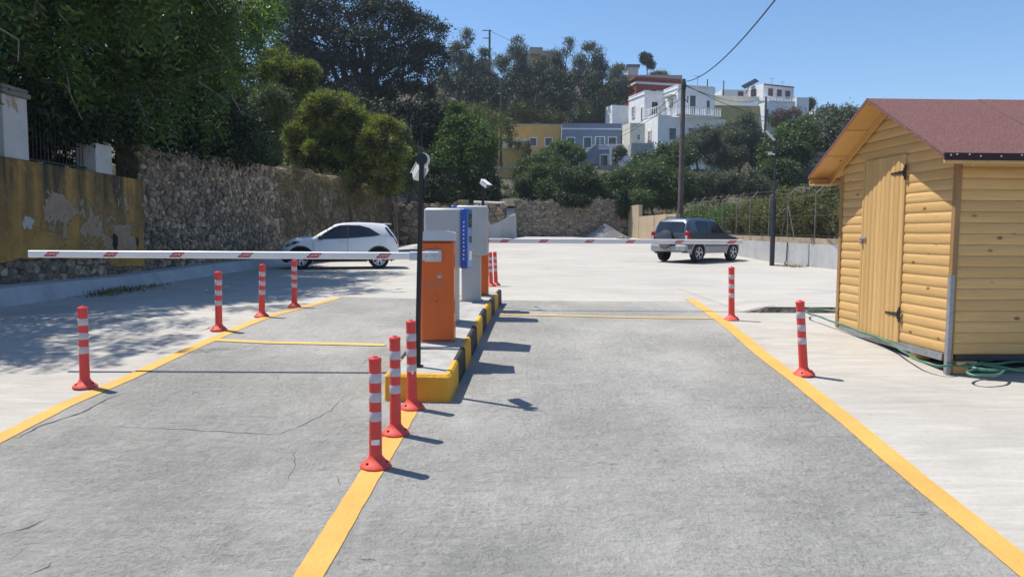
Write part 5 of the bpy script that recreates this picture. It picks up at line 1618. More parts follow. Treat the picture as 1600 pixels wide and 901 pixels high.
# white small crossover (built to life size, then fitted)
wc = onG(527, 419.5)
car1 = empty('parked_car', (wc.x, wc.y + .5, 0), rad(180 + 13), 'small white five door crossover parked by the rubble stone wall', 'car')
car1.location.z = G(car1.location.x, car1.location.y)
P1 = dict(x0=-1.86, x1=1.86, wz=.315, bot0=.22, cladz=.36,
          arch=[(1.24, .385), (-1.22, .385)],
          bot=[(-1.86, .45), (-1.78, .30), (-1.5, .24), (1.5, .22), (1.72, .20), (1.80, .24), (1.86, .42)],
          belt=[(-1.86, .80), (-1.72, 1.02), (-1.3, 1.06), (-.6, 1.01), (.4, .94), (.72, .93), (1.1, .95), (1.5, .90), (1.74, .79), (1.86, .64)],
          top=[(-1.86, .82), (-1.80, 1.02), (-1.70, 1.16), (-1.50, 1.42), (-1.42, 1.465), (-1.1, 1.495), (-.55, 1.51), (-.1, 1.49), (.16, 1.44), (.5, 1.25), (.88, 1.035), (1.05, 1.02), (1.35, 1.00), (1.56, .955), (1.72, .88), (1.82, .76), (1.86, .65)],
          w=[(-1.86, .70), (-1.76, .80), (-1.45, .865), (1.3, .865), (1.6, .81), (1.76, .71), (1.86, .56)],
          wt=[(-1.86, .62), (-1.7, .66), (-1.4, .60), (0, .62), (.3, .64), (.88, .70), (1.2, .72), (1.6, .66), (1.86, .48)])
K = Car(car1, P1, 'carwhite', 'clad')
K.arch_trim('clad', .045)
for sg in (1, -1):
    K.side_patch('front_window', [(.74, .945), (.55, 1.12), (.20, 1.34), (.02, 1.405), (-.21, 1.415), (-.21, .985)], 'carglass', sg)
    K.side_patch('rear_window', [(-.24, .988), (-.24, 1.415), (-.62, 1.41), (-.92, 1.33), (-1.28, 1.10), (-1.06, 1.055)], 'carglass', sg)
    K.side_patch('door_pillar_trim', [(-.19, .98), (-.19, 1.42), (-.26, 1.42), (-.26, .985)], 'clad', sg, .009)
    K.side_patch('headlight', [(1.24, .875), (1.46, .880), (1.63, .82), (1.74, .70), (1.60, .735), (1.42, .80)], 'carglass', sg, .008)
    K.side_patch('headlight_lens', [(1.45, .850), (1.57, .835), (1.66, .765), (1.55, .78)], 'lampclear', sg, .012)
    K.side_patch('door_seam', [(-.215, .38), (-.225, .96), (-.235, .96), (-.225, .38)], 'clad', sg, .002)
    K.side_patch('door_seam', [(.83, .45), (.86, .88), (.87, .88), (.84, .45)], 'clad', sg, .002)
    K.side_patch('rear_lamp', [(-1.70, 1.00), (-1.66, 1.08), (-1.78, .92), (-1.84, .80), (-1.80, .80)], 'lampred', sg, .010)
    K.side_patch('rear_quarter_glass', [(-1.47, 1.36), (-1.42, 1.34), (-1.62, 1.06), (-1.74, 1.02)], 'carglass', sg, .012)
    mb = MB(); mb.box((.62, sg * .97, 1.00), (.14, .20, .13), None, .03); mb.build('wing_mirror', 'clad', car1, smooth=40)
    mb = MB(); mb.box((-.08, sg * (K.hw(-.08, .85) + .012), .865), (.17, .022, .022), None, .008); mb.build('door_handle', 'carwhite', car1)
K.top_glass('windscreen', .22, .86, .05); K.top_glass('rear_screen', -1.76, -1.50, .08)
mb = MB(); mb.box((-1.52, 0, 1.465), (.24, 1.12, .03), Euler((0, rad(-6), 0)).to_matrix(), .01); mb.build('roof_spoiler', 'carwhite', car1)
mb = MB(); mb.box((1.80, 0, .34), (.10, 1.2, .17), None, .03); mb.build('front_grille', 'clad', car1)
mb = MB(); mb.box((1.865, 0, .44), (.012, .50, .11)); mb.build('number_plate', 'print_white', car1)
for cx in (1.24, -1.22):
    for sg in (1, -1): wheel(car1, (cx, sg * .765, .315), .315, .20, sg, 5, (-.13, .13))

car1.scale = (.96, .96, .96)
# dark SUV seen from its rear right corner
sc_ = onG(1075, 411)
car2 = empty('parked_car', (0, 0, 0), rad(41), 'dark slate grey off roader with a spare wheel on its tailgate', 'car')
yS = sc_.y + 1.35; car2.location = (ray(1090, 400).x * yS, yS, G(8, yS) + .0)
P2 = dict(x0=-1.86, x1=1.90, wz=.345, bot0=.30, cladz=.50,
          arch=[(1.16, .425), (-1.16, .425)],
          bot=[(-1.86, .42), (-1.75, .36), (-1.5, .34), (1.5, .33), (1.8, .36), (1.90, .46)],
          belt=[(-1.86, 1.05), (-1.6, 1.12), (-.6, 1.08), (.55, 1.03), (.9, 1.01), (1.4, .95), (1.75, .82), (1.90, .70)],
          top=[(-1.86, 1.06), (-1.84, 1.14), (-1.72, 1.46), (-1.60, 1.60), (-1.4, 1.65), (-.6, 1.67), (0, 1.65), (.22, 1.60), (.55, 1.38), (.86, 1.10), (1.0, 1.06), (1.4, 1.00), (1.72, .90), (1.90, .74)],
          w=[(-1.86, .80), (-1.72, .85), (-1.4, .87), (1.3, .87), (1.65, .82), (1.90, .66)],
          wt=[(-1.86, .74), (-1.7, .66), (-1.4, .62), (0, .63), (.2, .64), (.86, .72), (1.3, .76), (1.90, .58)])
K = Car(car2, P2, 'carslate', 'clad_s')
K.arch_trim('clad_s', .06)
for sg in (1, -1):
    K.side_patch('front_window', [(.66, 1.10), (.44, 1.34), (.20, 1.53), (-.02, 1.56), (-.30, 1.565), (-.30, 1.105)], 'carglass', sg)
    K.side_patch('rear_window', [(-.38, 1.11), (-.38, 1.565), (-1.12, 1.56), (-1.18, 1.50), (-1.18, 1.14)], 'carglass', sg)
    K.side_patch('door_seam', [(-.34, .52), (-.335, 1.08), (-.345, 1.08), (-.35, .52)], 'clad', sg, .002)
    K.side_patch('door_seam', [(.74, .52), (.78, 1.02), (.79, 1.02), (.75, .52)], 'clad', sg, .002)
    K.side_patch('side_cladding', [(-.72, .36), (.72, .36), (.72, .60), (-.72, .60)], 'clad_s', sg, .012)
    mb = MB(); mb.box((.66, sg * .97, 1.12), (.13, .20, .14), None, .03); mb.build('wing_mirror', 'carslate', car2, smooth=40)
    mb = MB(); mb.box((-.22, sg * (K.hw(-.2, .95) + .012), .98), (.17, .024, .03), None, .008); mb.build('door_handle', 'carslate', car2)
    mb = MB(); mb.tube([(-1.35, sg * .56, 1.66), (-1.25, sg * .56, 1.71), (-.2, sg * .56, 1.72), (-.05, sg * .56, 1.67)], .02, 6); mb.build('roof_rail', 'clad', car2)
    # tail lamp wraps the corner
    mb = MB(); mb.bx(-1.875, -1.70, sg * .70, sg * .865, .78, 1.16, .02); tl = mb.build('tail_lamp', 'lampred', car2, smooth=40)
    mb = MB(); mb.bx(-1.882, -1.76, sg * .735, sg * .83, .84, 1.0, .01); mb.build('reverse_lamp', 'lampclear', tl)
    mb = MB(); mb.bx(-1.90, -1.80, sg * .45, sg * .60, .50, .53); mb.build('bumper_slot', 'clad', car2)
K.top_glass('windscreen', .26, .84, .05)
mb = MB(); q = Euler((0, 0, 0)).to_matrix()
mb.add([(-1.862, -.64, 1.13), (-1.862, .64, 1.13), (-1.735, .57, 1.53), (-1.735, -.57, 1.53), (-1.845, -.64, 1.13), (-1.845, .64, 1.13), (-1.715, .57, 1.53), (-1.715, -.57, 1.53)],
       [(0, 1, 2, 3), (7, 6, 5, 4), (0, 4, 5, 1), (1, 5, 6, 2), (2, 6, 7, 3), (3, 7, 4, 0)]); mb.build('rear_screen', 'carglass', car2)
mb = MB(); mb.bx(-1.95, -1.80, -.84, .84, .40, .66, .05); mb.build('rear_bumper', 'clad_s', car2, smooth=40)
mb = MB(); mb.lathe([(.001, -2.04), (.26, -2.04), (.32, -2.02), (.345, -1.97), (.35, -1.88), (.34, -1.83)], (0, .12, .86), 28, 'X'); mb.build('spare_wheel_cover', 'carslate', car2, smooth=35)
mb = MB(); mb.lathe([(.345, -1.975), (.360, -1.96), (.362, -1.90), (.352, -1.86)], (0, .12, .86), 28, 'X'); mb.build('spare_tyre', 'tyre', car2, smooth=35)
mb = MB(); mb.bx(-1.962, -1.95, -.50, .00, .46, .57); npl = mb.build('number_plate', 'plate_old', car2)
mb = text_mb('EKX 7142', .085, ((-1.9645, -.25, .515), (0, -1, 0), (0, 0, 1))); mb.build('plate_characters', 'dark', npl)
for cx in (1.16, -1.16):
    for sg in (1, -1): wheel(car2, (cx, sg * .76, .345), .345, .22, sg, 5, (0,))

# ---------------------------------------------------------------- hillside
def T(x, y):
    """natural ground outside the car park"""
    far = 3.35 + 0.13 * max(0, min(y, 110) - 52)
    if y > 110:
        k = 0.40 - 0.14 * sstep(18, 60, x) - 0.10 * sstep(60, 110, x)
        far += k * (min(y, 172) - 110)
        if y > 172: far += 1.5 * sstep(172, 190, y) - 0.25 * (max(y, 195) - 195)
        far = max(far, 4)
    far += 0.5 * math.sin(x * .11 + y * .07) + 0.3 * math.sin(x * .23 - y * .19)
    if x < 0:
        z = 2.45 + 0.7 * sstep(15, 22, y) + 0.10 * max(0, -x - 16)
    else:
        z = 1.05 + 0.06 * max(0, x - 25)
    f = sstep(46, 58, y) if x > 0 else sstep(50, 62, y)
    if y < 46: f = 0
    return z * (1 - f) + far * f
def in_lot(x, y): return -8.8 < x < 10.72 and -16 < y < 51.85
xs_ = [-2500, -1200, -600, -300, -180] + list(np.arange(-140, -9.5, 3.4)) + [-9.05, -8.82, -8.79] + list(np.arange(-6, 10, 4.0)) + [10.71, 10.73, 11.3] + list(np.arange(14, 170, 3.4)) + [220, 400, 900, 2500]
ys_ = [-2500, -600, -200, -80, -40, -17, -15.9] + list(np.arange(-12, 50, 3.5)) + [51.84, 51.86, 52.6] + list(np.arange(54, 240, 3.0)) + [300, 450, 900, 2500]
vs = []
for y in ys_:
    for x in xs_:
        if in_lot(x, y): z = -2.0
        elif y < -15: z = -1.1
        elif abs(x) > 175 or y > 260: z = -1.5 + 6 * sstep(900, 250, math.hypot(x, y)) if False else 2.0
        else: z = T(x, y)
        vs.append((x, y, z))
nx = len(xs_); fs = [(j * nx + i, j * nx + i + 1, (j + 1) * nx + i + 1, (j + 1) * nx + i) for j in range(len(ys_) - 1) for i in range(nx - 1)]
me = bpy.data.meshes.new('hillside'); me.from_pydata(vs, [], fs); me.materials.append(M['soil']); me.update()
hl = link_mesh('hillside_ground', me); tag(hl, kind='structure')

# ---------------------------------------------------------------- houses
M['h_white'] = m_plaster('white house plaster', (0.80, 0.80, 0.79), dirt=(0.55, 0.54, 0.52), amt=0.25)
M['h_cream'] = m_plaster('cream house plaster', (0.72, 0.68, 0.56), dirt=(0.5, 0.48, 0.42), amt=0.3)
M['h_yellow'] = m_plaster('mustard house plaster', (0.66, 0.43, 0.13), dirt=(0.55, 0.38, 0.14), amt=0.4)
M['h_blue'] = m_plaster('grey blue house plaster', (0.225, 0.265, 0.345), dirt=(0.28, 0.31, 0.36), amt=0.3)
M['h_red'] = m_plaster('dark red house plaster', (0.34, 0.075, 0.055), dirt=(0.25, 0.08, 0.06), amt=0.3)
M['h_tan'] = m_plaster('olive tan plaster', (0.46, 0.37, 0.15), dirt=(0.36, 0.31, 0.16), amt=0.3)
M['h_grey'] = m_plaster('bare grey render', (0.36, 0.37, 0.37), dirt=(0.26, 0.26, 0.26), amt=0.3)
M['h_roof'] = m_plaster('dusty flat roof', (0.42, 0.40, 0.36), dirt=(0.3, 0.28, 0.25), amt=0.4)
M['h_stone'] = m_plaster('beige rubble building', (0.42, 0.37, 0.28), dirt=(0.22, 0.19, 0.14), amt=0.7)
M['sh_blue'] = plain('dark blue grey shutters', (0.085, 0.105, 0.15), 0.5, vary=0.1)
M['sh_red'] = plain('dark red shutters', (0.20, 0.03, 0.035), 0.5, vary=0.1)
M['rail_blue'] = plain('bright blue railing', (0.06, 0.12, 0.50), 0.5, vary=0.1)
M['pane'] = m_glass_dark('house window glass', (0.03, 0.035, 0.04), 0.08)
class Block:
    def __init__(s, parent, pxc, d, yaw, pxl, pxr, ytop, ybot, mat, depth=6.0, name='wall', parapet=None):
        th = rad(yaw); s.C = at(pxc, 300, d).to_2d(); s.d = d
        s.ur = Vector((math.cos(th), math.sin(th))); s.ul = Vector((-math.sin(th), math.cos(th)))
        s.R = s.along(s.ur, pxr); s.L = s.along(s.ul, pxl) if pxl is not None else depth
        if s.L < .5 or s.L > 40: s.L = depth
        s.zt = at(pxc, ytop, d).z; s.zb = at(pxc, ybot, d).z
        s.parent = parent
        a, b, c, e = s.C, s.C + s.ur * s.R, s.C + s.ur * s.R + s.ul * s.L, s.C + s.ul * s.L
        mb = MB(); mb.prism([(p.x, p.y, s.zb) for p in (a, b, c, e)], (0, 0, 0), (0, 0, s.zt - s.zb)); s.o = mb.build(name, mat, parent, world=True)
        if parapet:
            g = .10; mb = MB()
            q = [s.C + s.ur * i + s.ul * j for i, j in ((-g, -g), (s.R + g, -g), (s.R + g, s.L + g), (-g, s.L + g))]
            mb.prism([(p.x, p.y, s.zt - .42) for p in q], (0, 0, 0), (0, 0, .14)); mb.build('cornice', parapet, parent, world=True)
            q = [s.C + s.ur * i + s.ul * j for i, j in ((-.04, -.04), (s.R + .04, -.04), (s.R + .04, s.L + .04), (-.04, s.L + .04))]
            mb = MB(); mb.prism([(p.x, p.y, s.zt + .002) for p in q], (0, 0, 0), (0, 0, .10)); mb.build('parapet_cap', parapet, parent, world=True)
    def along(s, u, px):
        v = ray(px, 300); return (v.x * s.C.y - s.C.x) / (u.x - v.x * u.y)
    def slab(s, face, s0, s1, z0, z1, o0, o1, mat, name, parent=None):
        u, w = (s.ur, -s.ul) if face == 'R' else (s.ul, -s.ur)
        q = [s.C + u * s0 + w * o0, s.C + u * s1 + w * o0, s.C + u * s1 + w * o1, s.C + u * s0 + w * o1]
        mb = MB(); mb.prism([(p.x, p.y, z0) for p in q], (0, 0, 0), (0, 0, z1 - z0)); par = parent or s.parent
        return mb.build(name, mat, par, world=True)
    def rng(s, face, px0, px1, y0, y1):
        u = s.ur if face == 'R' else s.ul
        a, b = s.along(u, px0), s.along(u, px1)
        if a > b: a, b = b, a
        d = (s.C + u * (a + b) / 2).y
        return a, b, at(px0, y1, d).z, at(px0, y0, d).z
    def window(s, face, px0, px1, y0, y1, frame='h_white', shut='sh_blue', fw=.14, name='window', mull=1, sill=True):
        a, b, z0, z1 = s.rng(face, px0, px1, y0, y1)
        u, w = (s.ur, -s.ul) if face == 'R' else (s.ul, -s.ur)
        mb = MB()
        def add(s0, s1, za, zb, o0, o1):
            q = [s.C + u * s0 + w * o0, s.C + u * s1 + w * o0, s.C + u * s1 + w * o1, s.C + u * s0 + w * o1]
            mb.prism([(p.x, p.y, za) for p in q], (0, 0, 0), (0, 0, zb - za))
        add(a, a + fw, z0, z1, 0, .10); add(b - fw, b, z0, z1, 0, .10); add(a + fw, b - fw, z1 - fw, z1, 0, .10)
        if name == 'window': add(a + fw, b - fw, z0, z0 + fw * .8, 0, .14)
        f = mb.build(name, frame, s.parent, world=True)
        s.slab(face, a + fw, b - fw, z0, z1 - fw, .005, .03, 'pane', 'pane', f)
        mb = MB(); a2, b2 = a + fw, b - fw
        for k in range(mull + 2):
            c = a2 + (b2 - a2) * k / (mull + 1); add(max(a2, c - .05), min(b2, c + .05), z0, z1 - fw, .03, .06)
        for k in (.0, .36, .68, .97): zz = z0 + (z1 - fw - z0) * k; add(a2, b2, zz, zz + .05, .031, .055)
        mb.build('shutter' if shut else 'sash', shut or 'h_white', f, world=True)
        return f
    def balustrade(s, face, px0, px1, y0, y1, out=.8, mat='h_white', n=12, lattice=False, slabt=.18):
        a, b, z0, z1 = s.rng(face, px0, px1, y0, y1)
        bal = s.slab(face, a, b, z0 - slabt, z0, 0, out, mat, 'balcony')
        s.slab(face, a, b, z1 - .09, z1, out - .12, out, mat, 'handrail', bal)
        for k in range(n + 1):
            c = a + (b - a) * k / n; big = k % 4 == 0
            w_ = .10 if big else .035
            s.slab(face, max(a, c - w_), min(b, c + w_), z0, z1 - .091, out - .11, out - .01, mat, 'baluster', bal)
        return bal
def bld(px, py, d, label, cat='house', name='house'):
    p = at(px, py, d); return empty(name, p, 0, label, cat)

# mustard house
h = bld(826, 250, 113, 'low mustard yellow house with white framed windows below the eucalyptus trees'); h.name = 'mustard_house'
B = Block(h, 778, 112, 0, None, 875.5, 194, 262, 'h_yellow', 9)
B.slab('R', 0, B.R, B.zt - .12, B.zt + .05, 0, .08, 'h_roof', 'roof_edge')
B.window('R', 826, 839, 214.5, 229, mull=1); B.window('R', 850, 863, 214.5, 229)
B.window('R', 796, 806, 216, 228)
T1_ = Block(h, 784, 104, 0, None, 824, 232, 300, 'h_yellow', 7, 'terrace_wall')
a, b_, z0, z1 = T1_.rng('R', 786, 823, 216.5, 232)
T1_.slab('R', a, b_, z0, z0 + .28, -.3, .1, 'h_white', 'terrace_sill'); T1_.slab('R', a, b_, z1 - .25, z1, -.3, .1, 'h_white', 'terrace_beam')
T1_.slab('R', a, a + .4, z0 + .28, z1 - .25, -.3, .1, 'h_white', 'terrace_pillar'); T1_.slab('R', b_ - .9, b_, z0 + .28, z1 - .25, -.3, .1, 'h_white', 'terrace_pillar')
T2_ = Block(h, 779, 88, 0, None, 812, 264, 320, 'h_yellow', 4, 'outbuilding_wall'); T2_.slab('R', 0, T2_.R, T2_.zt, T2_.zt + .25, -1, .15, 'h_roof', 'outbuilding_roof')

# grey blue house
h = bld(922, 250, 111, 'low grey blue house with a white cornice, lattice terrace and outside stair'); h.name = 'blue_house'
B = Block(h, 877, 110, 0, None, 969.5, 194, 262, 'h_blue', 9)
B.slab('R', 0, B.R, at(900, 202.5, 110).z, at(900, 200.3, 110).z, 0, .12, 'h_white', 'cornice'); B.slab('R', 0, B.R, B.zt, B.zt + .12, -.4, .08, 'h_blue', 'parapet_cap')
B.window('R', 884, 898, 214, 230); B.window('R', 910, 924, 213.5, 232); B.window('R', 948.5, 962.5, 213.5, 229)
B.window('R', 928, 944.5, 213, 227, shut=None, name='door')
B2 = Block(h, 917, 103, 0, None, 984, 231, 266, 'h_blue', 6, 'lower_wall')
B2.window('R', 936, 950, 241, 260, name='door'); B2.slab('R', *[B2.rng('R', 951, 955, 231, 258)[i] for i in (0, 1, 2, 3)], 0, .2, 'h_white', 'pilaster')
a, b_, z0, z1 = B2.rng('R', 935, 983, 225, 232)
lat = B2.slab('R', a, b_, z1 - .1, z1, -.15, 0, 'h_white', 'terrace_balustrade'); B2.slab('R', a, b_, z0 - .12, z0, -.4, .1, 'h_white', 'terrace_edge')
nn = 13; wid = (B2.rng('R', 935, 970, 1, 2)[1] - a)
for k in range(nn):
    for zz in (z0 + .01, (z0 + z1) / 2):
        c = a + wid * (k + (.5 if zz > z0 + .1 else 0)) / nn; B2.slab('R', c, c + wid / nn * .5, zz, zz + (z1 - z0) / 2 - .06, -.12, -.03, 'h_white', 'lattice_tile', lat)
B2.slab('R', a + wid, b_, z0, z1, -.15, -.01, 'h_grey', 'terrace_parapet')
# outside stair with a white edge
for k in range(8):
    px0 = 905 + k * 3.2; yy0 = 250 - k * 3.0; q = at(px0, yy0, 102.6)
    mb = MB(); w_ = 3.6 * 102.6 / F; mb.prism([(q.x, 102.4, q.z - 2.4), (q.x + w_, 102.4, q.z - 2.4), (q.x + w_, 102.4, q.z + .27), (q.x, 102.4, q.z)], (0, 0, 0), (0, .5, 0)); mb.build('stair_wall', 'h_blue', h, world=True)
    mb = MB(); mb.prism([(q.x, 102.3, q.z), (q.x + w_, 102.3, q.z + .27), (q.x + w_, 102.3, q.z + .62), (q.x, 102.3, q.z + .35)], (0, 0, 0), (0, .7, 0)); mb.build('stair_edge', 'h_white', h, world=True)
yw2 = Block(h, 905, 101, 0, None, 1000, 258.5, 275, 'h_grey', 1.2, 'yard_wall')

# white house: stacked cubes
h = bld(1050, 230, 103, 'large white cubic house on two floors with a long white balcony'); h.name = 'white_house'
B = Block(h, 1026, 100, 17, 1004, 1131, 181, 262, 'h_white', 8)
B.window('R', 1042, 1055, 199, 220); B.window('R', 1072, 1084, 199, 219); B.window('L', 1011, 1016, 204, 224, shut=None)
B.balustrade('R', 1050, 1118, 168.5, 181, .9, n=24)
B.balustrade('R', 1026.5, 1046, 170, 180, .05, n=8)
B.balustrade('L', 1006, 1025, 169, 181, .05, n=6)
U = Block(h, 1056, 103, 17, 1034, 1113, 133, 182, 'h_white', 8, parapet='h_white')
U.window('R', 1073, 1084.5, 148, 178, name='door', mull=1); U.window('R', 1099, 1106.5, 156, 178, name='door', mull=0)
U.window('L', 1044, 1050, 152, 170, shut=None, mull=1)
a, b_, z0, z1 = U.rng('L', 1040, 1054, 149, 152); U.slab('L', a, b_, z0, z0 + .12, 0, 1.0, 'h_grey', 'door_canopy')
V_ = Block(h, 1004.5, 106, 17, 980, 1036, 143, 200, 'h_white', 8, parapet='h_white')
V_.window('R', 1014, 1026, 158, 181, name='door', mull=1); V_.window('L', 985, 990, 166, 184, shut=None); V_.window('L', 999.5, 1002.5, 167, 188, name='door', mull=0)
L_ = Block(h, 983, 101, 17, 971, 1006, 192, 240, 'h_cream', 5)
L_.window('R', 992, 999.5, 209, 220, shut='h_grey'); L_.slab('R', 0, L_.R, at(990, 201, 101).z, at(990, 200, 101).z, 0, .08, 'h_white', 'cornice')
Bk = Block(h, 954.5, 111, 17, 944, 984, 164, 204, 'h_white', 6, 'rear_wall')
Bk.window('L', 948, 951, 178, 193, shut=None, mull=0)
gw = bld(1000, 235, 99, 'plain grey yard wall between the blue house and the large white house', 'wall', 'yard_wall'); Block(gw, 985, 99, 0, None, 1018, 223.5, 262, 'h_grey', 2.5, 'wall_panel')
wr_ = MB(); 
q = at(976, 258, 98)
for z, r in ((0, .85), (.6, .95), (1.2, .85), (1.6, .45)):
    for a_ in range(10): wr_.v.append((r * math.cos(a_ * .628), r * .6 * math.sin(a_ * .628), z))
for r in range(3):
    for a_ in range(10): wr_.f.append((r * 10 + a_, r * 10 + (a_ + 1) % 10, r * 10 + 10 + (a_ + 1) % 10, r * 10 + 10 + a_)); wr_.mi.append(0)
wr_.f.append(tuple(range(30, 40))); wr_.mi.append(0)
o = wr_.build('rounded_oven', 'h_white', None, smooth=50); o.location = at(977, 262, 98.5); tag(o, 'rounded white outdoor oven by the corner of the blue house yard', 'oven')

# red house
h = bld(1010, 150, 132, 'dark red house with a pale band under its roof, high behind the white house'); h.name = 'red_house'
B = Block(h, 991, 130, 14, 968, 1064, 121, 190, 'h_red', 10)
for f_, L0 in (('R', B.R), ('L', B.L)):
    B.slab(f_, 0, L0, at(991, 131, 130).z, at(991, 127.5, 130).z, 0, .15, 'h_white', 'pale_band'); B.slab(f_, -.15, L0 + .1, B.zt - .25, B.zt + .1, -.2, .35, 'h_red', 'roof_edge')
B.window('R', 1003, 1013, 141, 150, shut=None); B.window('R', 1022, 1034, 142, 150, shut=None)
# buildings on the crest
h = bld(985, 120, 145, 'long low building with pale dusty roof on the crest behind the red house', 'building', 'hilltop_building')
B = Block(h, 952, 142, 0, None, 1062, 117, 150, 'h_roof', 12); B2 = Block(h, 978, 150, 0, None, 994, 105, 125, 'h_grey', 5, 'upper_wall'); B2.slab('R', -.3, B2.R + .3, B2.zt, B2.zt + .5, -3, .3, 'sh_blue', 'roof_slab')
h = bld(838, 85, 165, 'beige stone building half hidden behind the treetops on the ridge', 'building', 'hilltop_building')
B = Block(h, 818, 160, 0, None, 858, 79, 140, 'h_stone', 8); B.window('R', 832, 836, 82, 86, 'h_stone', None)
Block(h, 826, 158, 0, None, 846, 74, 84, 'h_stone', 5, 'upper_wall')
for (a, b_, yt, yb, dd, lab) in ((754, 771, 92, 112, 150, 'small white house glimpsed between the eucalyptus crowns, furthest left'), (843, 852, 118, 126, 150, 'tiny white house wall glimpsed through the middle eucalyptus trees'), (912, 926, 120, 148, 150, 'white house glimpsed through the right eucalyptus trunks')):
    h = bld((a + b_) / 2, yb, dd, lab); h.name = 'glimpsed_house'
    B = Block(h, a, 168, 5, None, b_, yt, yb + 12, 'h_white', 6)
# upper right white houses
h = bld(1200, 170, 150, 'white two storey house with dark red shutters at the top right of the village'); h.name = 'upper_white_house'
B = Block(h, 1188, 148, 22, 1165, 1235, 130.5, 175, 'h_white', 9)
B.slab('R', 0, B.R, B.zt - .3, B.zt - .1, 0, .12, 'sh_red', 'roof_line')
for a, b_ in ((1195.5, 1202.5), (1209, 1216), (1222, 1229)): B.window('R', a, b_, 138.5 + (a - 1195) * .13, 150 + (a - 1195) * .17, 'sh_red', 'sh_blue', .2, mull=1)
B.window('L', 1169, 1177, 140, 151, 'sh_red', 'h_grey', .2)
C2 = Block(h, 1124, 154, 3, None, 1172, 140, 162, 'h_white', 5, 'side_wall'); C2.window('R', 1149, 1157, 143, 151, 'sh_red', 'sh_red')
E2 = Block(h, 1240, 156, 14, None, 1259, 152, 182, 'h_white', 8, 'wing_wall'); E2.window('R', 1241.5, 1244.5, 164, 173); E2.window('R', 1247, 1249.5, 166, 174); E2.window('R', 1252.5, 1255.5, 167, 175)
Tr = Block(h, 1180, 141, 10, None, 1238, 157, 196, 'h_white', 6, 'terrace_wall'); Tr.balustrade('R', 1196, 1236, 151, 158, .2, n=14)
pa = bld(1172, 134, 150, 'dark solar panel and palm trunk remains on the roof of the upper white house', 'solar panel', 'solar_panel')
q = at(1172, 131, 151); mb = MB(); mb.box(q, (3.2, 1.5, .12), Euler((rad(35), rad(-28), 0)).to_matrix()); mb.build('panel', 'screen', pa, world=True)
mb = MB(); mb.tube([q - Vector((.8, 0, 2.0)), q], .08, 5); mb.tube([q + Vector((.8, 0, -2.0)), q + Vector((.6, 0, .4))], .08, 5); mb.build('support', 'dark', pa, world=True)
h = bld(1150, 190, 122, 'flat roofed house with an olive tan side wall and a terrace of pots'); h.name = 'tan_walled_house'
B = Block(h, 1112, 120, 4, None, 1191, 166, 232, 'h_tan', 8); B.slab('R', 0, B.R, B.zt, B.zt + .15, -.5, .05, 'h_roof', 'parapet_cap')
C2 = Block(h, 1190.5, 119, 10, None, 1216, 160, 222, 'h_white', 8, 'side_wall'); C2.window('R', 1192, 1196.5, 171, 189, 'rail_blue', 'sh_blue'); C2.window('R', 1205.5, 1210, 172, 181, 'h_white', 'h_grey')
bb = C2.balustrade('R', 1192, 1213, 181, 190.5, .8, 'rail_blue', 12)
D2 = Block(h, 1112, 128, 8, None, 1182, 149, 175, 'h_cream', 6, 'upper_wall'); 
mb = MB(); a0, a1, a2 = at(1148, 166, 121), at(1184, 166, 121), at(1184, 156, 121); mb.prism([a0, a1, a2], (0, 0, 0), (0, 5, 0)); mb.build('gable_wall', 'h_white', h, world=True)
h = bld(1290, 220, 80, 'pale old house mostly hidden by trees beside the shed roof'); h.name = 'hidden_house'
B = Block(h, 1264, 84, 8, None, 1312, 190, 236, 'h_cream', 7); B.window('R', 1272, 1277, 205, 216)
mb = MB(); a0, a1, a2 = at(1262, 190, 83.9), at(1296, 186, 84), at(1290, 181, 86)
h = bld(1286, 172, 170, 'tiny white house on the skyline beyond the upper village', 'house'); h.name = 'skyline_house'; Block(h, 1270, 168, 0, None, 1292, 168, 182, 'h_white', 6)
tw2 = bld(1270, 250, 62, 'dark rubble terrace wall among the trees beside the shed', 'wall', 'garden_terrace_wall')
B = Block(tw2, 1205, 62, 0, None, 1330, 237, 285, 'mortar', 1.0, 'wall_core')
cells = voronoi(B.C.x, B.C.x + B.R, lambda s: B.zb + .8, lambda s: B.zt, .40, rngw, 1.5)
rubble(tw2, cells, lambda s, t_, n: (s, 62 - n, t_), rngw, 'stone', lambda p: -p[1], 60)

# ---------------------------------------------------------------- trees and shrubs
M['lf_near'] = m_leaf('glossy compound leaves', (0.028, 0.058, 0.020), (0.125, 0.195, 0.050), 0.42, 0.4, rare=(0.24, 0.28, 0.07), spec=0.45)
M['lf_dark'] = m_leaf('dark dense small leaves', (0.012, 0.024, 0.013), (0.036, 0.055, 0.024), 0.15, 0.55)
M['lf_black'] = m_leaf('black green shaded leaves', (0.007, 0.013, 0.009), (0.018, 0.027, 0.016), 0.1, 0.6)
M['lf_grey'] = m_leaf('grey green shrub leaves', (0.055, 0.075, 0.038), (0.135, 0.16, 0.085), 0.25, 0.5)
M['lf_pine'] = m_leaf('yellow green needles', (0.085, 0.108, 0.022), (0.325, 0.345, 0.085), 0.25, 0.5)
M['lf_cyp'] = m_leaf('dark blue green needles', (0.016, 0.030, 0.022), (0.042, 0.062, 0.040), 0.12, 0.6)
M['lf_euc'] = m_leaf('dusty eucalyptus leaves', (0.050, 0.066, 0.052), (0.135, 0.155, 0.115), 0.25, 0.5)
M['lf_green'] = m_leaf('fresh green broad leaves', (0.035, 0.075, 0.018), (0.115, 0.185, 0.045), 0.3, 0.45)
M['lf_ole'] = m_leaf('oleander leaves', (0.038, 0.066, 0.026), (0.105, 0.150, 0.062), 0.25, 0.42, rare=(0.16, 0.17, 0.10))
M['lf_olive'] = m_leaf('silvery olive leaves', (0.065, 0.080, 0.055), (0.150, 0.168, 0.118), 0.2, 0.45)
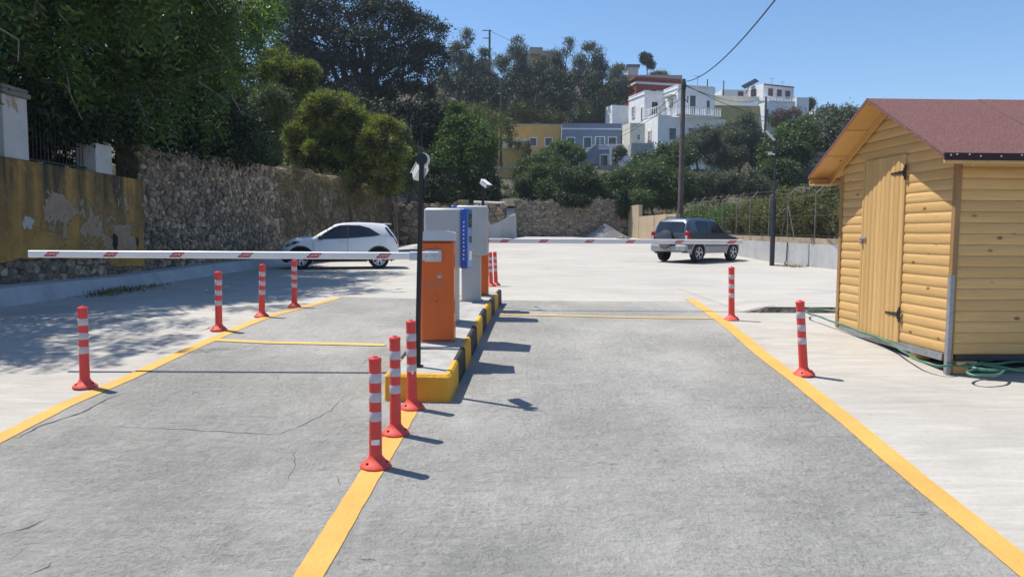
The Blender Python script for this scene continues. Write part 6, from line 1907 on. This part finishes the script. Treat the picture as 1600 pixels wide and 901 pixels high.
M['lf_hedge'] = m_leaf('dry hedge leaves', (0.060, 0.075, 0.026), (0.165, 0.175, 0.060), 0.3, 0.55, rare=(0.22, 0.12, 0.10))
M['lf_red'] = m_leaf('red bougainvillea', (0.22, 0.04, 0.03), (0.38, 0.10, 0.06), 0.3, 0.6)
M['lf_red2'] = m_leaf('mauve brown twigs', (0.09, 0.06, 0.065), (0.18, 0.13, 0.13), 0.1, 0.7)
TR = random.Random(77)
def tree(label, ells, n, size, mat, cat='tree', name='tree', group=None, r0=.18, bark='bark', base=None, seed=None, trunk=True, **kw):
    cx = sum(e[0][0] for e in ells) / len(ells); cy = sum(e[0][1] for e in ells) / len(ells)
    if base is None: base = (cx, cy)
    bz = T(*base) if not in_lot(*base) else G(*base)
    t = empty(name, (base[0], base[1], bz), 0, label, cat, group)
    seed = seed or TR.randint(1, 99999)
    crown('crown', ells, n, size, mat, t, seed=seed, **kw)
    if trunk: limbs((base[0], base[1], bz), ells[:7], r0, TR).build('trunk', bark, t, world=True)
    return t
# large compound leaved tree overhanging the left wall
NE = [((-10.8, 11.5, 7.6), (2.8, 3.0, 2.4)), ((-9.8, 14.6, 7.0), (2.4, 2.6, 2.2)), ((-9.3, 18.0, 7.4), (2.5, 3.0, 2.2)), ((-9.0, 20.5, 7.6), (2.6, 3.0, 2.4)),
      ((-10.5, 17.0, 9.6), (3.2, 4.5, 1.8)), ((-9.0, 13.6, 4.75), (1.0, 1.7, .75)), ((-9.0, 16.6, 4.7), (1.1, 1.9, .8)), ((-8.5, 19.0, 5.2), (1.2, 1.8, .9)),
      ((-12.2, 13.5, 5.6), (2.0, 2.6, 1.9)), ((-9.6, 11.2, 4.9), (1.2, 1.6, 1.1))]
t = empty('overhanging_tree', (-11.2, 16.5, T(-11.2, 16.5)), 0, 'large tree with drooping compound leaves overhanging the yellow wall at the top left', 'tree')
fronds('crown', bumpy(NE, 3, 5), 9000, .62, 6, .185, 'lf_near', t, seed=12, clump_n=6, clump_r=.42, lo=.5)
limbs((-11.2, 16.5, T(-11.2, 16.5)), NE, .26, TR).build('trunk', 'bark', t, world=True)
rb = random.Random(9); mb = MB()
for e in NE:
    for q in range(3):
        c = Vector(e[0]) + Vector((rb.uniform(-.6, .9) * e[1][0], rb.uniform(-.7, .5) * e[1][1], rb.uniform(-.6, .3) * e[1][2])); p1_ = c + Vector((rb.uniform(.2, .7), rb.uniform(-.6, .3), rb.uniform(-.5, .1))); p2_ = p1_ + Vector((rb.uniform(.0, .4), rb.uniform(-.4, .3), rb.uniform(-.7, -.2)))
        mb.tube([c, p1_, p2_], [.030, .018, .006], 5)
mb.build('twigs', 'bark_pale', t, world=True)['kind'] = 'stuff'
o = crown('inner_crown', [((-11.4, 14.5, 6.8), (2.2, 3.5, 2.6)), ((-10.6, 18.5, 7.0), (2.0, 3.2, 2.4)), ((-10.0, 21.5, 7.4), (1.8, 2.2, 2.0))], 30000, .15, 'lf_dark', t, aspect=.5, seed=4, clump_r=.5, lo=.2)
tree('dark dense evergreen shrub filling the space behind the railing and over the rubble wall',
     [((-11.6, 13.5, 4.2), (1.7, 3.2, 2.0)), ((-10.4, 17.0, 4.6), (1.7, 2.6, 1.6)), ((-9.6, 20.0, 4.9), (1.5, 2.6, 1.5)), ((-9.3, 22.6, 4.9), (1.4, 2.4, 1.5)), ((-9.1, 24.8, 4.8), (1.1, 1.8, 1.2)), ((-8.7, 19.6, 4.0), (.7, 2.4, .6)), ((-8.7, 22.5, 4.1), (.7, 2.0, .6)), ((-8.95, 13.9, 3.75), (.45, 1.4, .55)), ((-8.7, 14.6, 3.85), (.3, 1.1, .5)), ((-10.2, 14.0, 3.2), (.9, 3.0, 1.0)), ((-8.5, 15.6, 3.75), (.3, .6, .32)), ((-8.6, 14.6, 3.6), (.3, .9, .45)), ((-8.55, 13.4, 3.9), (.25, .7, .4)), ((-8.6, 17.6, 3.75), (.5, 1.5, .40)), ((-8.45, 20.5, 3.95), (.5, 1.8, .45)), ((-8.4, 23.5, 4.15), (.6, 1.8, .55)), ((-13.5, 12, 4), (2, 3, 2.4)), ((-12, 10, 4), (2, 2, 1.8))],
     95000, .12, 'lf_dark', 'shrub', 'evergreen_shrub', r0=.14, clump_r=.30, droop=.35, lobes=4)
tree('dark climbing leaves round the front of the white corner pillar', [((-8.9, 11.6, 3.9), (.35, .45, .9)), ((-8.8, 11.3, 3.2), (.25, .35, .4))], 5000, .10, 'lf_dark', 'climber', 'climbing_plant', r0=.03, clump_r=.14, trunk=False)
tree('grey green feathery shrub between the dark evergreen and the yellow green bush', [ce(392, 215, 29.5, 42, 48, 1.4), ce(425, 165, 30, 26, 42, 1.3), ce(372, 250, 29, 36, 26, 1.2), ce(415, 240, 29.5, 24, 26, 1.2)], 34000, .12, 'lf_grey', 'shrub', 'feathery_shrub', r0=.10, clump_r=.22, lobes=4, spread=.5, aspect=.3)
PG = 'yellow green pine bushes above the rubble wall'
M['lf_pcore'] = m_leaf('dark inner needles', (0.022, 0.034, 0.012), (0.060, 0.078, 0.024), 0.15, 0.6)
def pine_bush(label, el, n, r0, seed, k=9):
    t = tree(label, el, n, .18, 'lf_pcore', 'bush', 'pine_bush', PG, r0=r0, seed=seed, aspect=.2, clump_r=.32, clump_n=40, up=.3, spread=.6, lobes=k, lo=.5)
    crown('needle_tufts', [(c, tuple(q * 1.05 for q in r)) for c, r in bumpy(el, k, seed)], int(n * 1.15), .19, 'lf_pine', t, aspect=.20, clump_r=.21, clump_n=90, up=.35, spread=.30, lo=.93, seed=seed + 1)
    return t
pine_bush('rounded yellow green pine bush, the biggest one above the rubble wall', [ce(528, 190, 38, 52, 46, 2.0), ce(490, 235, 38, 46, 46, 2.0), ce(570, 232, 38, 50, 54, 2.2), ce(600, 262, 38, 34, 40, 1.7), ce(556, 212, 38, 40, 38, 1.8), ce(540, 275, 37.5, 50, 34, 1.6), ce(500, 270, 38, 40, 30, 1.6)], 80000, .16, 41)
pine_bush('narrow upper yellow green pine bush behind the grey green shrub', [ce(455, 140, 41, 38, 46, 2.0), ce(430, 115, 41, 26, 32, 1.5), ce(468, 200, 41, 38, 45, 2), ce(440, 225, 41, 30, 40, 1.6)], 45000, .14, 42)
tree('paler right hand bush leaning over the end of the rubble wall', [ce(622, 235, 43, 28, 46, 1.8), ce(632, 275, 43, 26, 36, 1.6), ce(605, 205, 43, 24, 24, 1.6)], 30000, .17, 'lf_grey', 'bush', 'leaning_bush', None, r0=.12, aspect=.3, clump_r=.26, lobes=6)
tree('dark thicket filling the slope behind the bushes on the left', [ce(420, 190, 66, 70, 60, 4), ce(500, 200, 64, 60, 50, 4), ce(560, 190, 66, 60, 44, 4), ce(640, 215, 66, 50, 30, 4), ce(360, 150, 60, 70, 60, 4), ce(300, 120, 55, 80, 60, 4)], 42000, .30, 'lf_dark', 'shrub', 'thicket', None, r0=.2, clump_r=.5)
# big dark umbrella pine in layers
PE = [ce(470, 25, 74, 55, 26, 4), ce(540, 12, 74, 60, 22, 4), ce(600, 28, 73, 55, 22, 4), ce(655, 50, 74, 42, 22, 3.5), ce(500, 62, 73, 60, 22, 4), ce(580, 72, 72, 58, 20, 4), ce(668, 92, 74, 36, 22, 3.5), ce(620, 110, 72, 50, 20, 4),
      ce(520, 110, 73, 55, 22, 4), ce(470, 100, 74, 48, 30, 4), ce(560, 150, 72, 55, 20, 4), ce(640, 150, 73, 45, 18, 3.5), ce(490, 150, 74, 40, 25, 4), ce(430, 40, 76, 45, 50, 4), ce(590, 185, 73, 40, 20, 3)]
t = tree('huge dark pine with layered branches rising behind the bushes on the left', PE, 95000, .34, 'lf_cyp', 'tree', 'dark_pine', r0=.5, base=(-15.5, 75), aspect=.3, clump_r=.62, clump_n=40, up=.7, lo=.6)
mb = MB(); b0 = Vector((-15.5, 75, T(-15.5, 75)))
for e in PE:
    c = Vector(e[0]); m_ = b0.lerp(c, .55); m_.z = c.z - 2.2; m_.x = b0.x * .6 + c.x * .4
    mb.tube([b0 + Vector((0, 0, 4)), m_, c - Vector((0, 0, .4)), c + (c - m_) * .25], [.34, .22, .11, .04], 6)
mb.build('limb', 'bark', t, world=True)
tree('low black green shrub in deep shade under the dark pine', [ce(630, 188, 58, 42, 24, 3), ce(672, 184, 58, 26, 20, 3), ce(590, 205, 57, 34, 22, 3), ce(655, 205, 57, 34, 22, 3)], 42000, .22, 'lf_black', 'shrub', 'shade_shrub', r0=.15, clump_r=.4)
tree('round fresh green tree with glossy leaves right of the tall black pole', [ce(722, 215, 56, 48, 46, 3), ce(750, 240, 55, 33, 50, 3), ce(700, 262, 55, 40, 52, 3), ce(742, 295, 55, 28, 36, 2.4), ce(712, 308, 54, 42, 26, 2.4)], 70000, .22, 'lf_green', 'tree', 'broadleaf_tree', r0=.2, lobes=5, clump_r=.42, up=.3, clump_n=36)
tree('dark ivy mass at the foot of the round fresh green tree', [ce(690, 300, 53, 40, 30, 2), ce(765, 300, 52.8, 16, 34, 1.5)], 16000, .18, 'lf_dark', 'ivy', 'ivy_mass', r0=.08, clump_r=.3)
# eucalyptus row
EU = [(712, 40, 196, 27, 122, 'leftmost eucalyptus of the row, next to the dark pine'), (741, 66, 196, 22, 126, 'second eucalyptus from the left, slightly lower than its neighbours'),
      (768, 92, 196, 20, 130, 'short eucalyptus in front of the distant power pole'), (793, 46, 188, 25, 128, 'eucalyptus with a pointed crown right of the distant power pole'),
      (822, 72, 188, 20, 132, 'eucalyptus just left of the beige ridge building'), (851, 80, 190, 24, 126, 'darker eucalyptus just right of the beige ridge building'),
      (884, 50, 190, 26, 128, 'tallest eucalyptus in the right half of the row'), (914, 62, 188, 22, 132, 'eucalyptus between the two tall ones on the right'),
      (944, 66, 186, 24, 130, 'eucalyptus with an open crown, second from the right'), (962, 104, 190, 19, 126, 'last and lowest eucalyptus, beside the white house')]
rg = random.Random(15)
for (px, y0, y1, hw, d, lab) in EU:
    el = []
    k = 0; y = y0 + hw * .8
    while y < y1:
        el.append(ce(px + rg.uniform(-.75, .75) * hw * .9, y + rg.uniform(-4, 4), d + rg.uniform(-1.5, 1.5), hw * rg.uniform(.42, .72) * (.75 if k == 0 else 1), rg.uniform(13, 19))); y += rg.uniform(12, 17); k += 1
        if rg.random() < .75: el.append(ce(px + rg.choice((-1, 1)) * hw * rg.uniform(.6, 1.0), y + rg.uniform(-8, 8), d, hw * rg.uniform(.3, .45), rg.uniform(9, 15)))
    t = tree(lab, el, 12500, .46, 'lf_euc', 'eucalyptus', 'eucalyptus_tree', 'row of eucalyptus trees on the slope', r0=.34, bark='bark_pale', base=(at(px, 100, d).x, d), aspect=.26, droop=.9, clump_r=.70, clump_n=30, lo=.5, lobes=2)
UND = [('brownish thicket under the left eucalyptus trees', 'lf_hedge', [ce(735, 195, 92, 40, 30, 4), ce(700, 200, 90, 30, 30, 4), ce(775, 205, 90, 30, 26, 4)]),
       ('dark thicket under the middle eucalyptus trees', 'lf_dark', [ce(800, 150, 118, 40, 38, 5), ce(850, 150, 118, 40, 34, 5), ce(900, 150, 118, 40, 34, 5), ce(750, 160, 118, 40, 40, 5), ce(940, 160, 116, 30, 34, 4), ce(700, 150, 118, 40, 44, 5)]),
       ('olive green shrub directly above the blue house roof', 'lf_grey', [ce(925, 182, 116, 34, 13, 3)]),
       ('dry grassy shrub directly above the mustard house roof', 'lf_hedge', [ce(815, 180, 117, 26, 16, 3), ce(860, 186, 117, 22, 10, 3)])]
for lab, m_, el in UND:
    tree(lab, el, 14000 if len(el) > 3 else 9000, .42 if len(el) > 3 else .34, m_, 'shrub', 'thicket', r0=.12, clump_r=.7, trunk=True)
# oleanders over the terrace wall
OG = 'oleander bushes above the terrace wall'
tree('dark green oleander at the left end of the terrace wall', [ce(830, 266, 57, 24, 26, 2), ce(822, 292, 55, 18, 22, 1.6)], 22000, .20, 'lf_ole', 'bush', 'oleander_bush', OG, r0=.07, lobes=5, aspect=.25, clump_r=.32)
tree('broad oleander hanging over the middle of the terrace wall', [ce(868, 276, 55, 34, 27, 2.2), ce(905, 286, 54.5, 32, 24, 2), ce(862, 300, 53.5, 38, 18, 1.5)], 42000, .20, 'lf_ole', 'bush', 'oleander_bush', OG, r0=.08, lobes=5, aspect=.25, clump_r=.34)
tree('paler oleander at the right end of the terrace wall', [ce(948, 291, 55, 32, 19, 2), ce(980, 288, 56, 26, 22, 2), ce(965, 304, 53.5, 24, 12, 1.3)], 26000, .20, 'lf_ole', 'bush', 'oleander_bush', OG, r0=.07, lobes=5, aspect=.25, clump_r=.3)
tree('ivy hanging down the right end of the terrace wall', [ce(973, 318, 50.6, 9, 24, .5), ce(900, 314, 50.4, 26, 9, .4)], 9000, .13, 'lf_dark', 'ivy', 'ivy_mass', r0=.05, clump_r=.2, trunk=False)
tree('bright green lemon tree in front of the blue house', [ce(878, 233, 96, 20, 12, 2.5), ce(898, 243, 95, 15, 13, 2.5), ce(856, 245, 96, 18, 11, 2)], 15000, .30, 'lf_green', 'tree', 'garden_tree', r0=.12, clump_r=.4)
tree('climbing plant on the terrace of the mustard house', [ce(806, 226, 103, 15, 5, .6), ce(822, 236, 102, 7, 16, .8)], 3500, .22, 'lf_hedge', 'climber', 'climbing_plant', r0=.05, clump_r=.3)
tree('slim grey green bush by the corner of the blue house terrace', [ce(968, 243, 99, 10, 15, 1)], 3500, .26, 'lf_olive', 'bush', 'garden_bush', r0=.06, clump_r=.3)
tree('red bougainvillea against the left corner of the red house', [ce(976, 152, 126, 8, 11, 1), ce(984, 142, 126, 5, 7, 1)], 2500, .26, 'lf_red', 'climber', 'climbing_plant', r0=.06, clump_r=.3)
# right hand group
tree('dense green fig tree below the large white house', [ce(1040, 256, 66, 38, 25, 3), ce(1000, 268, 65, 28, 22, 3), ce(1064, 244, 70, 22, 18, 3)], 42000, .24, 'lf_ole', 'tree', 'fig_tree', r0=.14, lobes=5, clump_r=.42)
tree('big dark round olive tree below the olive tan wall', [ce(1160, 212, 80, 32, 32, 3.5), ce(1130, 240, 78, 40, 32, 4), ce(1180, 235, 80, 32, 28, 3.5)], 52000, .24, 'lf_olive', 'tree', 'olive_tree', 'olive trees on the slope', r0=.18, aspect=.28, lobes=5, clump_r=.5)
tree('smaller olive tree in front of the white house balcony', [ce(1100, 218, 76, 26, 24, 2.6), ce(1078, 232, 74, 22, 22, 2.4)], 22000, .24, 'lf_olive', 'tree', 'olive_tree', 'olive trees on the slope', r0=.14, aspect=.28, lobes=5, clump_r=.42)
tree('silvery shrub row behind the chain link fence, left half', [ce(1075, 292, 56, 30, 26, 2), ce(1110, 290, 55, 30, 24, 2), ce(1145, 288, 54, 28, 22, 2), ce(1180, 292, 54, 24, 20, 2)], 46000, .19, 'lf_olive', 'shrub', 'silvery_shrub', r0=.10, lobes=5, aspect=.25, clump_r=.32)
tree('large oleander with long leaves behind the tan rendered wall', [ce(1012, 290, 55, 34, 34, 2.4), ce(1045, 300, 54, 30, 30, 2.4), ce(1000, 312, 53, 20, 18, 2)], 42000, .34, 'lf_ole', 'bush', 'oleander_bush', None, r0=.10, lobes=5, aspect=.13, clump_r=.5, droop=.4)
tree('dark leafy tree right of the lamp post', [ce(1225, 240, 62, 34, 32, 3), ce(1215, 275, 60, 30, 26, 2.6), ce(1245, 215, 64, 24, 24, 2.5)], 42000, .24, 'lf_ole', 'tree', 'garden_tree', r0=.16, clump_r=.42)
tree('sparse tree with thin outer branches touching the shed roof', [ce(1300, 212, 66, 36, 32, 3), ce(1320, 190, 66, 22, 20, 2.4), ce(1292, 184, 68, 20, 16, 2), ce(1275, 232, 66, 24, 20, 2.4), ce(1345, 240, 64, 30, 30, 3)], 26000, .24, 'lf_olive', 'tree', 'sparse_tree', r0=.16, clump_r=.45, lo=.6, clump_n=28)
tree('green treetops below the upper white house', [ce(1265, 196, 110, 26, 14, 3), ce(1235, 205, 105, 20, 14, 3), ce(1215, 186, 116, 13, 10, 2)], 14000, .34, 'lf_green', 'tree', 'garden_tree', r0=.16, clump_r=.5)
tree('mauve brown bare looking bush beside the blue balcony', [ce(1222, 184, 113, 14, 12, 2), ce(1238, 178, 114, 12, 8, 2)], 3500, .28, 'lf_red2', 'bush', 'garden_bush', r0=.08, clump_r=.5) if 'lf_red2' in M else None
tree('dark cypress on the skyline right of the upper white house', [ce(1264, 165, 160, 8, 11, 1.5)], 2500, .35, 'lf_dark', 'tree', 'skyline_tree', r0=.12, clump_r=.5)
tree('small umbrella shaped pine alone on the skyline', [ce(1011, 93, 168, 10, 7, 1.6), ce(1017, 102, 168, 5.5, 5, 1.2), ce(1006, 88, 168, 4, 4, 1)], 4500, .36, 'lf_cyp', 'tree', 'skyline_pine', r0=.16, clump_r=.45)
tree('low scrub on the skyline beneath the lone pine', [ce(1030, 117, 160, 14, 5, 1.5), ce(970, 108, 158, 10, 6, 1.5)], 3500, .33, 'lf_hedge', 'shrub', 'skyline_shrub', r0=.08, clump_r=.5)
# hedge behind the fence: one plant after another
hg = random.Random(5)
HL = ['bright green end of the hedge nearest the dark car', 'hedge plant just right of the dark car roof', 'hedge plant left of the lamp post', 'hedge plant right behind the lamp post', 'hedge plant with dry twigs right of the lamp post', 'hedge plant by the braced fence post', 'hedge plant next to the shed eaves', 'hedge plant hidden behind the shed']
for i, (px, d, ytop, m_) in enumerate([(1085, 41, 322, 'lf_green'), (1108, 37, 318, 'lf_green'), (1140, 34, 306, 'lf_hedge'), (1175, 31, 300, 'lf_hedge'), (1212, 28.5, 296, 'lf_hedge'), (1255, 26.5, 292, 'lf_hedge'), (1300, 24.5, 288, 'lf_hedge'), (1350, 23, 285, 'lf_hedge')]):
    x = at(px, 300, d).x; x = max(x, rx(min(d, 40)) + 1.5); zt = at(px, ytop, d).z; zb = T(x, d)
    h_ = (zt - zb) / 2
    tree(HL[i], [((x, d, zb + h_ * 1.25), (1.0, 1.5, h_ * .8)), ((x + .2, d + 1.3, zb + h_ * .9), (.95, 1.2, h_ * .8)), ((x - .1, d - 1.2, zb + h_), (.85, 1.2, h_ * .85))], 17000, .10, m_, 'hedge', 'hedge_plant', 'hedge plants behind the chain link fence', r0=.05, clump_r=.26, clump_n=30, lobes=3)

def antenna(px, py0, py1, d, lab):
    a_ = at(px, py1, d); q = at(px, py0, d); t = empty('tv_antenna', a_, 0, lab, 'antenna', 'television antennas on the village roofs'); hgt = q.z - a_.z
    mb = MB(); mb.tube([(0, 0, 0), (0, 0, hgt)], .035, 5); mb.build('mast', 'galv', t)
    for k in range(5): mb = MB(); mb.tube([(-.5 + k * .22, -.35, hgt * .92), (-.5 + k * .22, .35, hgt * .92)], .015, 4); mb.build('element', 'galv', t)
    mb = MB(); mb.tube([(-.6, 0, hgt * .92), (.5, 0, hgt * .92)], .02, 4); mb.build('boom', 'galv', t)
antenna(1222, 127, 146, 152, 'thin television antenna on the roof of the upper white house')
antenna(1206, 122, 134, 151, 'shorter television antenna near the solar panel roof edge')
antenna(1090, 118, 134, 108, 'television antenna on the top floor of the large white house')
# scrub over the slope
def scrub(name, x0, x1, y0, y1, n, size, mat, hgt, seed):
    rng = np.random.default_rng(seed); K = n // 60
    cx = rng.uniform(x0, x1, K); cy = rng.uniform(y0, y1, K)
    cz = np.array([T(a, b) for a, b in zip(cx, cy)])
    j = rng.integers(0, K, n); r = rng.uniform(.4, 1.2, K)[j]
    off = rng.normal(size=(n, 3)) * .55
    P = np.stack([cx[j] + off[:, 0] * r, cy[j] + off[:, 1] * r, cz[j] + np.abs(off[:, 2]) * r * hgt], 1)
    A = unit(rng.normal(size=(n, 3)) + np.array([0, 0, .6])); Bq = unit(np.cross(A, rng.normal(size=(n, 3))))
    L = size * rng.uniform(.6, 1.3, n)
    me = leaf_mesh(name, P, A, Bq, L, L * .4); me.materials.append(M[mat]); o = link_mesh(name, me); o['kind'] = 'stuff'; return o
M['lf_dry'] = m_leaf('dry straw coloured weeds', (0.13, 0.105, 0.055), (0.30, 0.245, 0.14), 0.2, 0.7)
def weeds(px, py, w, d, n, lab, mat='lf_dry', hgt=.16, seed=1):
    p = onG(px, py); rng = np.random.default_rng(seed)
    x = rng.normal(size=n) * w * .4; y = rng.normal(size=n) * d * .4
    P = np.stack([x, y, np.array([G(p.x + a, p.y + b) - p.z for a, b in zip(x, y)])], 1)
    A = unit(rng.normal(size=(n, 3)) * .5 + np.array([0, 0, 1.0])); B = unit(np.cross(A, rng.normal(size=(n, 3))))
    me = leaf_mesh('weed_clump', P, A, B, rng.uniform(.3, 1.0, n) * hgt, rng.uniform(.006, .02, n)); me.materials.append(M[mat])
    o = link_mesh('weed_clump', me); o.location = p; o['kind'] = 'stuff'
weeds(190, 456, .6, .8, 380, '', 'lf_dry', .16, 1); weeds(160, 462, .4, .5, 160, '', 'lf_hedge', .14, 2); weeds(235, 449, .3, .7, 140, '', 'lf_dry', .12, 3)
weeds(1238, 417, .5, .8, 300, '', 'lf_dry', .14, 4)
scrub('hillside_scrub', -70, 60, 110, 185, 52000, .42, 'lf_hedge', 1.3, 3)
scrub('hillside_scrub', 58, 150, 60, 185, 40000, .40, 'lf_hedge', 1.2, 8)
scrub('hillside_scrub', -60, 60, 60, 112, 42000, .30, 'lf_ole', 1.1, 4)
rng_ = np.random.default_rng(6); n_ = 16000; K_ = 420
cy_ = rng_.uniform(26, 50, K_); cz_ = np.array([wtop(a) for a in cy_]) - rng_.uniform(0, 1, K_) ** 1.6 * 2.4
j_ = rng_.integers(0, K_, n_); o_ = rng_.normal(size=(n_, 3)) * .16
P_ = np.stack([XW + np.abs(o_[:, 0]) * .7, cy_[j_] + o_[:, 1] * 1.8, cz_[j_] + o_[:, 2]], 1)
A_ = unit(rng_.normal(size=(n_, 3)) * .6 + np.array([.5, 0, -.5])); B_ = unit(np.cross(A_, rng_.normal(size=(n_, 3))))
me = leaf_mesh('dry_weeds', P_, A_, B_, rng_.uniform(.08, .22, n_), rng_.uniform(.01, .03, n_))
me.materials.append(M['lf_dry']); o = link_mesh('dry_weeds', me); o['kind'] = 'stuff'
scrub('dry_grass', 11.5, 30, 20, 60, 22000, .22, 'lf_hedge', .8, 5)

# ---------------------------------------------------------------- utility poles and cables
def wpole(px, ytop, d, r, label, cross=False, x_=None):
    x = at(px, ytop, d).x; zt = at(px, ytop, d).z; zb = T(x, d)
    t = empty('utility_pole', (x, d, zb), 0, label, 'utility pole', 'wooden utility poles')
    mb = MB(); mb.tube([(0, 0, -.3), (0, 0, zt - zb)], [r * 1.25, r * .85], 9); mb.build('pole', 'pole_wood', t, smooth=30)
    return t, Vector((x, d, zt))
t, top0 = wpole(1068, 124, 43, .15, 'tall wooden utility pole rising behind the tan wall in front of the large white house')
mb = MB(); mb.tube([(-.14, -.05, -0 + top0.z - t.location.z - .25), (.14, -.05, top0.z - t.location.z - .25)], .05, 6); mb.box((0, -.12, top0.z - t.location.z - .45), (.26, .12, .34), None, .03); mb.build('cable_bracket', 'dark', t)
mb = MB(); q = top0.z - t.location.z; mb.tube([(.0, -.1, q - .5), (.02, -.18, q - 1.1), (.22, -.18, q - 1.35), (.25, -.1, q - 1.0)], .035, 6); mb.build('cable_loop', 'cable', t)
t, top1 = wpole(783, 122, 96, .16, 'wooden pole in front of the eucalyptus trees above the mustard house')
mb = MB(); q = top1 - t.location; mb.tube([(q.x, 0, q.z - 1), (q.x - 4.2, 0, q.z - 6.5)], .03, 4); mb.build('stay_wire', 'cable', t)
mb = MB(); mb.box((q.x - .25, -.2, q.z - 2.0), (.35, .2, .12)); mb.build('street_lamp', 'white', t)
t, top2 = wpole(765, 47, 130, .2, 'distant power pole with a crossarm on the ridge among the treetops')
mb = MB(); q = top2 - t.location; mb.box((q.x - .5, 0, q.z - .1), (1.6, .12, .12)); mb.build('crossarm', 'dark', t); mb = MB(); mb.box((q.x - .5, 0, q.z - 1.4), (1.3, .12, .12)); mb.build('crossarm', 'dark', t)
t, top3 = wpole(1197, 151, 112, .16, 'dark pole in front of the white house with the blue balcony')
t, top4 = wpole(1105.5, 124, 140, .12, 'thin dark pole left of the two skyline poles behind the white house')
t, top5 = wpole(1131, 126, 140, .12, 'thin dark pole right of the two skyline poles behind the white house')
def cable(name, a, b, sag, r, label):
    a, b = Vector(a), Vector(b); n = 22; pts = []
    for k in range(n + 1):
        t_ = k / n; p = a.lerp(b, t_); p.z -= sag * 4 * t_ * (1 - t_); pts.append(p)
    mb = MB(); mb.tube(pts, r, 5); o = mb.build(name, 'cable'); tag(o, label, 'cable'); return o
cable('power_cable', top0 - Vector((0, .1, .15)), at(1246, -45, 17), .6, .022, 'thick black cable sweeping up from the tall utility pole to the top of the picture')
cable('power_cable', top0 - Vector((0, .1, .35)), top3, .9, .022, 'cable from the tall utility pole to the pole by the blue balcony')
cable('power_cable', top0 - Vector((0, .1, .30)), at(1300, 176, 100), 1.6, .020, 'long sagging cable running right from the tall utility pole over the village')
cable('power_cable', top0 - Vector((0, .1, .40)), at(968, 206, 104), .5, .020, 'cable running down left from the tall utility pole to the white house roof')
cable('power_cable', top2 - Vector((0, 0, .1)), at(868, 78, 150), .8, .030, 'thin cable from the distant ridge pole towards the right')
cable('power_cable', top3, at(1345, 176, 95), 1.4, .022, 'cable running right from the pole by the blue balcony towards the shed roof')
cable('power_cable', top0 - Vector((0, .1, 1.0)), at(880, 236, 110), 1.2, .016, 'thin pale line from the tall utility pole to the blue house')

# ---------------------------------------------------------------- air
if HAZE:
    hz_ = MB(); hz_.bx(-2600, 2600, -2600, 2600, -6.5, 70.0)
    me = bpy.data.meshes.new('haze'); me.from_pydata(hz_.v, [], hz_.f)
    hm = bpy.data.materials.new('thin air'); hm.use_nodes = True; nt = hm.node_tree; nt.nodes.clear()
    out = nt.nodes.new('ShaderNodeOutputMaterial'); vol = nt.nodes.new('ShaderNodeVolumePrincipled')
    vol.inputs['Color'].default_value = (0.80, 0.88, 1.0, 1); vol.inputs['Density'].default_value = HAZE
    nt.links.new(vol.outputs[0], out.inputs['Volume']); me.materials.append(hm)
    o = link_mesh('haze', me); o['kind'] = 'stuff'
